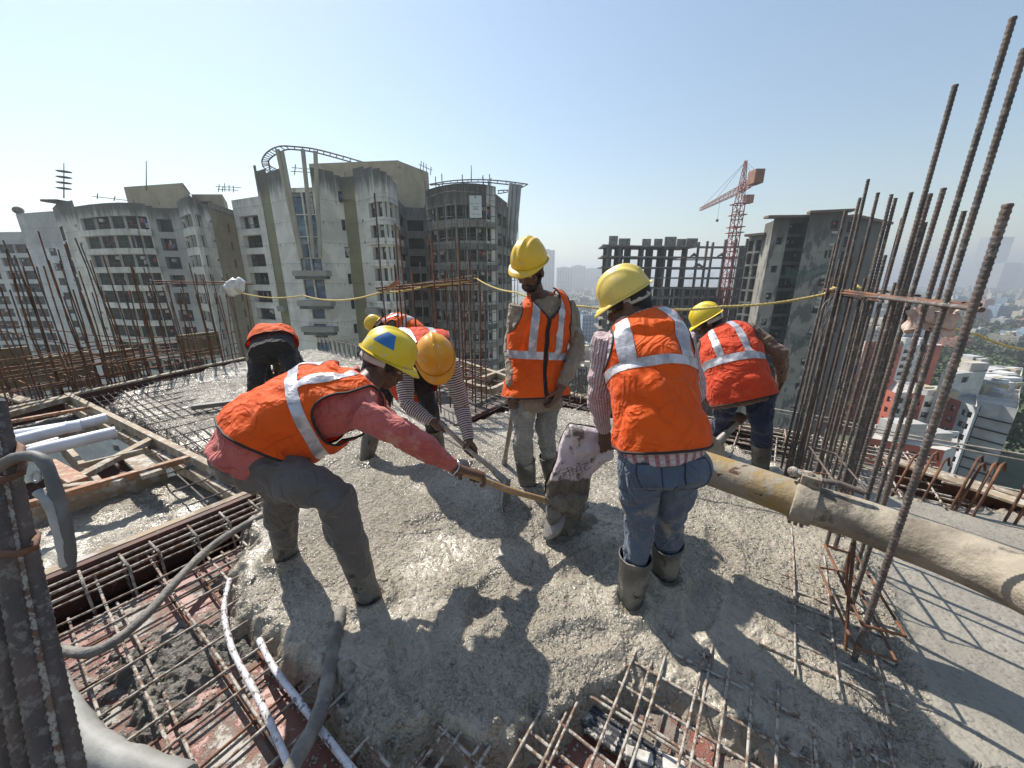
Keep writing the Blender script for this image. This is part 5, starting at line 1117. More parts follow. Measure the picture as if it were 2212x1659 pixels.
for i in range(2, len(PP) - 1):
    a, b_, c_, d_ = PP[i - 1], PP[i], PP[i + 1], PP[min(i + 2, len(PP) - 1)]
    for k in range(6): s_ = k / 6; out.append(.5 * ((2 * b_) + (c_ - a) * s_ + (2 * a - 5 * b_ + 4 * c_ - d_) * s_ ** 2 + (3 * b_ - a - 3 * c_ + d_) * s_ ** 3))
mb = MB(); mb.tube(out, [.084 + .006 * min(1, i / 20) for i in range(len(out))], 32); mb.build('grey_section', M_pg, pp)
d = (PP[3] - PP[1]).normalized(); cl = MB(); c0 = PP[2]; cl.tube([c0 - d * .040, c0 - d * .038, c0 - d * .016, c0 + d * .016, c0 + d * .038, c0 + d * .040], [.084, .096, .098, .093, .097, .085], 28)
sdv = d.cross(Vector((0, 0, 1))).normalized(); upv = sdv.cross(d)
for k in (-1, 0, 1): cl.box(c0 - upv * .105 + d * (.022 * k) - sdv * .02, (.014, .04, .045), (d, sdv, upv))
cl.box(c0 + upv * .112, (.07, .06, .045), (d, sdv, upv)); 
co_ = cl.build('pipe_clamp', M_pg, pp, bevel=.004)
mb = MB(); mb.tube([c0 + upv * .125 - d * .05, c0 + upv * .13], [.018, .02], 10); mb.ball(c0 + upv * .125 - d * .065, .022, 8); mb.build('clamp_bolt', M_bar_mud, co_)
mb = MB(); mb.tube([c0 + upv * .12 + d * .02, c0 + upv * .135 + d * .09, c0 + upv * .125 + d * .17], [.012, .011, .012], 10); mb.build('clamp_lever', M_bar_dark, co_)
# ---- PVC pipes across the bay
for (a, c_, r_, m_, lab) in (((8, 946), (178, 918), .055, M_pvc, 'white plastic pipe, long front one of the upper pair'), ((120, 930), (228, 903), .050, M_pvc, 'white plastic pipe poking out behind the upper pair'), ((120, 964), (250, 933), .052, M_pvc, 'white plastic pipe lying beside the black one'), ((5, 992), (128, 958), .062, M_black, 'short black plastic pipe below the white ones')):
    a, c_ = G(*a, .10), G(*c_, .10); d = (c_ - a).normalized(); a = a - d * .25; mb = MB(); mb.tube([a, c_], r_, 28, cap=False); mb.tube([c_, c_ - d * .001], [r_, r_ - .004], 28, cap=False); mb.tube([a, c_], r_ - .004, 28, cap=False); tag(mb.build('plastic_pipe', m_), lab, 'pipe')
# ---- loose pebbles and crumbs
def pebbles(name, n, region, zf, smin, smax, m, label):
    g = np.random.RandomState(5); pts = []
    while len(pts) < n:
        x, y = region(g); z = zf(x, y)
        k = z > -9; pts += list(zip(x[k], y[k], z[k]))
    pts = np.array(pts[:n]); oc = np.array([(1, 0, 0), (-1, 0, 0), (0, 1, 0), (0, -1, 0), (0, 0, 1), (0, 0, -1), (.6, .6, .55), (-.6, .6, .55), (-.6, -.6, .55), (.6, -.6, .55)]) * .9
    fo = np.array([(0, 6, 9), (0, 2, 6), (2, 7, 6), (2, 1, 7), (1, 8, 7), (1, 3, 8), (3, 9, 8), (3, 0, 9), (4, 9, 6), (4, 6, 7), (4, 7, 8), (4, 8, 9), (0, 3, 5), (3, 1, 5), (1, 2, 5), (2, 0, 5)])
    s_ = g.uniform(smin, smax, (n, 1, 1)) * g.uniform(.7, 1.2, (n, 1, 3)); V = (oc[None] * (1 + .25 * g.uniform(-1, 1, (n, 10, 1)))) * s_; a = g.uniform(0, 6.28, n); ca, sa = np.cos(a)[:, None], np.sin(a)[:, None]
    V = np.stack([V[..., 0] * ca - V[..., 1] * sa, V[..., 0] * sa + V[..., 1] * ca, V[..., 2]], -1) + pts[:, None, :]; F = (fo[None] + (np.arange(n) * 10)[:, None, None]).reshape(-1, 3)
    me = bpy.data.meshes.new(name); me.vertices.add(n * 10); me.vertices.foreach_set('co', V.astype(np.float32).ravel()); me.loops.add(F.size); me.loops.foreach_set('vertex_index', F.astype(np.int32).ravel()); me.polygons.add(len(F)); me.polygons.foreach_set('loop_start', np.arange(0, F.size, 3, dtype=np.int32)); me.polygons.foreach_set('loop_total', np.full(len(F), 3, np.int32)); me.materials.append(m); me.polygons.foreach_set('use_smooth', np.ones(len(F), bool)); me.update(calc_edges=True); me.validate()
    o = bpy.data.objects.new(name, me); COL.objects.link(o); tag(o, label, kind='stuff')
def reg1(g):
    Y_ = .5 + 5.0 * g.rand(4000) ** 1.5; X_ = (g.rand(4000) * 2.9 - 1.45) * (Y_ * 1.05 + .3); return X_, Y_
def zf1(x, y):
    z, d, s_ = conc_height(x[None], y[None]); z, d, s_ = z[0], d[0], s_[0]; p = np.stack([x, y, 0 * x], 1); dens = fbm(p, 1.6, 3, 77) + .25 * fbm(p, 9, 2, 3)
    return np.where((d > .0) & (s_ < .3) & (dens > .05), z - .0008, -99)
M_peb, t, b = nodes('wet_aggregate'); co = coords(t); col = mixc(t, ramp(t, noise(t, co, 70, 2), .4, .6), (.30, .275, .235), (.15, .135, .115)); col = mixc(t, ramp(t, noise(t, co, 33, 2), .60, .66), col, (.33, .30, .26)); t.links.new(col, b.inputs['Base Color']); b.inputs['Roughness'].default_value = .20; b.inputs['Specular IOR Level'].default_value = .6
bumpn(t, b, noise(t, co, 220, 2), .3, .003)
pebbles('aggregate', 7000, reg1, zf1, .0022, .0060, M_peb, 'wet stones standing out of the fresh concrete')
def reg2(g): a = g.uniform(-2.5, 1.0, 4000); b_ = g.uniform(-1.8, 1.4, 4000); return a * .819 + b_ * .574, -a * .574 + b_ * .819
def zf2(x, y):
    z, d, s_ = conc_height(x[None], y[None]); p = np.stack([x, y, 0 * x], 1); return np.where((d[0] < .05) & (fbm(p, 3.5, 3, 7) + np.exp(d[0] * 6) * .5 > .15), DECK_Z + .001, -99)
pebbles('crumbs', 5000, reg2, zf2, .002, .009, mat('pale_crumbs', (.42, .39, .34), (.25, .23, .2), 40, .7), 'pale crumbs of concrete scattered over the red deck')
# heap of dark lumps on the deck at lower left
hp = G(395, 1440, DECK_Z); gx, gy = np.meshgrid(np.linspace(-.34, .34, 110), np.linspace(-.30, .30, 110)); q = np.stack([gx.ravel() + hp.x, gy.ravel() + hp.y, 0 * gx.ravel()], 1)
rr2 = np.hypot(gx * 1.0 - gy * .3, gy * 1.2).ravel(); hz_ = .065 * np.clip(1 - (rr2 / .30) ** 1.5, 0, 1) + (.030 * np.abs(fbm(q, 15, 4, 61)) + .01 * fbm(q, 40, 2, 3)) * (rr2 < .36) - .022 + .03 * fbm(q, 6, 2, 12)
Xh = np.stack([q[:, 0], q[:, 1], DECK_Z + hz_], 1).reshape(110, 110, 3); kz = (Xh[:-1, :-1, 2] > DECK_Z - .004)
M_heap = mat('dark_wet_lumps', (.10, .09, .075), (.17, .155, .13), 22, .38, bump=1.0, bsc=60, bd=.015)
tag(gridmesh('concrete_heap', Xh, M_heap, None, keep=kz), 'dark lumpy splash of concrete lying on the bar mat at lower left', kind='stuff')
# ---------------------------------------------------------------- people
from mathutils.bvhtree import BVHTree
def fuse(mb, voxel, name, m, parent, smooth=3, disp=None, attr=None):
    """grow one continuous skin over the overlapping volumes in mb"""
    me = bpy.data.meshes.new('tmp'); me.from_pydata(mb.v, [], mb.f); me.update()
    o = bpy.data.objects.new('tmp', me); COL.objects.link(o)
    r = o.modifiers.new('r', 'REMESH'); r.mode = 'VOXEL'; r.voxel_size = voxel; r.use_smooth_shade = True
    if smooth: s_ = o.modifiers.new('s', 'SMOOTH'); s_.factor = .5; s_.iterations = smooth
    dg = bpy.context.evaluated_depsgraph_get(); ev = o.evaluated_get(dg); nm = bpy.data.meshes.new_from_object(ev)
    bpy.data.objects.remove(o); bpy.data.meshes.remove(me)
    n = len(nm.vertices); V = np.empty(n * 3); nm.vertices.foreach_get('co', V); V = V.reshape(-1, 3); Nn = np.empty(n * 3, dtype=np.float32); nm.vertex_normals.foreach_get('vector', Nn); Nn = Nn.reshape(-1, 3)
    if disp: V = V + Nn * disp(V)[:, None]; nm.vertices.foreach_set('co', V.astype(np.float32).ravel())
    for k, fn in (attr or {}).items():
        at = nm.attributes.new(k, 'FLOAT', 'POINT'); at.data.foreach_set('value', fn(V).astype(np.float32))
    nm.materials.clear(); nm.materials.append(m); nm.polygons.foreach_set('use_smooth', [True] * len(nm.polygons)); nm.update(); nm.name = name
    ob = bpy.data.objects.new(name, nm); link(ob, parent); return ob
def lim(V, segs):
    """distance along the nearest bone, and the angle round it"""
    best = np.full(len(V), 1e9); al = np.zeros(len(V)); an = np.zeros(len(V)); off = 0
    for a, b_ in segs:
        a = np.array(a); b_ = np.array(b_); d = b_ - a; L = np.linalg.norm(d); d = d / L; t_ = np.clip((V - a) @ d, 0, L); q = V - a - t_[:, None] * d; r = np.linalg.norm(q, axis=1)
        x = np.cross(d, [0, .3, 1.]); x /= np.linalg.norm(x); y = np.cross(d, x); k = r < best
        best = np.where(k, r, best); al = np.where(k, off + (V - a) @ d, al); an = np.where(k, np.arctan2(q @ y, q @ x), an); off += L
    return al, an
def interp(tab, s):
    xs = [t_[0] for t_ in tab]; return np.interp(s, xs, [t_[1] for t_ in tab])
class Torso:
    SP = (0, .28, .58, .84, 1.0)
    def __init__(s, pts, xh, xs, front, k=1.0, kd=1.0):
        s.p = [np.array(q) for q in pts]; s.xh = np.array(xh) / np.linalg.norm(xh); s.xs = np.array(xs) / np.linalg.norm(xs); s.front = np.array(front); s.k = k; s.kd = kd
    def C(s, q):
        q = np.clip(q, -.25, 1.02); P_ = s.p; r = np.zeros((len(q), 3)); seg = np.clip(np.searchsorted(s.SP, q, side='right') - 1, 0, 3)
        for j in range(4):
            k = seg == j
            if not k.any(): continue
            t_ = ((q[k] - s.SP[j]) / (s.SP[j + 1] - s.SP[j]))[:, None]; m0 = (P_[j + 1] - P_[max(j - 1, 0)]) * (.5 if j else 1); m1 = (P_[min(j + 2, 4)] - P_[j]) * (.5 if j < 3 else 1)
            h = (2 * t_ ** 3 - 3 * t_ ** 2 + 1) * P_[j] + (t_ ** 3 - 2 * t_ ** 2 + t_) * m0 + (-2 * t_ ** 3 + 3 * t_ ** 2) * P_[j + 1] + (t_ ** 3 - t_ ** 2) * m1
            r[k] = np.where(t_ < 0, P_[j] + m0 * t_, h)
        return r
    W = ((-.3, .17), (0, .178), (.15, .178), (.3, .160), (.55, .178), (.75, .192), (.84, .186), (.90, .150), (.95, .100), (1.0, .062))
    Dp = ((-.3, .12), (0, .125), (.15, .125), (.3, .112), (.6, .122), (.8, .112), (.9, .092), (1.0, .062))
    def S(s, th, q, off):
        th = np.asarray(th, float); q = np.asarray(q, float); sh = th.shape; th = th.ravel(); q = np.broadcast_to(q, sh).ravel(); off = np.broadcast_to(np.asarray(off, float), sh).ravel()
        c = s.C(q); T = s.C(q + .02) - s.C(q - .02); T /= np.linalg.norm(T, axis=1)[:, None]
        f_ = np.clip(q, 0, 1)[:, None]; X_ = s.xh * (1 - f_) + s.xs * f_; X_ = X_ - T * (X_ * T).sum(1)[:, None]; X_ /= np.linalg.norm(X_, axis=1)[:, None]
        F_ = np.cross(X_, T); F_ *= np.sign((F_ * s.front).sum(1))[:, None]
        co, si = np.cos(th), np.sin(th); e = .85
        cx = np.sign(co) * np.abs(co) ** e; sx = np.sign(si) * np.abs(si) ** e
        return (c + X_ * ((interp(s.W, q) * s.k + off) * cx)[:, None] + F_ * ((interp(s.Dp, q) * s.kd + off) * sx)[:, None]).reshape(*sh, 3)
    def solid(s, mb, q0, q1, off, n=28):
        qs = np.linspace(q0, q1, 26); th = np.linspace(0, 2 * np.pi, n, endpoint=False); TH, Q = np.meshgrid(th, qs); X_ = s.S(TH, Q, off).reshape(-1, 3)
        fs = [(i * n + k, i * n + (k + 1) % n, (i + 1) * n + (k + 1) % n, (i + 1) * n + k) for i in range(25) for k in range(n)]
        fs += [tuple(range(n - 1, -1, -1)), tuple(range(25 * n, 26 * n))]; mb.add(X_, fs, 0, True)

def fabric(name, c1, c2, sc=5, rough=.85, bsc=14, bump=.35, c3=None, lo3=.56, hi3=.66, weave=900, sheen=.15, sc3=7):
    m, t, b = nodes(name); co = coords(t); col = mixc(t, ramp(t, noise(t, co, sc, 5), .35, .65), c1, c2)
    if c3: col = mixc(t, ramp(t, noise(t, co, sc3, 6, .65), lo3, hi3), col, c3)
    t.links.new(col, b.inputs['Base Color']); b.inputs['Roughness'].default_value = rough; b.inputs['Sheen Weight'].default_value = sheen
    n0 = bumpn(t, b, noise(t, co, bsc, 3, .5, .6), bump, .03)
    rg = mathn(t, 'POWER', mathn(t, 'SUBTRACT', 1.0, mathn(t, 'ABSOLUTE', mathn(t, 'MULTIPLY_ADD', noise(t, co, 7.5, 2, .5, 1.6), 4.0, -2.0)), clamp=True), 2.0); n1 = bumpn(t, b, rg, .7, .012, n0); bumpn(t, b, noise(t, co, weave, 2), .25, .001, n1); return m, t, b, col
M_vest = fabric('orange_vest', (1.0, .165, .006), (.94, .135, .006), 3, .75, 11, .6, (.74, .18, .045), .64, .78, sc3=5)[0]
M_vest2 = fabric('red_orange_vest', (.92, .11, .03), (.84, .09, .025), 3, .75, 11, .6, (.62, .14, .07), .64, .78, sc3=5)[0]
for mm in (M_vest, M_vest2):      # thin mesh cloth: some sunlight comes through
    b = mm.node_tree.nodes["Principled BSDF"]; tl = N(mm.node_tree, 'ShaderNodeBsdfTranslucent'); src = b.inputs['Base Color'].links[0].from_socket; mm.node_tree.links.new(src, tl.inputs[0])
    mx = mm.node_tree.nodes.new('ShaderNodeMixShader'); mx.inputs[0].default_value = .42; mm.node_tree.links.new(b.outputs[0], mx.inputs[1]); mm.node_tree.links.new(tl.outputs[0], mx.inputs[2]); mm.node_tree.links.new(mx.outputs[0], mm.node_tree.nodes['Material Output'].inputs[0])
m, t, b = nodes('reflective_tape'); co = coords(t); col = mixc(t, ramp(t, noise(t, co, 18, 3), .4, .6), (.56, .54, .57), (.34, .33, .35)); t.links.new(col, b.inputs['Base Color']); b.inputs['Roughness'].default_value = .38; b.inputs['Metallic'].default_value = .25
bumpn(t, b, noise(t, co, 60, 3), .5, .006); M_tape = m
M_pipe = mat('black_piping', (.02, .018, .018), rough=.7)
M_skin = mat('brown_skin', (.115, .058, .036), (.085, .042, .027), 9, .5, bump=.25, bsc=150, bd=.002, c3=(.16, .12, .09), sc3=30, lo3=.66, hi3=.74)
M_hair = mat('black_hair', (.010, .009, .009), (.022, .019, .018), 60, .6, bump=.8, bsc=180, bd=.004)
M_pink = fabric('faded_red_shirt', (.42, .085, .075), (.50, .14, .12), 4, .9, 12, .5, (.55, .24, .19), .60, .72)[0]
M_beige = fabric('beige_shirt', (.27, .215, .155), (.22, .175, .125), 6, .9, 16, .8, (.34, .29, .22))[0]
M_brown = fabric('brown_shirt', (.17, .105, .07), (.13, .08, .055), 6, .9, 16, .6)[0]
M_blackc = fabric('black_cloth', (.018, .017, .018), (.028, .025, .024), 5, .9, 12, .5)[0]
M_navy = fabric('navy_trousers', (.014, .018, .05), (.02, .024, .06), 5, .85, 12, .4, (.045, .05, .08))[0]
M_grey = fabric('grey_trousers', (.125, .115, .105), (.10, .093, .085), 4, .9, 9, .4, (.17, .155, .14), .6, .72)[0]
M_jean = fabric('blue_jeans', (.055, .085, .135), (.085, .12, .17), 5, .9, 14, .7, (.26, .24, .20), .54, .68)[0]
M_jeang = fabric('muddy_grey_jeans', (.20, .20, .185), (.27, .265, .24), 6, .9, 14, .9, (.35, .335, .30), .5, .62)[0]
M_boot = mat('muddy_rubber_boot', (.095, .09, .08), (.21, .195, .165), 8, .45, bump=.9, bsc=24, bd=.012, c3=(.045, .042, .038), sc3=12, lo3=.56, hi3=.62, r2=.8)
M_mud = mat('wet_mud', (.15, .135, .112), (.21, .19, .158), 14, .35, bump=1.0, bsc=55, bd=.02)
def pattern(name, kind):
    m, t, b, col = fabric(name, (.2, .2, .2), (.2, .2, .2)); at = t.nodes.new('ShaderNodeAttribute'); at.attribute_name = 'along'; an = t.nodes.new('ShaderNodeAttribute'); an.attribute_name = 'around'
    if kind == 'hoop':
        f = mathn(t, 'FRACT', mathn(t, 'MULTIPLY', at.outputs['Fac'], 62.0)); k = ramp(t, mathn(t, 'ABSOLUTE', mathn(t, 'SUBTRACT', f, .5)), .20, .28)
        col = mixc(t, k, (.035, .018, .022), (.52, .47, .45))
    else:
        f = mathn(t, 'FRACT', mathn(t, 'MULTIPLY', an.outputs['Fac'], 4.2)); k = ramp(t, mathn(t, 'ABSOLUTE', mathn(t, 'SUBTRACT', f, .5)), .24, .34)
        f2 = mathn(t, 'FRACT', mathn(t, 'MULTIPLY', at.outputs['Fac'], 55.0)); k2 = ramp(t, mathn(t, 'ABSOLUTE', mathn(t, 'SUBTRACT', f2, .5)), .3, .4)
        col = mixc(t, k, (.50, .44, .45), (.30, .12, .13)); col = mixc(t, mathn(t, 'MULTIPLY', k2, .5), col, (.32, .24, .27))
    t.links.new(col, b.inputs['Base Color']); return m
M_hoop = pattern('hooped_jersey', 'hoop'); M_check = pattern('checked_shirt', 'check')
def helmet_mat(name, c1, c2):
    m, t, b = nodes(name); co = coords(t); col = mixc(t, ramp(t, noise(t, co, 5, 5), .4, .62), c1, c2)
    sp_ = ramp(t, noise(t, co, 26, 5, .7), .60, .66); col = mixc(t, sp_, col, (.45, .43, .38)); sc_ = ramp(t, noise(t, coords(t, (1, 1, 4)), 30, 4, .7), .66, .70); col = mixc(t, sc_, col, (.18, .14, .06))
    t.links.new(col, b.inputs['Base Color']); b.inputs['Roughness'].default_value = .40; b.inputs['Specular IOR Level'].default_value = .5; bumpn(t, b, noise(t, co, 60, 3), .08, .004); return m
M_hy = helmet_mat('yellow_helmet', (.72, .47, .03), (.64, .40, .03)); M_hl = helmet_mat('lemon_helmet', (.74, .58, .02), (.68, .50, .02)); M_ho = helmet_mat('amber_helmet', (.70, .33, .015), (.62, .27, .015)); M_hp = helmet_mat('pale_yellow_helmet', (.72, .56, .13), (.66, .48, .10))
M_strap = mat('dirty_white_plastic', (.46, .43, .38), (.33, .30, .27), 14, .5)
M_blue = mat('blue_sticker', (.02, .16, .42), (.03, .13, .35), 10, .4)
M_metal = mat('bright_metal', (.6, .6, .62), rough=.2, metal=.9)
M_eye = mat('eye_white', (.5, .47, .43), rough=.2)

def helmet(parent, c, fd, hu, m, sc=1.0, sticker=False, strap=True, ridges=3):
    f = Vector(fd).normalized(); u = Vector(hu); u = (u - f * u.dot(f)).normalized(); r = f.cross(u)
    a_, b_, h_ = .108 * sc, .126 * sc, .136 * sc
    nu, nv = 72, 30; X_ = np.zeros((nv, nu, 3)); c = Vector(c)
    def surf(az, v, off=0):
        el = v * math.pi / 2; ce = math.cos(el) ** .82; x = math.cos(az) * a_ * ce; y = math.sin(az) * b_ * ce; z = h_ * math.sin(el)
        rid = 0
        if v > .18:
            for k, (x0, amp, wd) in enumerate(((0, .010, .016), (-.045, .006, .010), (.045, .006, .010))[:ridges]): rid += amp * math.exp(-((x - x0) / wd) ** 2) * min(1, (v - .18) / .2)
        n_ = Vector((x / a_ ** 2, y / b_ ** 2, z / h_ ** 2)).normalized(); q = Vector((x, y, z)) + n_ * (rid + off); return c + r * q.x + f * q.y + u * q.z
    for i in range(nv):
        for j in range(nu): X_[i, j] = surf(2 * math.pi * j / nu, .999 * i / (nv - 1))
    o = gridmesh('helmet', X_, m, parent, wrap=True)
    so = o.modifiers.new('s', 'SOLIDIFY'); so.thickness = .003
    # rim with the peak in front
    Xr = np.zeros((7, nu, 3))
    for j in range(nu):
        az = 2 * math.pi * j / nu; fr = max(0, math.sin(az)); out = .008 + .042 * fr ** 3; 
        for i in range(7):
            s_ = i / 6; rr = s_ * out; z = -.004 * s_ - .022 * fr ** 2 * s_ ** 2 + (.004 if i == 3 else 0)
            q = Vector((math.cos(az) * (a_ + rr), math.sin(az) * (b_ + rr), z)); Xr[i, j] = c + r * q.x + f * q.y + u * q.z
    rim = gridmesh('helmet_peak', Xr, m, o, wrap=True); so = rim.modifiers.new('s', 'SOLIDIFY'); so.thickness = .004
    if strap:
        mb = MB(); pts = []
        for k in range(15):
            az = math.pi * (1.0 + k / 14.0); pts.append(c + r * (math.cos(az) * a_ * .80) + f * (math.sin(az) * b_ * .82) - u * (.022 + .012 * math.sin(math.pi * k / 14)))
        mb.tube(pts, [(.017, .003)] * 15, 8, ax=u); mb.tube([pts[5] - f * .004, pts[7] - f * .006, pts[9] - f * .004], [(.014, .006)] * 3, 8, ax=u); mb.build('headband', M_strap, o)
    if sticker:
        Xs = np.zeros((8, 10, 3))
        for i in range(8):
            for j in range(10):
                v = .28 + .36 * i / 7; az = -.45 + (.95 - .40 * i / 7) * (j / 9 - .5); Xs[i, j] = surf(az, v, .0018)
        gridmesh('sticker', Xs, M_blue, o)
    return o

def finger(mb, pts, r): mb.tube(pts, [r * 1.08, r, r * .95, r * .8][:len(pts)], 7)
def hand_grip(mb, wrist, g, ax, r=.018, side=1, k=1.0):
    wrist = Vector(wrist); g = Vector(g); a = Vector(ax).normalized(); n = (g - wrist); n = (n - a * n.dot(a)).normalized(); b_ = n.cross(a) * side
    Q = lambda ph, al, rr: g + n * (math.cos(ph) * rr) + b_ * (math.sin(ph) * rr) + a * al
    R_ = r + .011 * k
    palm = [wrist, (wrist + Q(2.7, 0, R_ + .006)) / 2, Q(2.5, 0, R_ + .004), Q(2.0, 0, R_ + .002)]
    mb.tube(palm, [(.030 * k, .022 * k), (.037 * k, .019 * k), (.043 * k, .016 * k), (.042 * k, .013 * k)], 12, ax=a)
    for i in range(4):
        al = (i - 1.5) * .0225 * k; fl = (1.0, 1.12, 1.05, .85)[i]
        finger(mb, [Q(2.1, al, R_), Q(2.1 - 1.0 * fl, al, R_ + .003), Q(2.1 - 1.9 * fl, al, R_ + .001), Q(2.1 - 2.7 * fl, al, R_)], .0095 * k)
    finger(mb, [Q(3.0, -.030 * k, R_ + .012), Q(3.8, -.046 * k, R_ + .006), Q(4.6, -.050 * k, R_ + .002), Q(5.2, -.044 * k, R_)], .0115 * k)
def hand_relax(mb, wrist, d, pn, curl=.45, k=1.0, thumb=1):
    wrist = Vector(wrist); d = Vector(d).normalized(); pn = Vector(pn); pn = (pn - d * pn.dot(d)).normalized(); s_ = d.cross(pn) * thumb
    mb.tube([wrist, wrist + d * .04 * k, wrist + d * .075 * k, wrist + d * .098 * k], [(.030 * k, .022 * k), (.037 * k, .020 * k), (.043 * k, .016 * k), (.040 * k, .012 * k)], 12, ax=s_)
    for i in range(4):
        p = wrist + d * (.094 - .004 * abs(i - 1.2)) * k + s_ * ((1.5 - i) * .0215 * k); L = (.92, 1.05, 1.0, .78)[i] * k; pts = [p]; ang = curl * (.5 + .12 * i)
        for l_ in (.042, .028, .022): dd = d * math.cos(ang) + pn * math.sin(ang); p = p + dd * (l_ * L); pts.append(p); ang += curl * 1.25
        finger(mb, pts, .0092 * k)
    p = wrist + d * .028 * k + s_ * .030 * k; dd = (d * .65 + s_ * .6 + pn * .35).normalized(); p2 = p + dd * .040 * k; dd2 = (d * .9 + s_ * .15 + pn * .5).normalized(); finger(mb, [p, p2, p2 + dd2 * .03 * k, p2 + dd2 * .052 * k], .0115 * k)

def make_person(S):
    """S: joints in metres; every garment is cut from the same torso surface"""
    J_ = {k: Vector(v) for k, v in S['j'].items()}
    for q in 'LR': J_['a' + q].z -= S.get('sink', .10)
    foot = (J_['aL'] + J_['aR']) / 2; root = thing('person', (foot.x, foot.y, 0), S['label'], 'person')
    X_h = (J_['hL'] - J_['hR']).normalized(); X_s = (J_['sL'] - J_['sR']).normalized(); bk = S.get('bulk', 1.0)
    T = Torso(S['spine'], X_h, X_s, S['front'], S.get('kw', 1.0), S.get('kd', 1.0)); rs = random.Random(S['seed'])
    neck, head = J_['neck'], J_['head']; fd = Vector(S['fd']).normalized(); hu = Vector(S['hu']); hu = (hu - fd * hu.dot(fd)).normalized(); hr = fd.cross(hu)
    ax3 = (hr, fd, hu)
    # --- body: one skin
    mb = MB(); T.solid(mb, .06, .98, -.014)
    mb.tube([neck - (head - neck).normalized() * .04, lerp(neck, head, .45), head - hu * .03 - fd * .02], [.062, .054, .056], 14)
    mb.ball(head + hu * .030 - fd * .010, (.072, .092, .083), 12, ax=ax3); mb.ball(head - hu * .035 + fd * .022, (.060, .066, .070), 12, ax=ax3); mb.ball(head - hu * .078 + fd * .048, (.036, .034, .028), 10, ax=ax3)
    mb.tube([head + hu * .018 + fd * .080, head - hu * .010 + fd * .094, head - hu * .028 + fd * .102, head - hu * .036 + fd * .088], [.009, .010, .014, .012], 8)
    mb.tube([head - hr * .04 + hu * .026 + fd * .072, head + hu * .028 + fd * .084, head + hr * .04 + hu * .026 + fd * .072], [.010, .012, .010], 8)
    mb.tube([head - hr * .022 - hu * .056 + fd * .080, head - hu * .054 + fd * .090, head + hr * .022 - hu * .056 + fd * .080], [.006, .009, .006], 8); mb.tube([head - hr * .02 - hu * .067 + fd * .077, head - hu * .068 + fd * .086, head + hr * .02 - hu * .067 + fd * .077], [.005, .009, .005], 8)
    for s_ in (-1, 1):
        mb.ball(head + hr * (s_ * .046) - hu * .022 + fd * .052, (.022, .02, .02), 8, ax=ax3)
        mb.ball(head + hr * (s_ * .076) - hu * .008 - fd * .012, (.012, .020, .032), 8, ax=ax3)
    for sd in ('L', 'R'):
        s_, e, w_ = J_['s' + sd], J_['e' + sd], J_['w' + sd]
        mb.tube([lerp(s_, e, -.08), lerp(s_, e, .25), lerp(s_, e, .7), e, lerp(e, w_, .3), lerp(e, w_, .75), w_], [.052, .050, .042, .038, .042, .032, .027], 12)
        h_, k_, a_ = J_['h' + sd], J_['k' + sd], J_['a' + sd]
        mb.tube([lerp(h_, k_, -.05), lerp(h_, k_, .3), lerp(h_, k_, .8), k_, lerp(k_, a_, .3), lerp(k_, a_, .8), a_], [.078, .074, .055, .050, .052, .036, .034], 12)
        ft = Vector(S['toe' + sd]).normalized(); mb.tube([a_ - ft * .05 - Vector((0, 0, .03)), a_ + ft * .05 - Vector((0, 0, .03)), a_ + ft * .15 - Vector((0, 0, .04))], [.035, .036, .026], 10)
        hn = S['hand' + sd]
        if hn[0] == 'grip': hand_grip(mb, w_, hn[1], hn[2], hn[3], hn[4])
        else: hand_relax(mb, w_, hn[1], hn[2], hn[3], 1.0, hn[4])
    fuse(mb, .0052, 'body', M_skin, root, 2)
    # --- hair, beard, eyes
    mb = MB(); mb.ball(head + hu * .028 - fd * .020, (.080, .094, .090), 14, ax=ax3); mb.ball(head - hu * .035 - fd * .045, (.062, .050, .050), 10, ax=ax3); fuse(mb, .008, 'hair', M_hair, root, 1, lambda V: .004 * vnoise(V, 90, 2))
    if S.get('beard'):
        mb = MB(); mb.ball(head - hu * .072 + fd * .040, (.054, .052, .044), 10, ax=ax3); mb.tube([head + hr * .068 - hu * .02 + fd * .01, head + hr * .058 - hu * .06 + fd * .03], [.012, .02], 8); mb.tube([head - hr * .068 - hu * .02 + fd * .01, head - hr * .058 - hu * .06 + fd * .03], [.012, .02], 8)
        mb.tube([head - hr * .03 - hu * .050 + fd * .084, head - hu * .044 + fd * .096, head + hr * .03 - hu * .050 + fd * .084], [.006, .008, .006], 8)
        fuse(mb, .006, 'beard', M_hair, root, 1, lambda V: .004 * vnoise(V, 120, 3))
    for s_ in (-1, 1):
        mb = MB(); mb.ball(head + hr * (s_ * .031) + hu * .008 + fd * .074, (.013, .011, .008), 8, ax=ax3); mb.build('eye', M_eye, root)
    # --- shirt
    wr = lambda amp, f1, f2, sd: (lambda V: amp * (np.abs(vnoise(V + .02 * vnoise(V, 11, sd)[:, None], f1, sd)) * 1.4 - .5 + .45 * vnoise(V, f2, sd + 3)))
    segs = [(J_['s' + q], J_['e' + q]) for q in 'LR'] + [(J_['e' + q], J_['w' + q]) for q in 'LR'] + [(Vector(S['spine'][0]), Vector(S['spine'][3]))]
    mb = MB(); T.solid(mb, S.get('shirt0', -.12), S.get('shirt1', .965), .010)
    sl = S.get('sleeve', 1.0)
    for sd in ('L', 'R'):
        s_, e, w_ = J_['s' + sd], J_['e' + sd], J_['w' + sd]; v = [(1, .064), (.35, .061), (.75, .054), (1, .051)]
        pts = [lerp(s_, e, -.12), lerp(s_, e, .2), lerp(s_, e, .6), e, lerp(e, w_, .25), lerp(e, w_, .55), lerp(e, w_, .96)]; rr = [.066, .066, .059, .054, .054, .047, .037]
        mb.tube(pts, [x * sl for x in rr], 16)
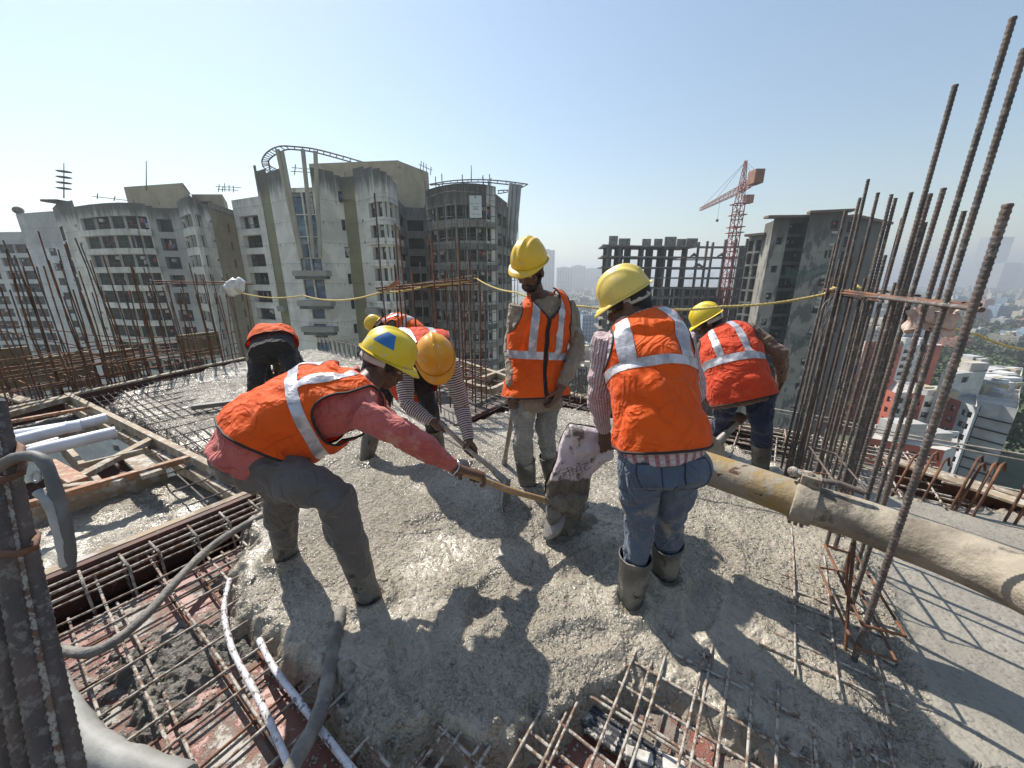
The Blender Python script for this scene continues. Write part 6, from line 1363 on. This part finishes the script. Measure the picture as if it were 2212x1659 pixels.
    fuse(mb, .0072, 'shirt', S['shirt'], root, 3, wr(S.get('wr', .010), 13, 34, S['seed']), {'along': lambda V: lim(V, segs)[0], 'around': lambda V: lim(V, segs)[1]})
    # --- trousers
    mb = MB(); T.solid(mb, -.02, .22, -.002); tl = S.get('leg', 1.0); hc = (J_['hL'] + J_['hR']) / 2; mb.ball(hc - Vector((0, 0, .01)), (.13 * S.get('kw', 1), .115, .10), 14)
    for sd in 'LR': mb.ball(J_['h' + sd] - Vector((S['front'][0], S['front'][1], 0)) * .035, .098 * tl, 12)
    for sd in ('L', 'R'):
        h_, k_, a_ = J_['h' + sd], J_['k' + sd], J_['a' + sd]
        mb.tube([lerp(h_, k_, -.18), lerp(h_, k_, .1), lerp(h_, k_, .45), lerp(h_, k_, .85), k_, lerp(k_, a_, .3), lerp(k_, a_, .6), lerp(k_, a_, .8)], [.092 * tl, .098 * tl, .086 * tl, .072 * tl, .068 * tl, .066 * tl, .056 * tl, .046], 16)
    tr_ = fuse(mb, .0075, 'trousers', S['trousers'], root, 3, wr(S.get('wrt', .014), 11, 26, S['seed'] + 7))
    if S.get('pockets'):
        for s_ in (-1, 1):
            th0 = -math.pi / 2 + s_ * .58; TH, Q = np.meshgrid(np.linspace(th0 - .30, th0 + .30, 12), np.linspace(-.06, .10, 10)); Xp = T.S(TH, Q, .018); 
            bv = BVHTree.FromPolygons([tuple(v.co) for v in tr_.data.vertices], [tuple(f.vertices) for f in tr_.data.polygons]); Xp = T.S(TH, Q, .08)
            for i_ in range(Xp.shape[0]):
                for j_ in range(Xp.shape[1]):
                    p_ = Vector(Xp[i_, j_]); c_ = Vector(T.C(np.array([Q[i_, j_]]))[0]); hit = bv.ray_cast(p_, (c_ - p_).normalized())
                    Xp[i_, j_] = (hit[0] + (p_ - c_).normalized() * .003) if hit[0] is not None else p_
            gridmesh('back_pocket', Xp, S['trousers'], tr_)
            mb = MB(); mb.tube([Vector(p) for p in Xp[-1]] , .003, 5); mb.tube([Vector(p) for p in Xp[:, 0]], .0025, 5); mb.tube([Vector(p) for p in Xp[:, -1]], .0025, 5); mb.build('seam', M_navy, tr_)
    # --- boots
    for sd in ('L', 'R'):
        k_, a_ = J_['k' + sd], J_['a' + sd]; ft = Vector(S['toe' + sd]).normalized(); bt = S.get('boot', .34); mb = MB()
        pts = [lerp(k_, a_, bt + (1 - bt) * q) for q in (0, .12, .3, .55, .8, 1.0)] + [a_ - Vector((0, 0, .05))]
        rr = [.073, .069, .067, .062, .057, .057, .060]
        jag = [(x, x * .95) for x in rr]
        mb.tube(pts[::-1], jag[::-1], 20, cap=False); mb.tube([pts[0], pts[1], pts[2]], [(.070, .068), (.064, .062), (.05, .05)], 20, cap=False, m=1)
        ring_ = []
        d = (pts[1] - pts[0]).normalized(); x = d.orthogonal().normalized(); y = d.cross(x)
        mb.tube([pts[0] + x * (.0725 * math.cos(q * math.pi / 10)) + y * (.070 * math.sin(q * math.pi / 10)) for q in range(21)], .004, 6)
        mb.tube([a_ - ft * .07 - Vector((0, 0, .045)), a_ - ft * .02 - Vector((0, 0, .035)), a_ + ft * .07 - Vector((0, 0, .045)), a_ + ft * .15 - Vector((0, 0, .055)), a_ + ft * .20 - Vector((0, 0, .06))], [(.05, .05), (.058, .052), (.050, .048), (.044, .052), (.02, .03)], 14, ax=Vector((0, 0, 1)))
        o = mb.build('boot', [M_boot, M_black], root)
        n = len(o.data.vertices); V = np.empty(n * 3); o.data.vertices.foreach_get('co', V); V = V.reshape(-1, 3); V += (.0055 * np.stack([vnoise(V, 28, q) for q in (1, 2, 3)], 1)); o.data.vertices.foreach_set('co', V.ravel()); o.data.update()
    # --- vest
    if S.get('vest') is not None:
        q0 = S.get('hem', -.04); nq, nt_ = 110, 190; qs = np.linspace(q0, .965, nq); th = np.linspace(-np.pi, np.pi, nt_); TH, Q = np.meshgrid(th, qs)
        def voff(TH, Q):
            p0 = T.S(TH, Q, .02).reshape(-1, 3); fl = np.clip((.35 - Q) / .4, 0, 1) * S.get('flare', .022)
            w_ = (np.abs(vnoise(p0 + .03 * vnoise(p0, 8, 1)[:, None], 8.5, S['seed'])) * .022 + .006 * vnoise(p0, 22, S['seed'] + 1)).reshape(TH.shape)
            sh = np.clip((Q - .8) / .15, 0, 1)
            return .029 + fl + w_ * (1 - .6 * sh) - .006 + S.get('vfat', 0) * np.sin(np.clip((Q - q0) / (.9 - q0), 0, 1) * np.pi)
        OFF = voff(TH, Q); Xv = T.S(TH, Q, OFF)
        if S.get('sag'):       # cloth hanging away from the belly
            fr = np.clip(np.sin(TH), 0, 1) * np.sin(np.clip((Q - q0) / (.85 - q0), 0, 1) * np.pi) ; Xv[..., 2] -= S['sag'] * fr
        def hole(TH, Q, g=1.0):
            d1 = np.minimum(np.abs(TH), np.pi - np.abs(TH)); return (d1 / (.72 * g)) ** 2 + ((Q - .775) / (.165 * g)) ** 2
        def vee(TH, Q):       # front opening half width
            dz = np.abs(TH - np.pi / 2); wd = S.get('gap', .03) + np.clip((Q - S.get('vee', .66)) / .3, 0, 1) * .95; return dz / wd
        H_ = hole(TH, Q); Vv = vee(TH, Q); nk = np.where(np.sin(TH) < .2, Q < .955, True)
        ok = (H_ > 1) & (Vv > 1) & nk; ok = ok[:-1, :-1] & ok[1:, 1:] & ok[:-1, 1:] & ok[1:, :-1]
        v_ = gridmesh('vest', Xv, S['vest'], root, keep=ok); so = v_.modifiers.new('s', 'SOLIDIFY'); so.thickness = .002
        def at(th_, q_, o=.004):
            th_ = np.array(th_, float); q_ = np.array(q_, float); th_ = (th_ + np.pi) % (2 * np.pi) - np.pi
            sh_ = th_.shape; t2 = th_.reshape(1, -1); q2 = q_.reshape(1, -1); p = T.S(t2, q2, voff(t2, q2) + o)[0]
            if S.get('sag'): fr = np.clip(np.sin(t2[0]), 0, 1) * np.sin(np.clip((q2[0] - q0) / (.85 - q0), 0, 1) * np.pi); p[:, 2] -= S['sag'] * fr
            return p.reshape(*sh_, 3)
        mb = MB(); A_ = np.linspace(0, 2 * np.pi, 50)
        for c0 in (0, np.pi): mb = MB(); mb.tube([Vector(p) for p in at(c0 + .74 * np.cos(A_), .775 + .17 * np.sin(A_), .001)], .0055, 6, cap=False); mb.build('armhole_binding', M_pipe, v_)
        g = S.get('gap', .03); mb = MB(); th_ = np.linspace(np.pi / 2 + g, np.pi / 2 + 2 * np.pi - g, 90); mb.tube([Vector(p) for p in at(th_, np.full(90, q0 + .004), .001)], .0055, 6); mb.build('hem_binding', M_pipe, v_)
        for s_ in (-1, 1):
            qq = np.linspace(q0, .95, 50); wd = g + np.clip((qq - S.get('vee', .66)) / .3, 0, 1) * .95; mb = MB(); mb.tube([Vector(p) for p in at(np.pi / 2 + s_ * wd, qq, .001)], .0055, 6); mb.build('front_binding', M_pipe, v_)
        # reflective tape: a belt and one strip over each shoulder, front and back
        bq = S.get('belt', (.37, .445)); th_ = np.linspace(np.pi / 2 + g + .03, np.pi / 2 + 2 * np.pi - g - .03, 150); TH2, Q2 = np.meshgrid(th_, np.linspace(bq[0], bq[1], 8))
        hh = hole((TH2 + np.pi) % (2 * np.pi) - np.pi, Q2); kp_ = hh > 1; kp_ = kp_[:-1, :-1] & kp_[1:, 1:]
        gridmesh('reflective_strip', at(TH2, Q2), M_tape, v_, keep=kp_)
        for fb in (1, -1):
            for s_ in (-1, 1):
                qq = np.linspace(bq[1], .94, 44); xx = np.linspace(.062, .108, 7) * S.get('tapex', 1.0); w_ = interp(Torso.W, qq) * T.k + .022
                XX = np.minimum(xx[None, :] * (1 - .25 * np.clip((qq - .8) / .15, 0, 1))[:, None], w_[:, None] * .93); cth = (XX / w_[:, None]) ** (1 / .85); TH2 = np.arccos(s_ * cth) * fb; Q2 = np.repeat(qq[:, None], 7, 1)
                ok2 = (hole(TH2, Q2) > 1) & (vee(TH2, Q2) > 1); ok2 = ok2[:-1, :-1] & ok2[1:, 1:]
                gridmesh('reflective_strip', at(TH2, Q2, .005), M_tape, v_, keep=ok2)
    if S.get('helmet'): helmet(root, head + hu * S.get('hoff', .045) - fd * .006, fd, hu, S['helmet'], S.get('hsc', 1.0), S.get('sticker', False), S.get('strap', True), S.get('ridges', 3))
    return root

def chk(n, S):
    j = S['j']; d = lambda a, b_: round((Vector(j[a]) - Vector(j[b_])).length, 2)
    print('LIMB', n, 'thigh', d('hL', 'kL'), d('hR', 'kR'), 'shin', d('kL', 'aL'), d('kR', 'aR'), 'uarm', d('sL', 'eL'), d('sR', 'eR'), 'farm', d('eL', 'wL'), d('eR', 'wR'), 'sh', d('sL', 'sR'), 'torso', round((Vector(S['spine'][0]) - Vector(S['spine'][4])).length, 2), 'hd', d('neck', 'head'),
          'hipz', round(j['hL'][2], 2), 'az', round(j['aL'][2], 2), round(j['aR'][2], 2))
def tool(name, a, b_, r, label, blade=None, m=None, cat='shovel'):
    """handle from a to b_, blade shape at b_"""
    a = Vector(a); b_ = Vector(b_); t_ = thing(name, (b_.x, b_.y, 0), label, cat); d = (b_ - a).normalized(); mb = MB()
    n = 8; pts = [lerp(a, b_, i / n) + Vector((0, 0, .006 * math.sin(i * 1.1))) for i in range(n + 1)]; mb.tube(pts, [r * (1 + .06 * math.sin(i * 2)) for i in range(n + 1)], 12); mb.build('handle', m or M_handle, t_)
    if blade:
        kind, dn, wd, L = blade; dn = Vector(dn).normalized(); sd = dn.cross(d).normalized(); nr_ = sd.cross(dn).normalized()
        mb = MB(); mb.tube([b_ - d * .09, b_ - d * .02, b_ + d * .02], [r * 1.25, r * 1.5, r * 1.4], 12); mb.build('socket', M_blade, t_)
        nn = 9; Xb = np.zeros((nn, nn, 3))
        for i in range(nn):
            s_ = i / (nn - 1); wv = wd * (.55 + .75 * s_ - .55 * s_ ** 3 * (1.2 if kind == 'round' else .3))
            for k in range(nn): q = k / (nn - 1) * 2 - 1; tip = -abs(q) ** 2 * .06 * s_ if kind == 'round' else 0; Xb[i, k] = b_ + dn * (s_ * L + tip) + sd * (q * wv / 2) + nr_ * (.035 * q * q - .03 * math.sin(s_ * 2))
        o = gridmesh('blade', Xb, M_blade, t_); so = o.modifiers.new('s', 'SOLIDIFY'); so.thickness = .004
    return t_
def off(p, x, d): return Vector(p) + Vector(x) * d

# A: man in the faded red shirt, bent over the hoe
X = Vector((-.42, .88, .12)).normalized()
pel = J(538, 960, 1.66); shc = J(768, 852, 1.74)
h0, h1 = J(962, 1010, 1.84), J(1206, 1092, 2.12); hd = (h1 - h0).normalized()
gR = h0 + hd * .17; gL = h0 + hd * .05
A_ = dict(seed=3, label='person in faded red shirt and orange vest bending over a hoe, blue patch on helmet', front=(.3, .1, -1), spine=[J(538, 976, 1.62), J(590, 915, 1.65), J(682, 876, 1.70), J(762, 852, 1.74), J(800, 822, 1.78)],
    j=dict(hR=off(pel, X, -.09), hL=off(pel, X, .10), kR=J(722, 1075, 1.56), kL=J(606, 1062, 1.84), aR=J(792, 1252, 1.73), aL=J(612, 1182, 1.99), sR=off(shc, X, -.185) + Vector((.02, 0, -.02)), sL=off(shc, X, .175), eR=J(896, 950, 1.64), eL=J(872, 950, 1.98),
           wR=J(978, 1008, 1.80), wL=J(944, 992, 1.93), neck=J(803, 818, 1.78), head=J(830, 790, 1.84)),
    toeR=(.85, -.1, 0), toeL=(.8, .2, 0), fd=(.80, .26, -.50), hu=(.40, .12, .9), handR=('grip', gR, -hd, .017, 1), handL=('grip', gL, -hd, .017, -1),
    shirt=M_pink, trousers=M_grey, vest=M_vest, helmet=M_hl, hsc=1.06, sticker=True, hem=.13, kd=1.08, kw=1.0, vfat=.012, shirt0=-.10, sag=.05, leg=1.2, flare=.03, gap=.05, sleeve=1.06, belt=(.50, .58), ridges=1, boot=.30)
# B: man in the hooped jersey, amber helmet
h2, h3 = J(938, 905, 2.62), J(1088, 1036, 2.42); hd2 = (h3 - h2).normalized()
gB_R = h2 + hd2 * .08; gB_L = h2 + hd2 * .36
B_ = dict(seed=11, label='person in hooped black and white jersey bending over a shovel, amber helmet towards the camera', front=(.3, -.2, -1), spine=[J(868, 822, 3.15), J(882, 775, 3.05), J(893, 752, 2.90), J(915, 755, 2.66), J(930, 772, 2.50)],
    j=dict(hL=J(905, 808, 3.08), hR=J(846, 812, 3.14), kL=J(930, 888, 2.98), kR=J(812, 898, 3.04), aL=J(950, 972, 3.20), aR=J(786, 978, 3.08), sL=J(974, 792, 2.56), sR=J(872, 792, 2.66), eL=J(998, 880, 2.62), eR=J(878, 872, 2.62), wL=J(1014, 955, 2.52), wR=J(934, 912, 2.58), neck=J(930, 762, 2.50), head=J(941, 776, 2.38)),
    toeL=(.3, -.9, 0), toeR=(-.1, -.9, 0), fd=(.22, -.52, -.80), hu=(.12, -.75, .55), handR=('grip', gB_R, hd2, .017, 1), handL=('grip', gB_L, hd2, .017, -1),
    shirt=M_hoop, trousers=M_blackc, vest=M_vest2, helmet=M_ho, sag=.34, kw=1.15, flare=.05, hem=.04, shirt0=-.05, gap=.22, vee=.5, strap=False, ridges=1, hsc=1.1, wr=.006)
# C: standing man
C_ = dict(seed=21, label='person standing upright looking down, beige sleeves, torn muddy jeans and ridged yellow helmet', front=(-.35, -.95, 0), beard=True,
    spine=[J(1158, 875, 2.52), J(1158, 806, 2.50), J(1162, 735, 2.48), J(1170, 668, 2.47), J(1158, 630, 2.47)],
    j=dict(hR=J(1132, 846, 2.47), hL=J(1184, 846, 2.53), kR=J(1130, 950, 2.46), kL=J(1180, 948, 2.58), aR=J(1142, 1040, 2.64), aL=J(1196, 1022, 2.70), sR=J(1118, 668, 2.42), sL=J(1226, 664, 2.52), eR=J(1104, 752, 2.50), eL=J(1248, 752, 2.50), wR=J(1108, 838, 2.40), wL=J(1212, 838, 2.36), neck=J(1156, 630, 2.47), head=J(1146, 588, 2.38)),
    toeL=(.1, -.95, 0), toeR=(-.4, -.9, 0), fd=(-.42, -.76, -.42), hu=(-.16, -.36, .9), hoff=.066, shirt1=.90, handR=('grip', J(1110, 868, 2.38), (.10, -.05, 1), .017, 1), handL=('relax', (-.35, -.15, -.85), (-.5, .4, .1), .55, -1),
    shirt=M_beige, trousers=M_jeang, vest=M_vest, helmet=M_hy, hsc=1.06, hem=.085, gap=.02, vee=.74, shirt0=-.03, flare=.03, wr=.013, wrt=.016, leg=.95, sleeve=.98, strap=False, belt=(.41, .475))
# D: man in checked shirt and blue jeans, back to camera
D_ = dict(seed=31, label='person seen from behind in checked shirt and faded blue jeans holding the cement sack', front=(-.3, .95, 0),
    spine=[J(1432, 1030, 1.50), J(1420, 900, 1.50), J(1402, 800, 1.56), J(1386, 722, 1.62), J(1368, 672, 1.64)],
    j=dict(hL=J(1384, 1000, 1.50), hR=J(1474, 998, 1.50), kL=J(1380, 1138, 1.62), kR=J(1448, 1120, 1.68), aL=J(1364, 1272, 1.74), aR=J(1438, 1225, 1.88), sL=J(1312, 738, 1.63), sR=J(1470, 742, 1.60), eL=J(1293, 848, 1.74), eR=J(1500, 850, 1.72), wL=J(1304, 930, 1.88), wR=J(1440, 925, 1.90), neck=J(1364, 676, 1.64), head=J(1356, 655, 1.66)),
    toeL=(-.1, .95, 0), toeR=(.1, .95, 0), fd=(-.74, .44, -.50), hu=(-.50, .10, .86), handL=('grip', J(1308, 962, 1.93), (.9, .2, .2), .014, 1), handR=('grip', J(1400, 960, 1.98), (.9, .2, .2), .014, 1),
    shirt=M_check, trousers=M_jean, vest=M_vest, helmet=M_hp, hsc=.93, hem=.145, shirt0=.09, flare=.004, kw=.86, kd=.95, vfat=.0, hoff=.036, pockets=True, gap=.05, wrt=.012, belt=(.52, .585), tapex=1.3, boot=.34, leg=.92)
# E: man in navy trousers, back right
E_ = dict(seed=41, label='person in brown shirt and navy trousers bending away near the slab edge on the right', front=(-.2, .9, -.6),
    spine=[J(1606, 868, 2.84), J(1590, 812, 2.86), J(1575, 765, 2.94), J(1562, 732, 3.02), J(1548, 715, 3.08)],
    j=dict(hL=J(1574, 848, 2.90), hR=J(1638, 846, 2.84), kL=J(1562, 905, 3.05), kR=J(1646, 925, 2.80), aL=J(1540, 962, 3.30), aR=J(1648, 995, 2.93), sL=J(1518, 762, 3.04), sR=J(1618, 716, 2.94), eL=J(1518, 845, 3.02), eR=J(1686, 765, 2.84), wL=J(1572, 898, 3.0), wR=J(1688, 822, 2.98), neck=J(1548, 714, 3.08), head=J(1532, 700, 3.10)),
    toeL=(-.2, .95, 0), toeR=(.1, .95, 0), fd=(-.62, .45, -.55), hu=(-.38, .18, .86), handL=('grip', J(1600, 905, 3.0), (.5, .1, .5), .017, 1), handR=('relax', (-.1, .3, -.9), (-.9, 0, 0), .8, 1),
    shirt=M_brown, trousers=M_navy, vest=M_vest2, helmet=M_hl, hem=.02, shirt0=-.02, gap=.06, leg=1.08, kw=1.05, vfat=.012)
# F: man in black trousers, bent double
F_ = dict(seed=51, label='person bent double facing away in black clothes with the orange vest falling forward', front=(.1, .3, -1),
    spine=[J(588, 758, 3.85), J(590, 728, 4.05), J(594, 742, 4.30), J(598, 768, 4.48), J(600, 785, 4.56)],
    j=dict(hL=J(564, 756, 3.95), hR=J(616, 754, 3.97), kL=J(555, 812, 3.86), kR=J(636, 812, 3.9), aL=J(543, 888, 4.0), aR=J(662, 880, 4.05), sL=J(566, 768, 4.46), sR=J(634, 764, 4.46), eL=J(575, 800, 4.36), eR=J(655, 798, 4.34), wL=J(590, 840, 4.36), wR=J(664, 842, 4.3), neck=J(600, 785, 4.56), head=J(600, 812, 4.60)),
    toeL=(-.1, .95, 0), toeR=(.2, .95, 0), fd=(0, -.5, -.8), hu=(0, .7, -.5), handL=('relax', (0, 0, -1), (0, -1, 0), .4, 1), handR=('relax', (0, 0, -1), (0, -1, 0), .4, 1),
    shirt=M_blackc, trousers=M_blackc, vest=M_vest, helmet=M_hy, hem=.10, shirt0=-.05, gap=.06, sag=.10, leg=1.15, kw=1.1)
# G: man far behind, only back and helmet show
G_ = dict(seed=61, label='person mostly hidden behind the amber helmet, only orange back and yellow helmet showing', front=(-.2, .2, -1),
    spine=[J(914, 738, 5.4), J(892, 712, 5.4), J(866, 700, 5.4), J(842, 703, 5.38), J(828, 710, 5.35)],
    j=dict(hL=J(905, 740, 5.3), hR=J(905, 735, 5.5), kL=J(892, 780, 5.3), kR=J(895, 775, 5.5), aL=J(905, 818, 5.45), aR=J(905, 812, 5.6), sL=J(842, 715, 5.22), sR=J(842, 702, 5.55), eL=J(835, 755, 5.2), eR=J(835, 745, 5.55), wL=J(830, 790, 5.2), wR=J(828, 785, 5.5), neck=J(828, 708, 5.35), head=J(815, 706, 5.3)),
    toeL=(-.9, .2, 0), toeR=(-.9, .2, 0), fd=(-.6, -.2, -.75), hu=(-.55, -.1, .8), handL=('relax', (0, 0, -1), (-1, 0, 0), .4, 1), handR=('relax', (0, 0, -1), (-1, 0, 0), .4, 1),
    shirt=M_brown, trousers=M_blackc, vest=M_vest, helmet=M_hy, hem=.14, gap=.06)
for n_, S_ in zip('ABCDEFG', (A_, B_, C_, D_, E_, F_, G_)):
    chk(n_, S_); make_person(S_)
tool('hoe', h0, h1, .017, 'hoe with golden wooden handle held low by the man in the faded red shirt', ('round', J(1186, 1165, 2.10) - h1, .20, .20), M_handle, 'hoe')
tool('shovel', h2, h3, .017, 'shovel with pale wooden handle held by the man in the hooped jersey', ('flat', (.1, -.5, -.8), .24, .20), M_handle_grey)
tool('shovel', J(1114, 850, 2.39), G(1089, 1003, .0), .017, 'upright grey-handled shovel stuck in the concrete beside the standing man', ('flat', (0, -.3, -1), .22, .16), M_handle_grey)
hs = [J(1606, 900, 3.0), J(1580, 925, 3.0), J(1556, 950, 3.0)]
tool('shovel', hs[0], hs[2], .022, 'muddy wooden-handled shovel at the feet of the man in navy trousers', ('flat', (-.1, .3, -.9), .2, .2), M_handle_grey)
# steel bangle on the near wrist of the hoe man
wr_ = thing('bangle', A_['j']['wR'], 'bright steel bangle on the wrist of the man with the hoe', 'bangle'); mb = MB(); d = (Vector(gR) - A_['j']['wR']).normalized(); x = d.orthogonal().normalized(); y = d.cross(x); c_ = A_['j']['wR'] + d * .006
mb.tube([c_ + x * (.037 * math.cos(q * math.pi / 12)) + y * (.037 * math.sin(q * math.pi / 12)) for q in range(25)], .0038, 8, cap=False); mb.build('ring', M_metal, wr_)

# ---- cement sack
sk = thing('cement_sack', G(1225, 1085), 'torn muddy white cement sack held by the man in blue jeans', 'sack')
ol = [(1232, 914), (1252, 917), (1275, 921), (1305, 925), (1324, 950), (1322, 985), (1296, 1002), (1280, 1025), (1270, 1055), (1262, 1085), (1240, 1100), (1205, 1095), (1178, 1075), (1180, 1040), (1194, 1008), (1206, 968), (1217, 935)]
cu, cv = 1240, 1005; rows_ = []
M_sack, t, b = nodes('woven_sack'); co = coords(t); sx = t.nodes.new('ShaderNodeSeparateXYZ'); t.links.new(co, sx.inputs[0])
col = mixc(t, ramp(t, noise(t, co, 6, 5), .35, .65), (.60, .53, .54), (.44, .37, .39))
lf = ramp(t, mathn(t, 'ADD', sx.outputs[0], mathn(t, 'MULTIPLY', sx.outputs[2], -.35)), .20, .10); mud = mathn(t, 'ADD', mathn(t, 'MAXIMUM', ramp(t, sx.outputs[2], .50, .32), mathn(t, 'MULTIPLY', lf, .38)), mathn(t, 'MULTIPLY', noise(t, co, 14, 6, .7), .9)); col = mixc(t, ramp(t, mud, .82, .92), col, (.105, .09, .078))
col = mixc(t, ramp(t, noise(t, coords(t, (1, 1, .5)), 20, 5, .7), .60, .64), col, (.11, .09, .085)); t.links.new(col, b.inputs['Base Color']); b.inputs['Roughness'].default_value = .55; bumpn(t, b, noise(t, co, 16, 4), .5, .03)
no, nr2 = 72, 14
def olp(a): a = a % 1 * len(ol); i = int(a); f = a - i; p, q = ol[i], ol[(i + 1) % len(ol)]; return p[0] * (1 - f) + q[0] * f, p[1] * (1 - f) + q[1] * f
for sd in (1, -1):
    Xk = np.zeros((nr2, no, 3))
    for i in range(nr2):
        s_ = i / (nr2 - 1)
        for k in range(no):
            u_, v_ = olp(k / no); u2, v2 = cu + (u_ - cu) * s_, cv + (v_ - cv) * s_; th_ = .085 * math.sqrt(max(0, 1 - s_ ** 2.2)); tt = 2.02 - sd * th_ + (v2 - 1005) / 1000
            Xk[i, k] = J(u2, v2, tt)
    V = Xk.reshape(-1, 3); V[:, 1] += .038 * np.abs(fbm(V, 10, 3, 5)) * (1 if sd > 0 else -1) * -1; V[:, 0] += .008 * fbm(V, 15, 2, 9)
    gridmesh('front_sheet' if sd > 0 else 'back_sheet', V.reshape(nr2, no, 3), M_sack, sk, wrap=True)
mb = MB(); mb.ball(J(1222, 1072, 2.06), (.11, .08, .07), 12)
for k in range(26):
    f = k / 25; c_ = lerp(J(1222, 1078, 2.06), G(1216, 1135, .0), f); w_ = .07 + .13 * f ** 3; mb.ball(c_ + Vector((rnd.uniform(-w_, w_), rnd.uniform(-w_, w_) * .6, rnd.uniform(-.03, .02))), rnd.uniform(.03, .055) * (1 + .3 * f), 8)
for k in range(12): mb.ball(G(1205 + rnd.uniform(-75, 60), 1118 + rnd.uniform(-28, 30), .0), (rnd.uniform(.05, .09), rnd.uniform(.04, .08), rnd.uniform(.02, .045)), 8)
fuse(mb, .009, 'mud_drip', M_mud, sk, 1, lambda V: .016 * fbm(V, 18, 3, 4))
try:
    fc = bpy.data.curves.new('lettering', 'FONT'); fc.body = '\u0938\u0940\u092e\u0947\u0902\u091f'; fc.size = .075; fc.extrude = .001
    fo = bpy.data.objects.new('lettering', fc); fo.data.materials.append(mat('faded_ink', (.10, .085, .12), (.30, .26, .28), 60, .7))
    a, c_ = J(1216, 1036, 1.895), J(1268, 1016, 1.90); xd = (c_ - a).normalized(); up = Vector((0, -.12, 1)); zd = xd.cross(up).normalized(); up = zd.cross(xd)
    fo.matrix_world = Matrix.Translation(a + zd * .0) @ Matrix((xd, up, zd)).transposed().to_4x4(); fo.scale = (.9, 1, 1); COL.objects.link(fo)
    mw = fo.matrix_world.copy(); fo.parent = sk; fo.matrix_parent_inverse = Matrix.Translation(-Vector(sk.location)); fo.matrix_basis = mw
    dg = bpy.context.evaluated_depsgraph_get(); lm = bpy.data.meshes.new_from_object(fo.evaluated_get(dg)); lo_ = bpy.data.objects.new('lettering', lm); link(lo_, sk); lo_.matrix_basis = mw; bpy.data.objects.remove(fo)
except Exception as ex: print('font', ex)
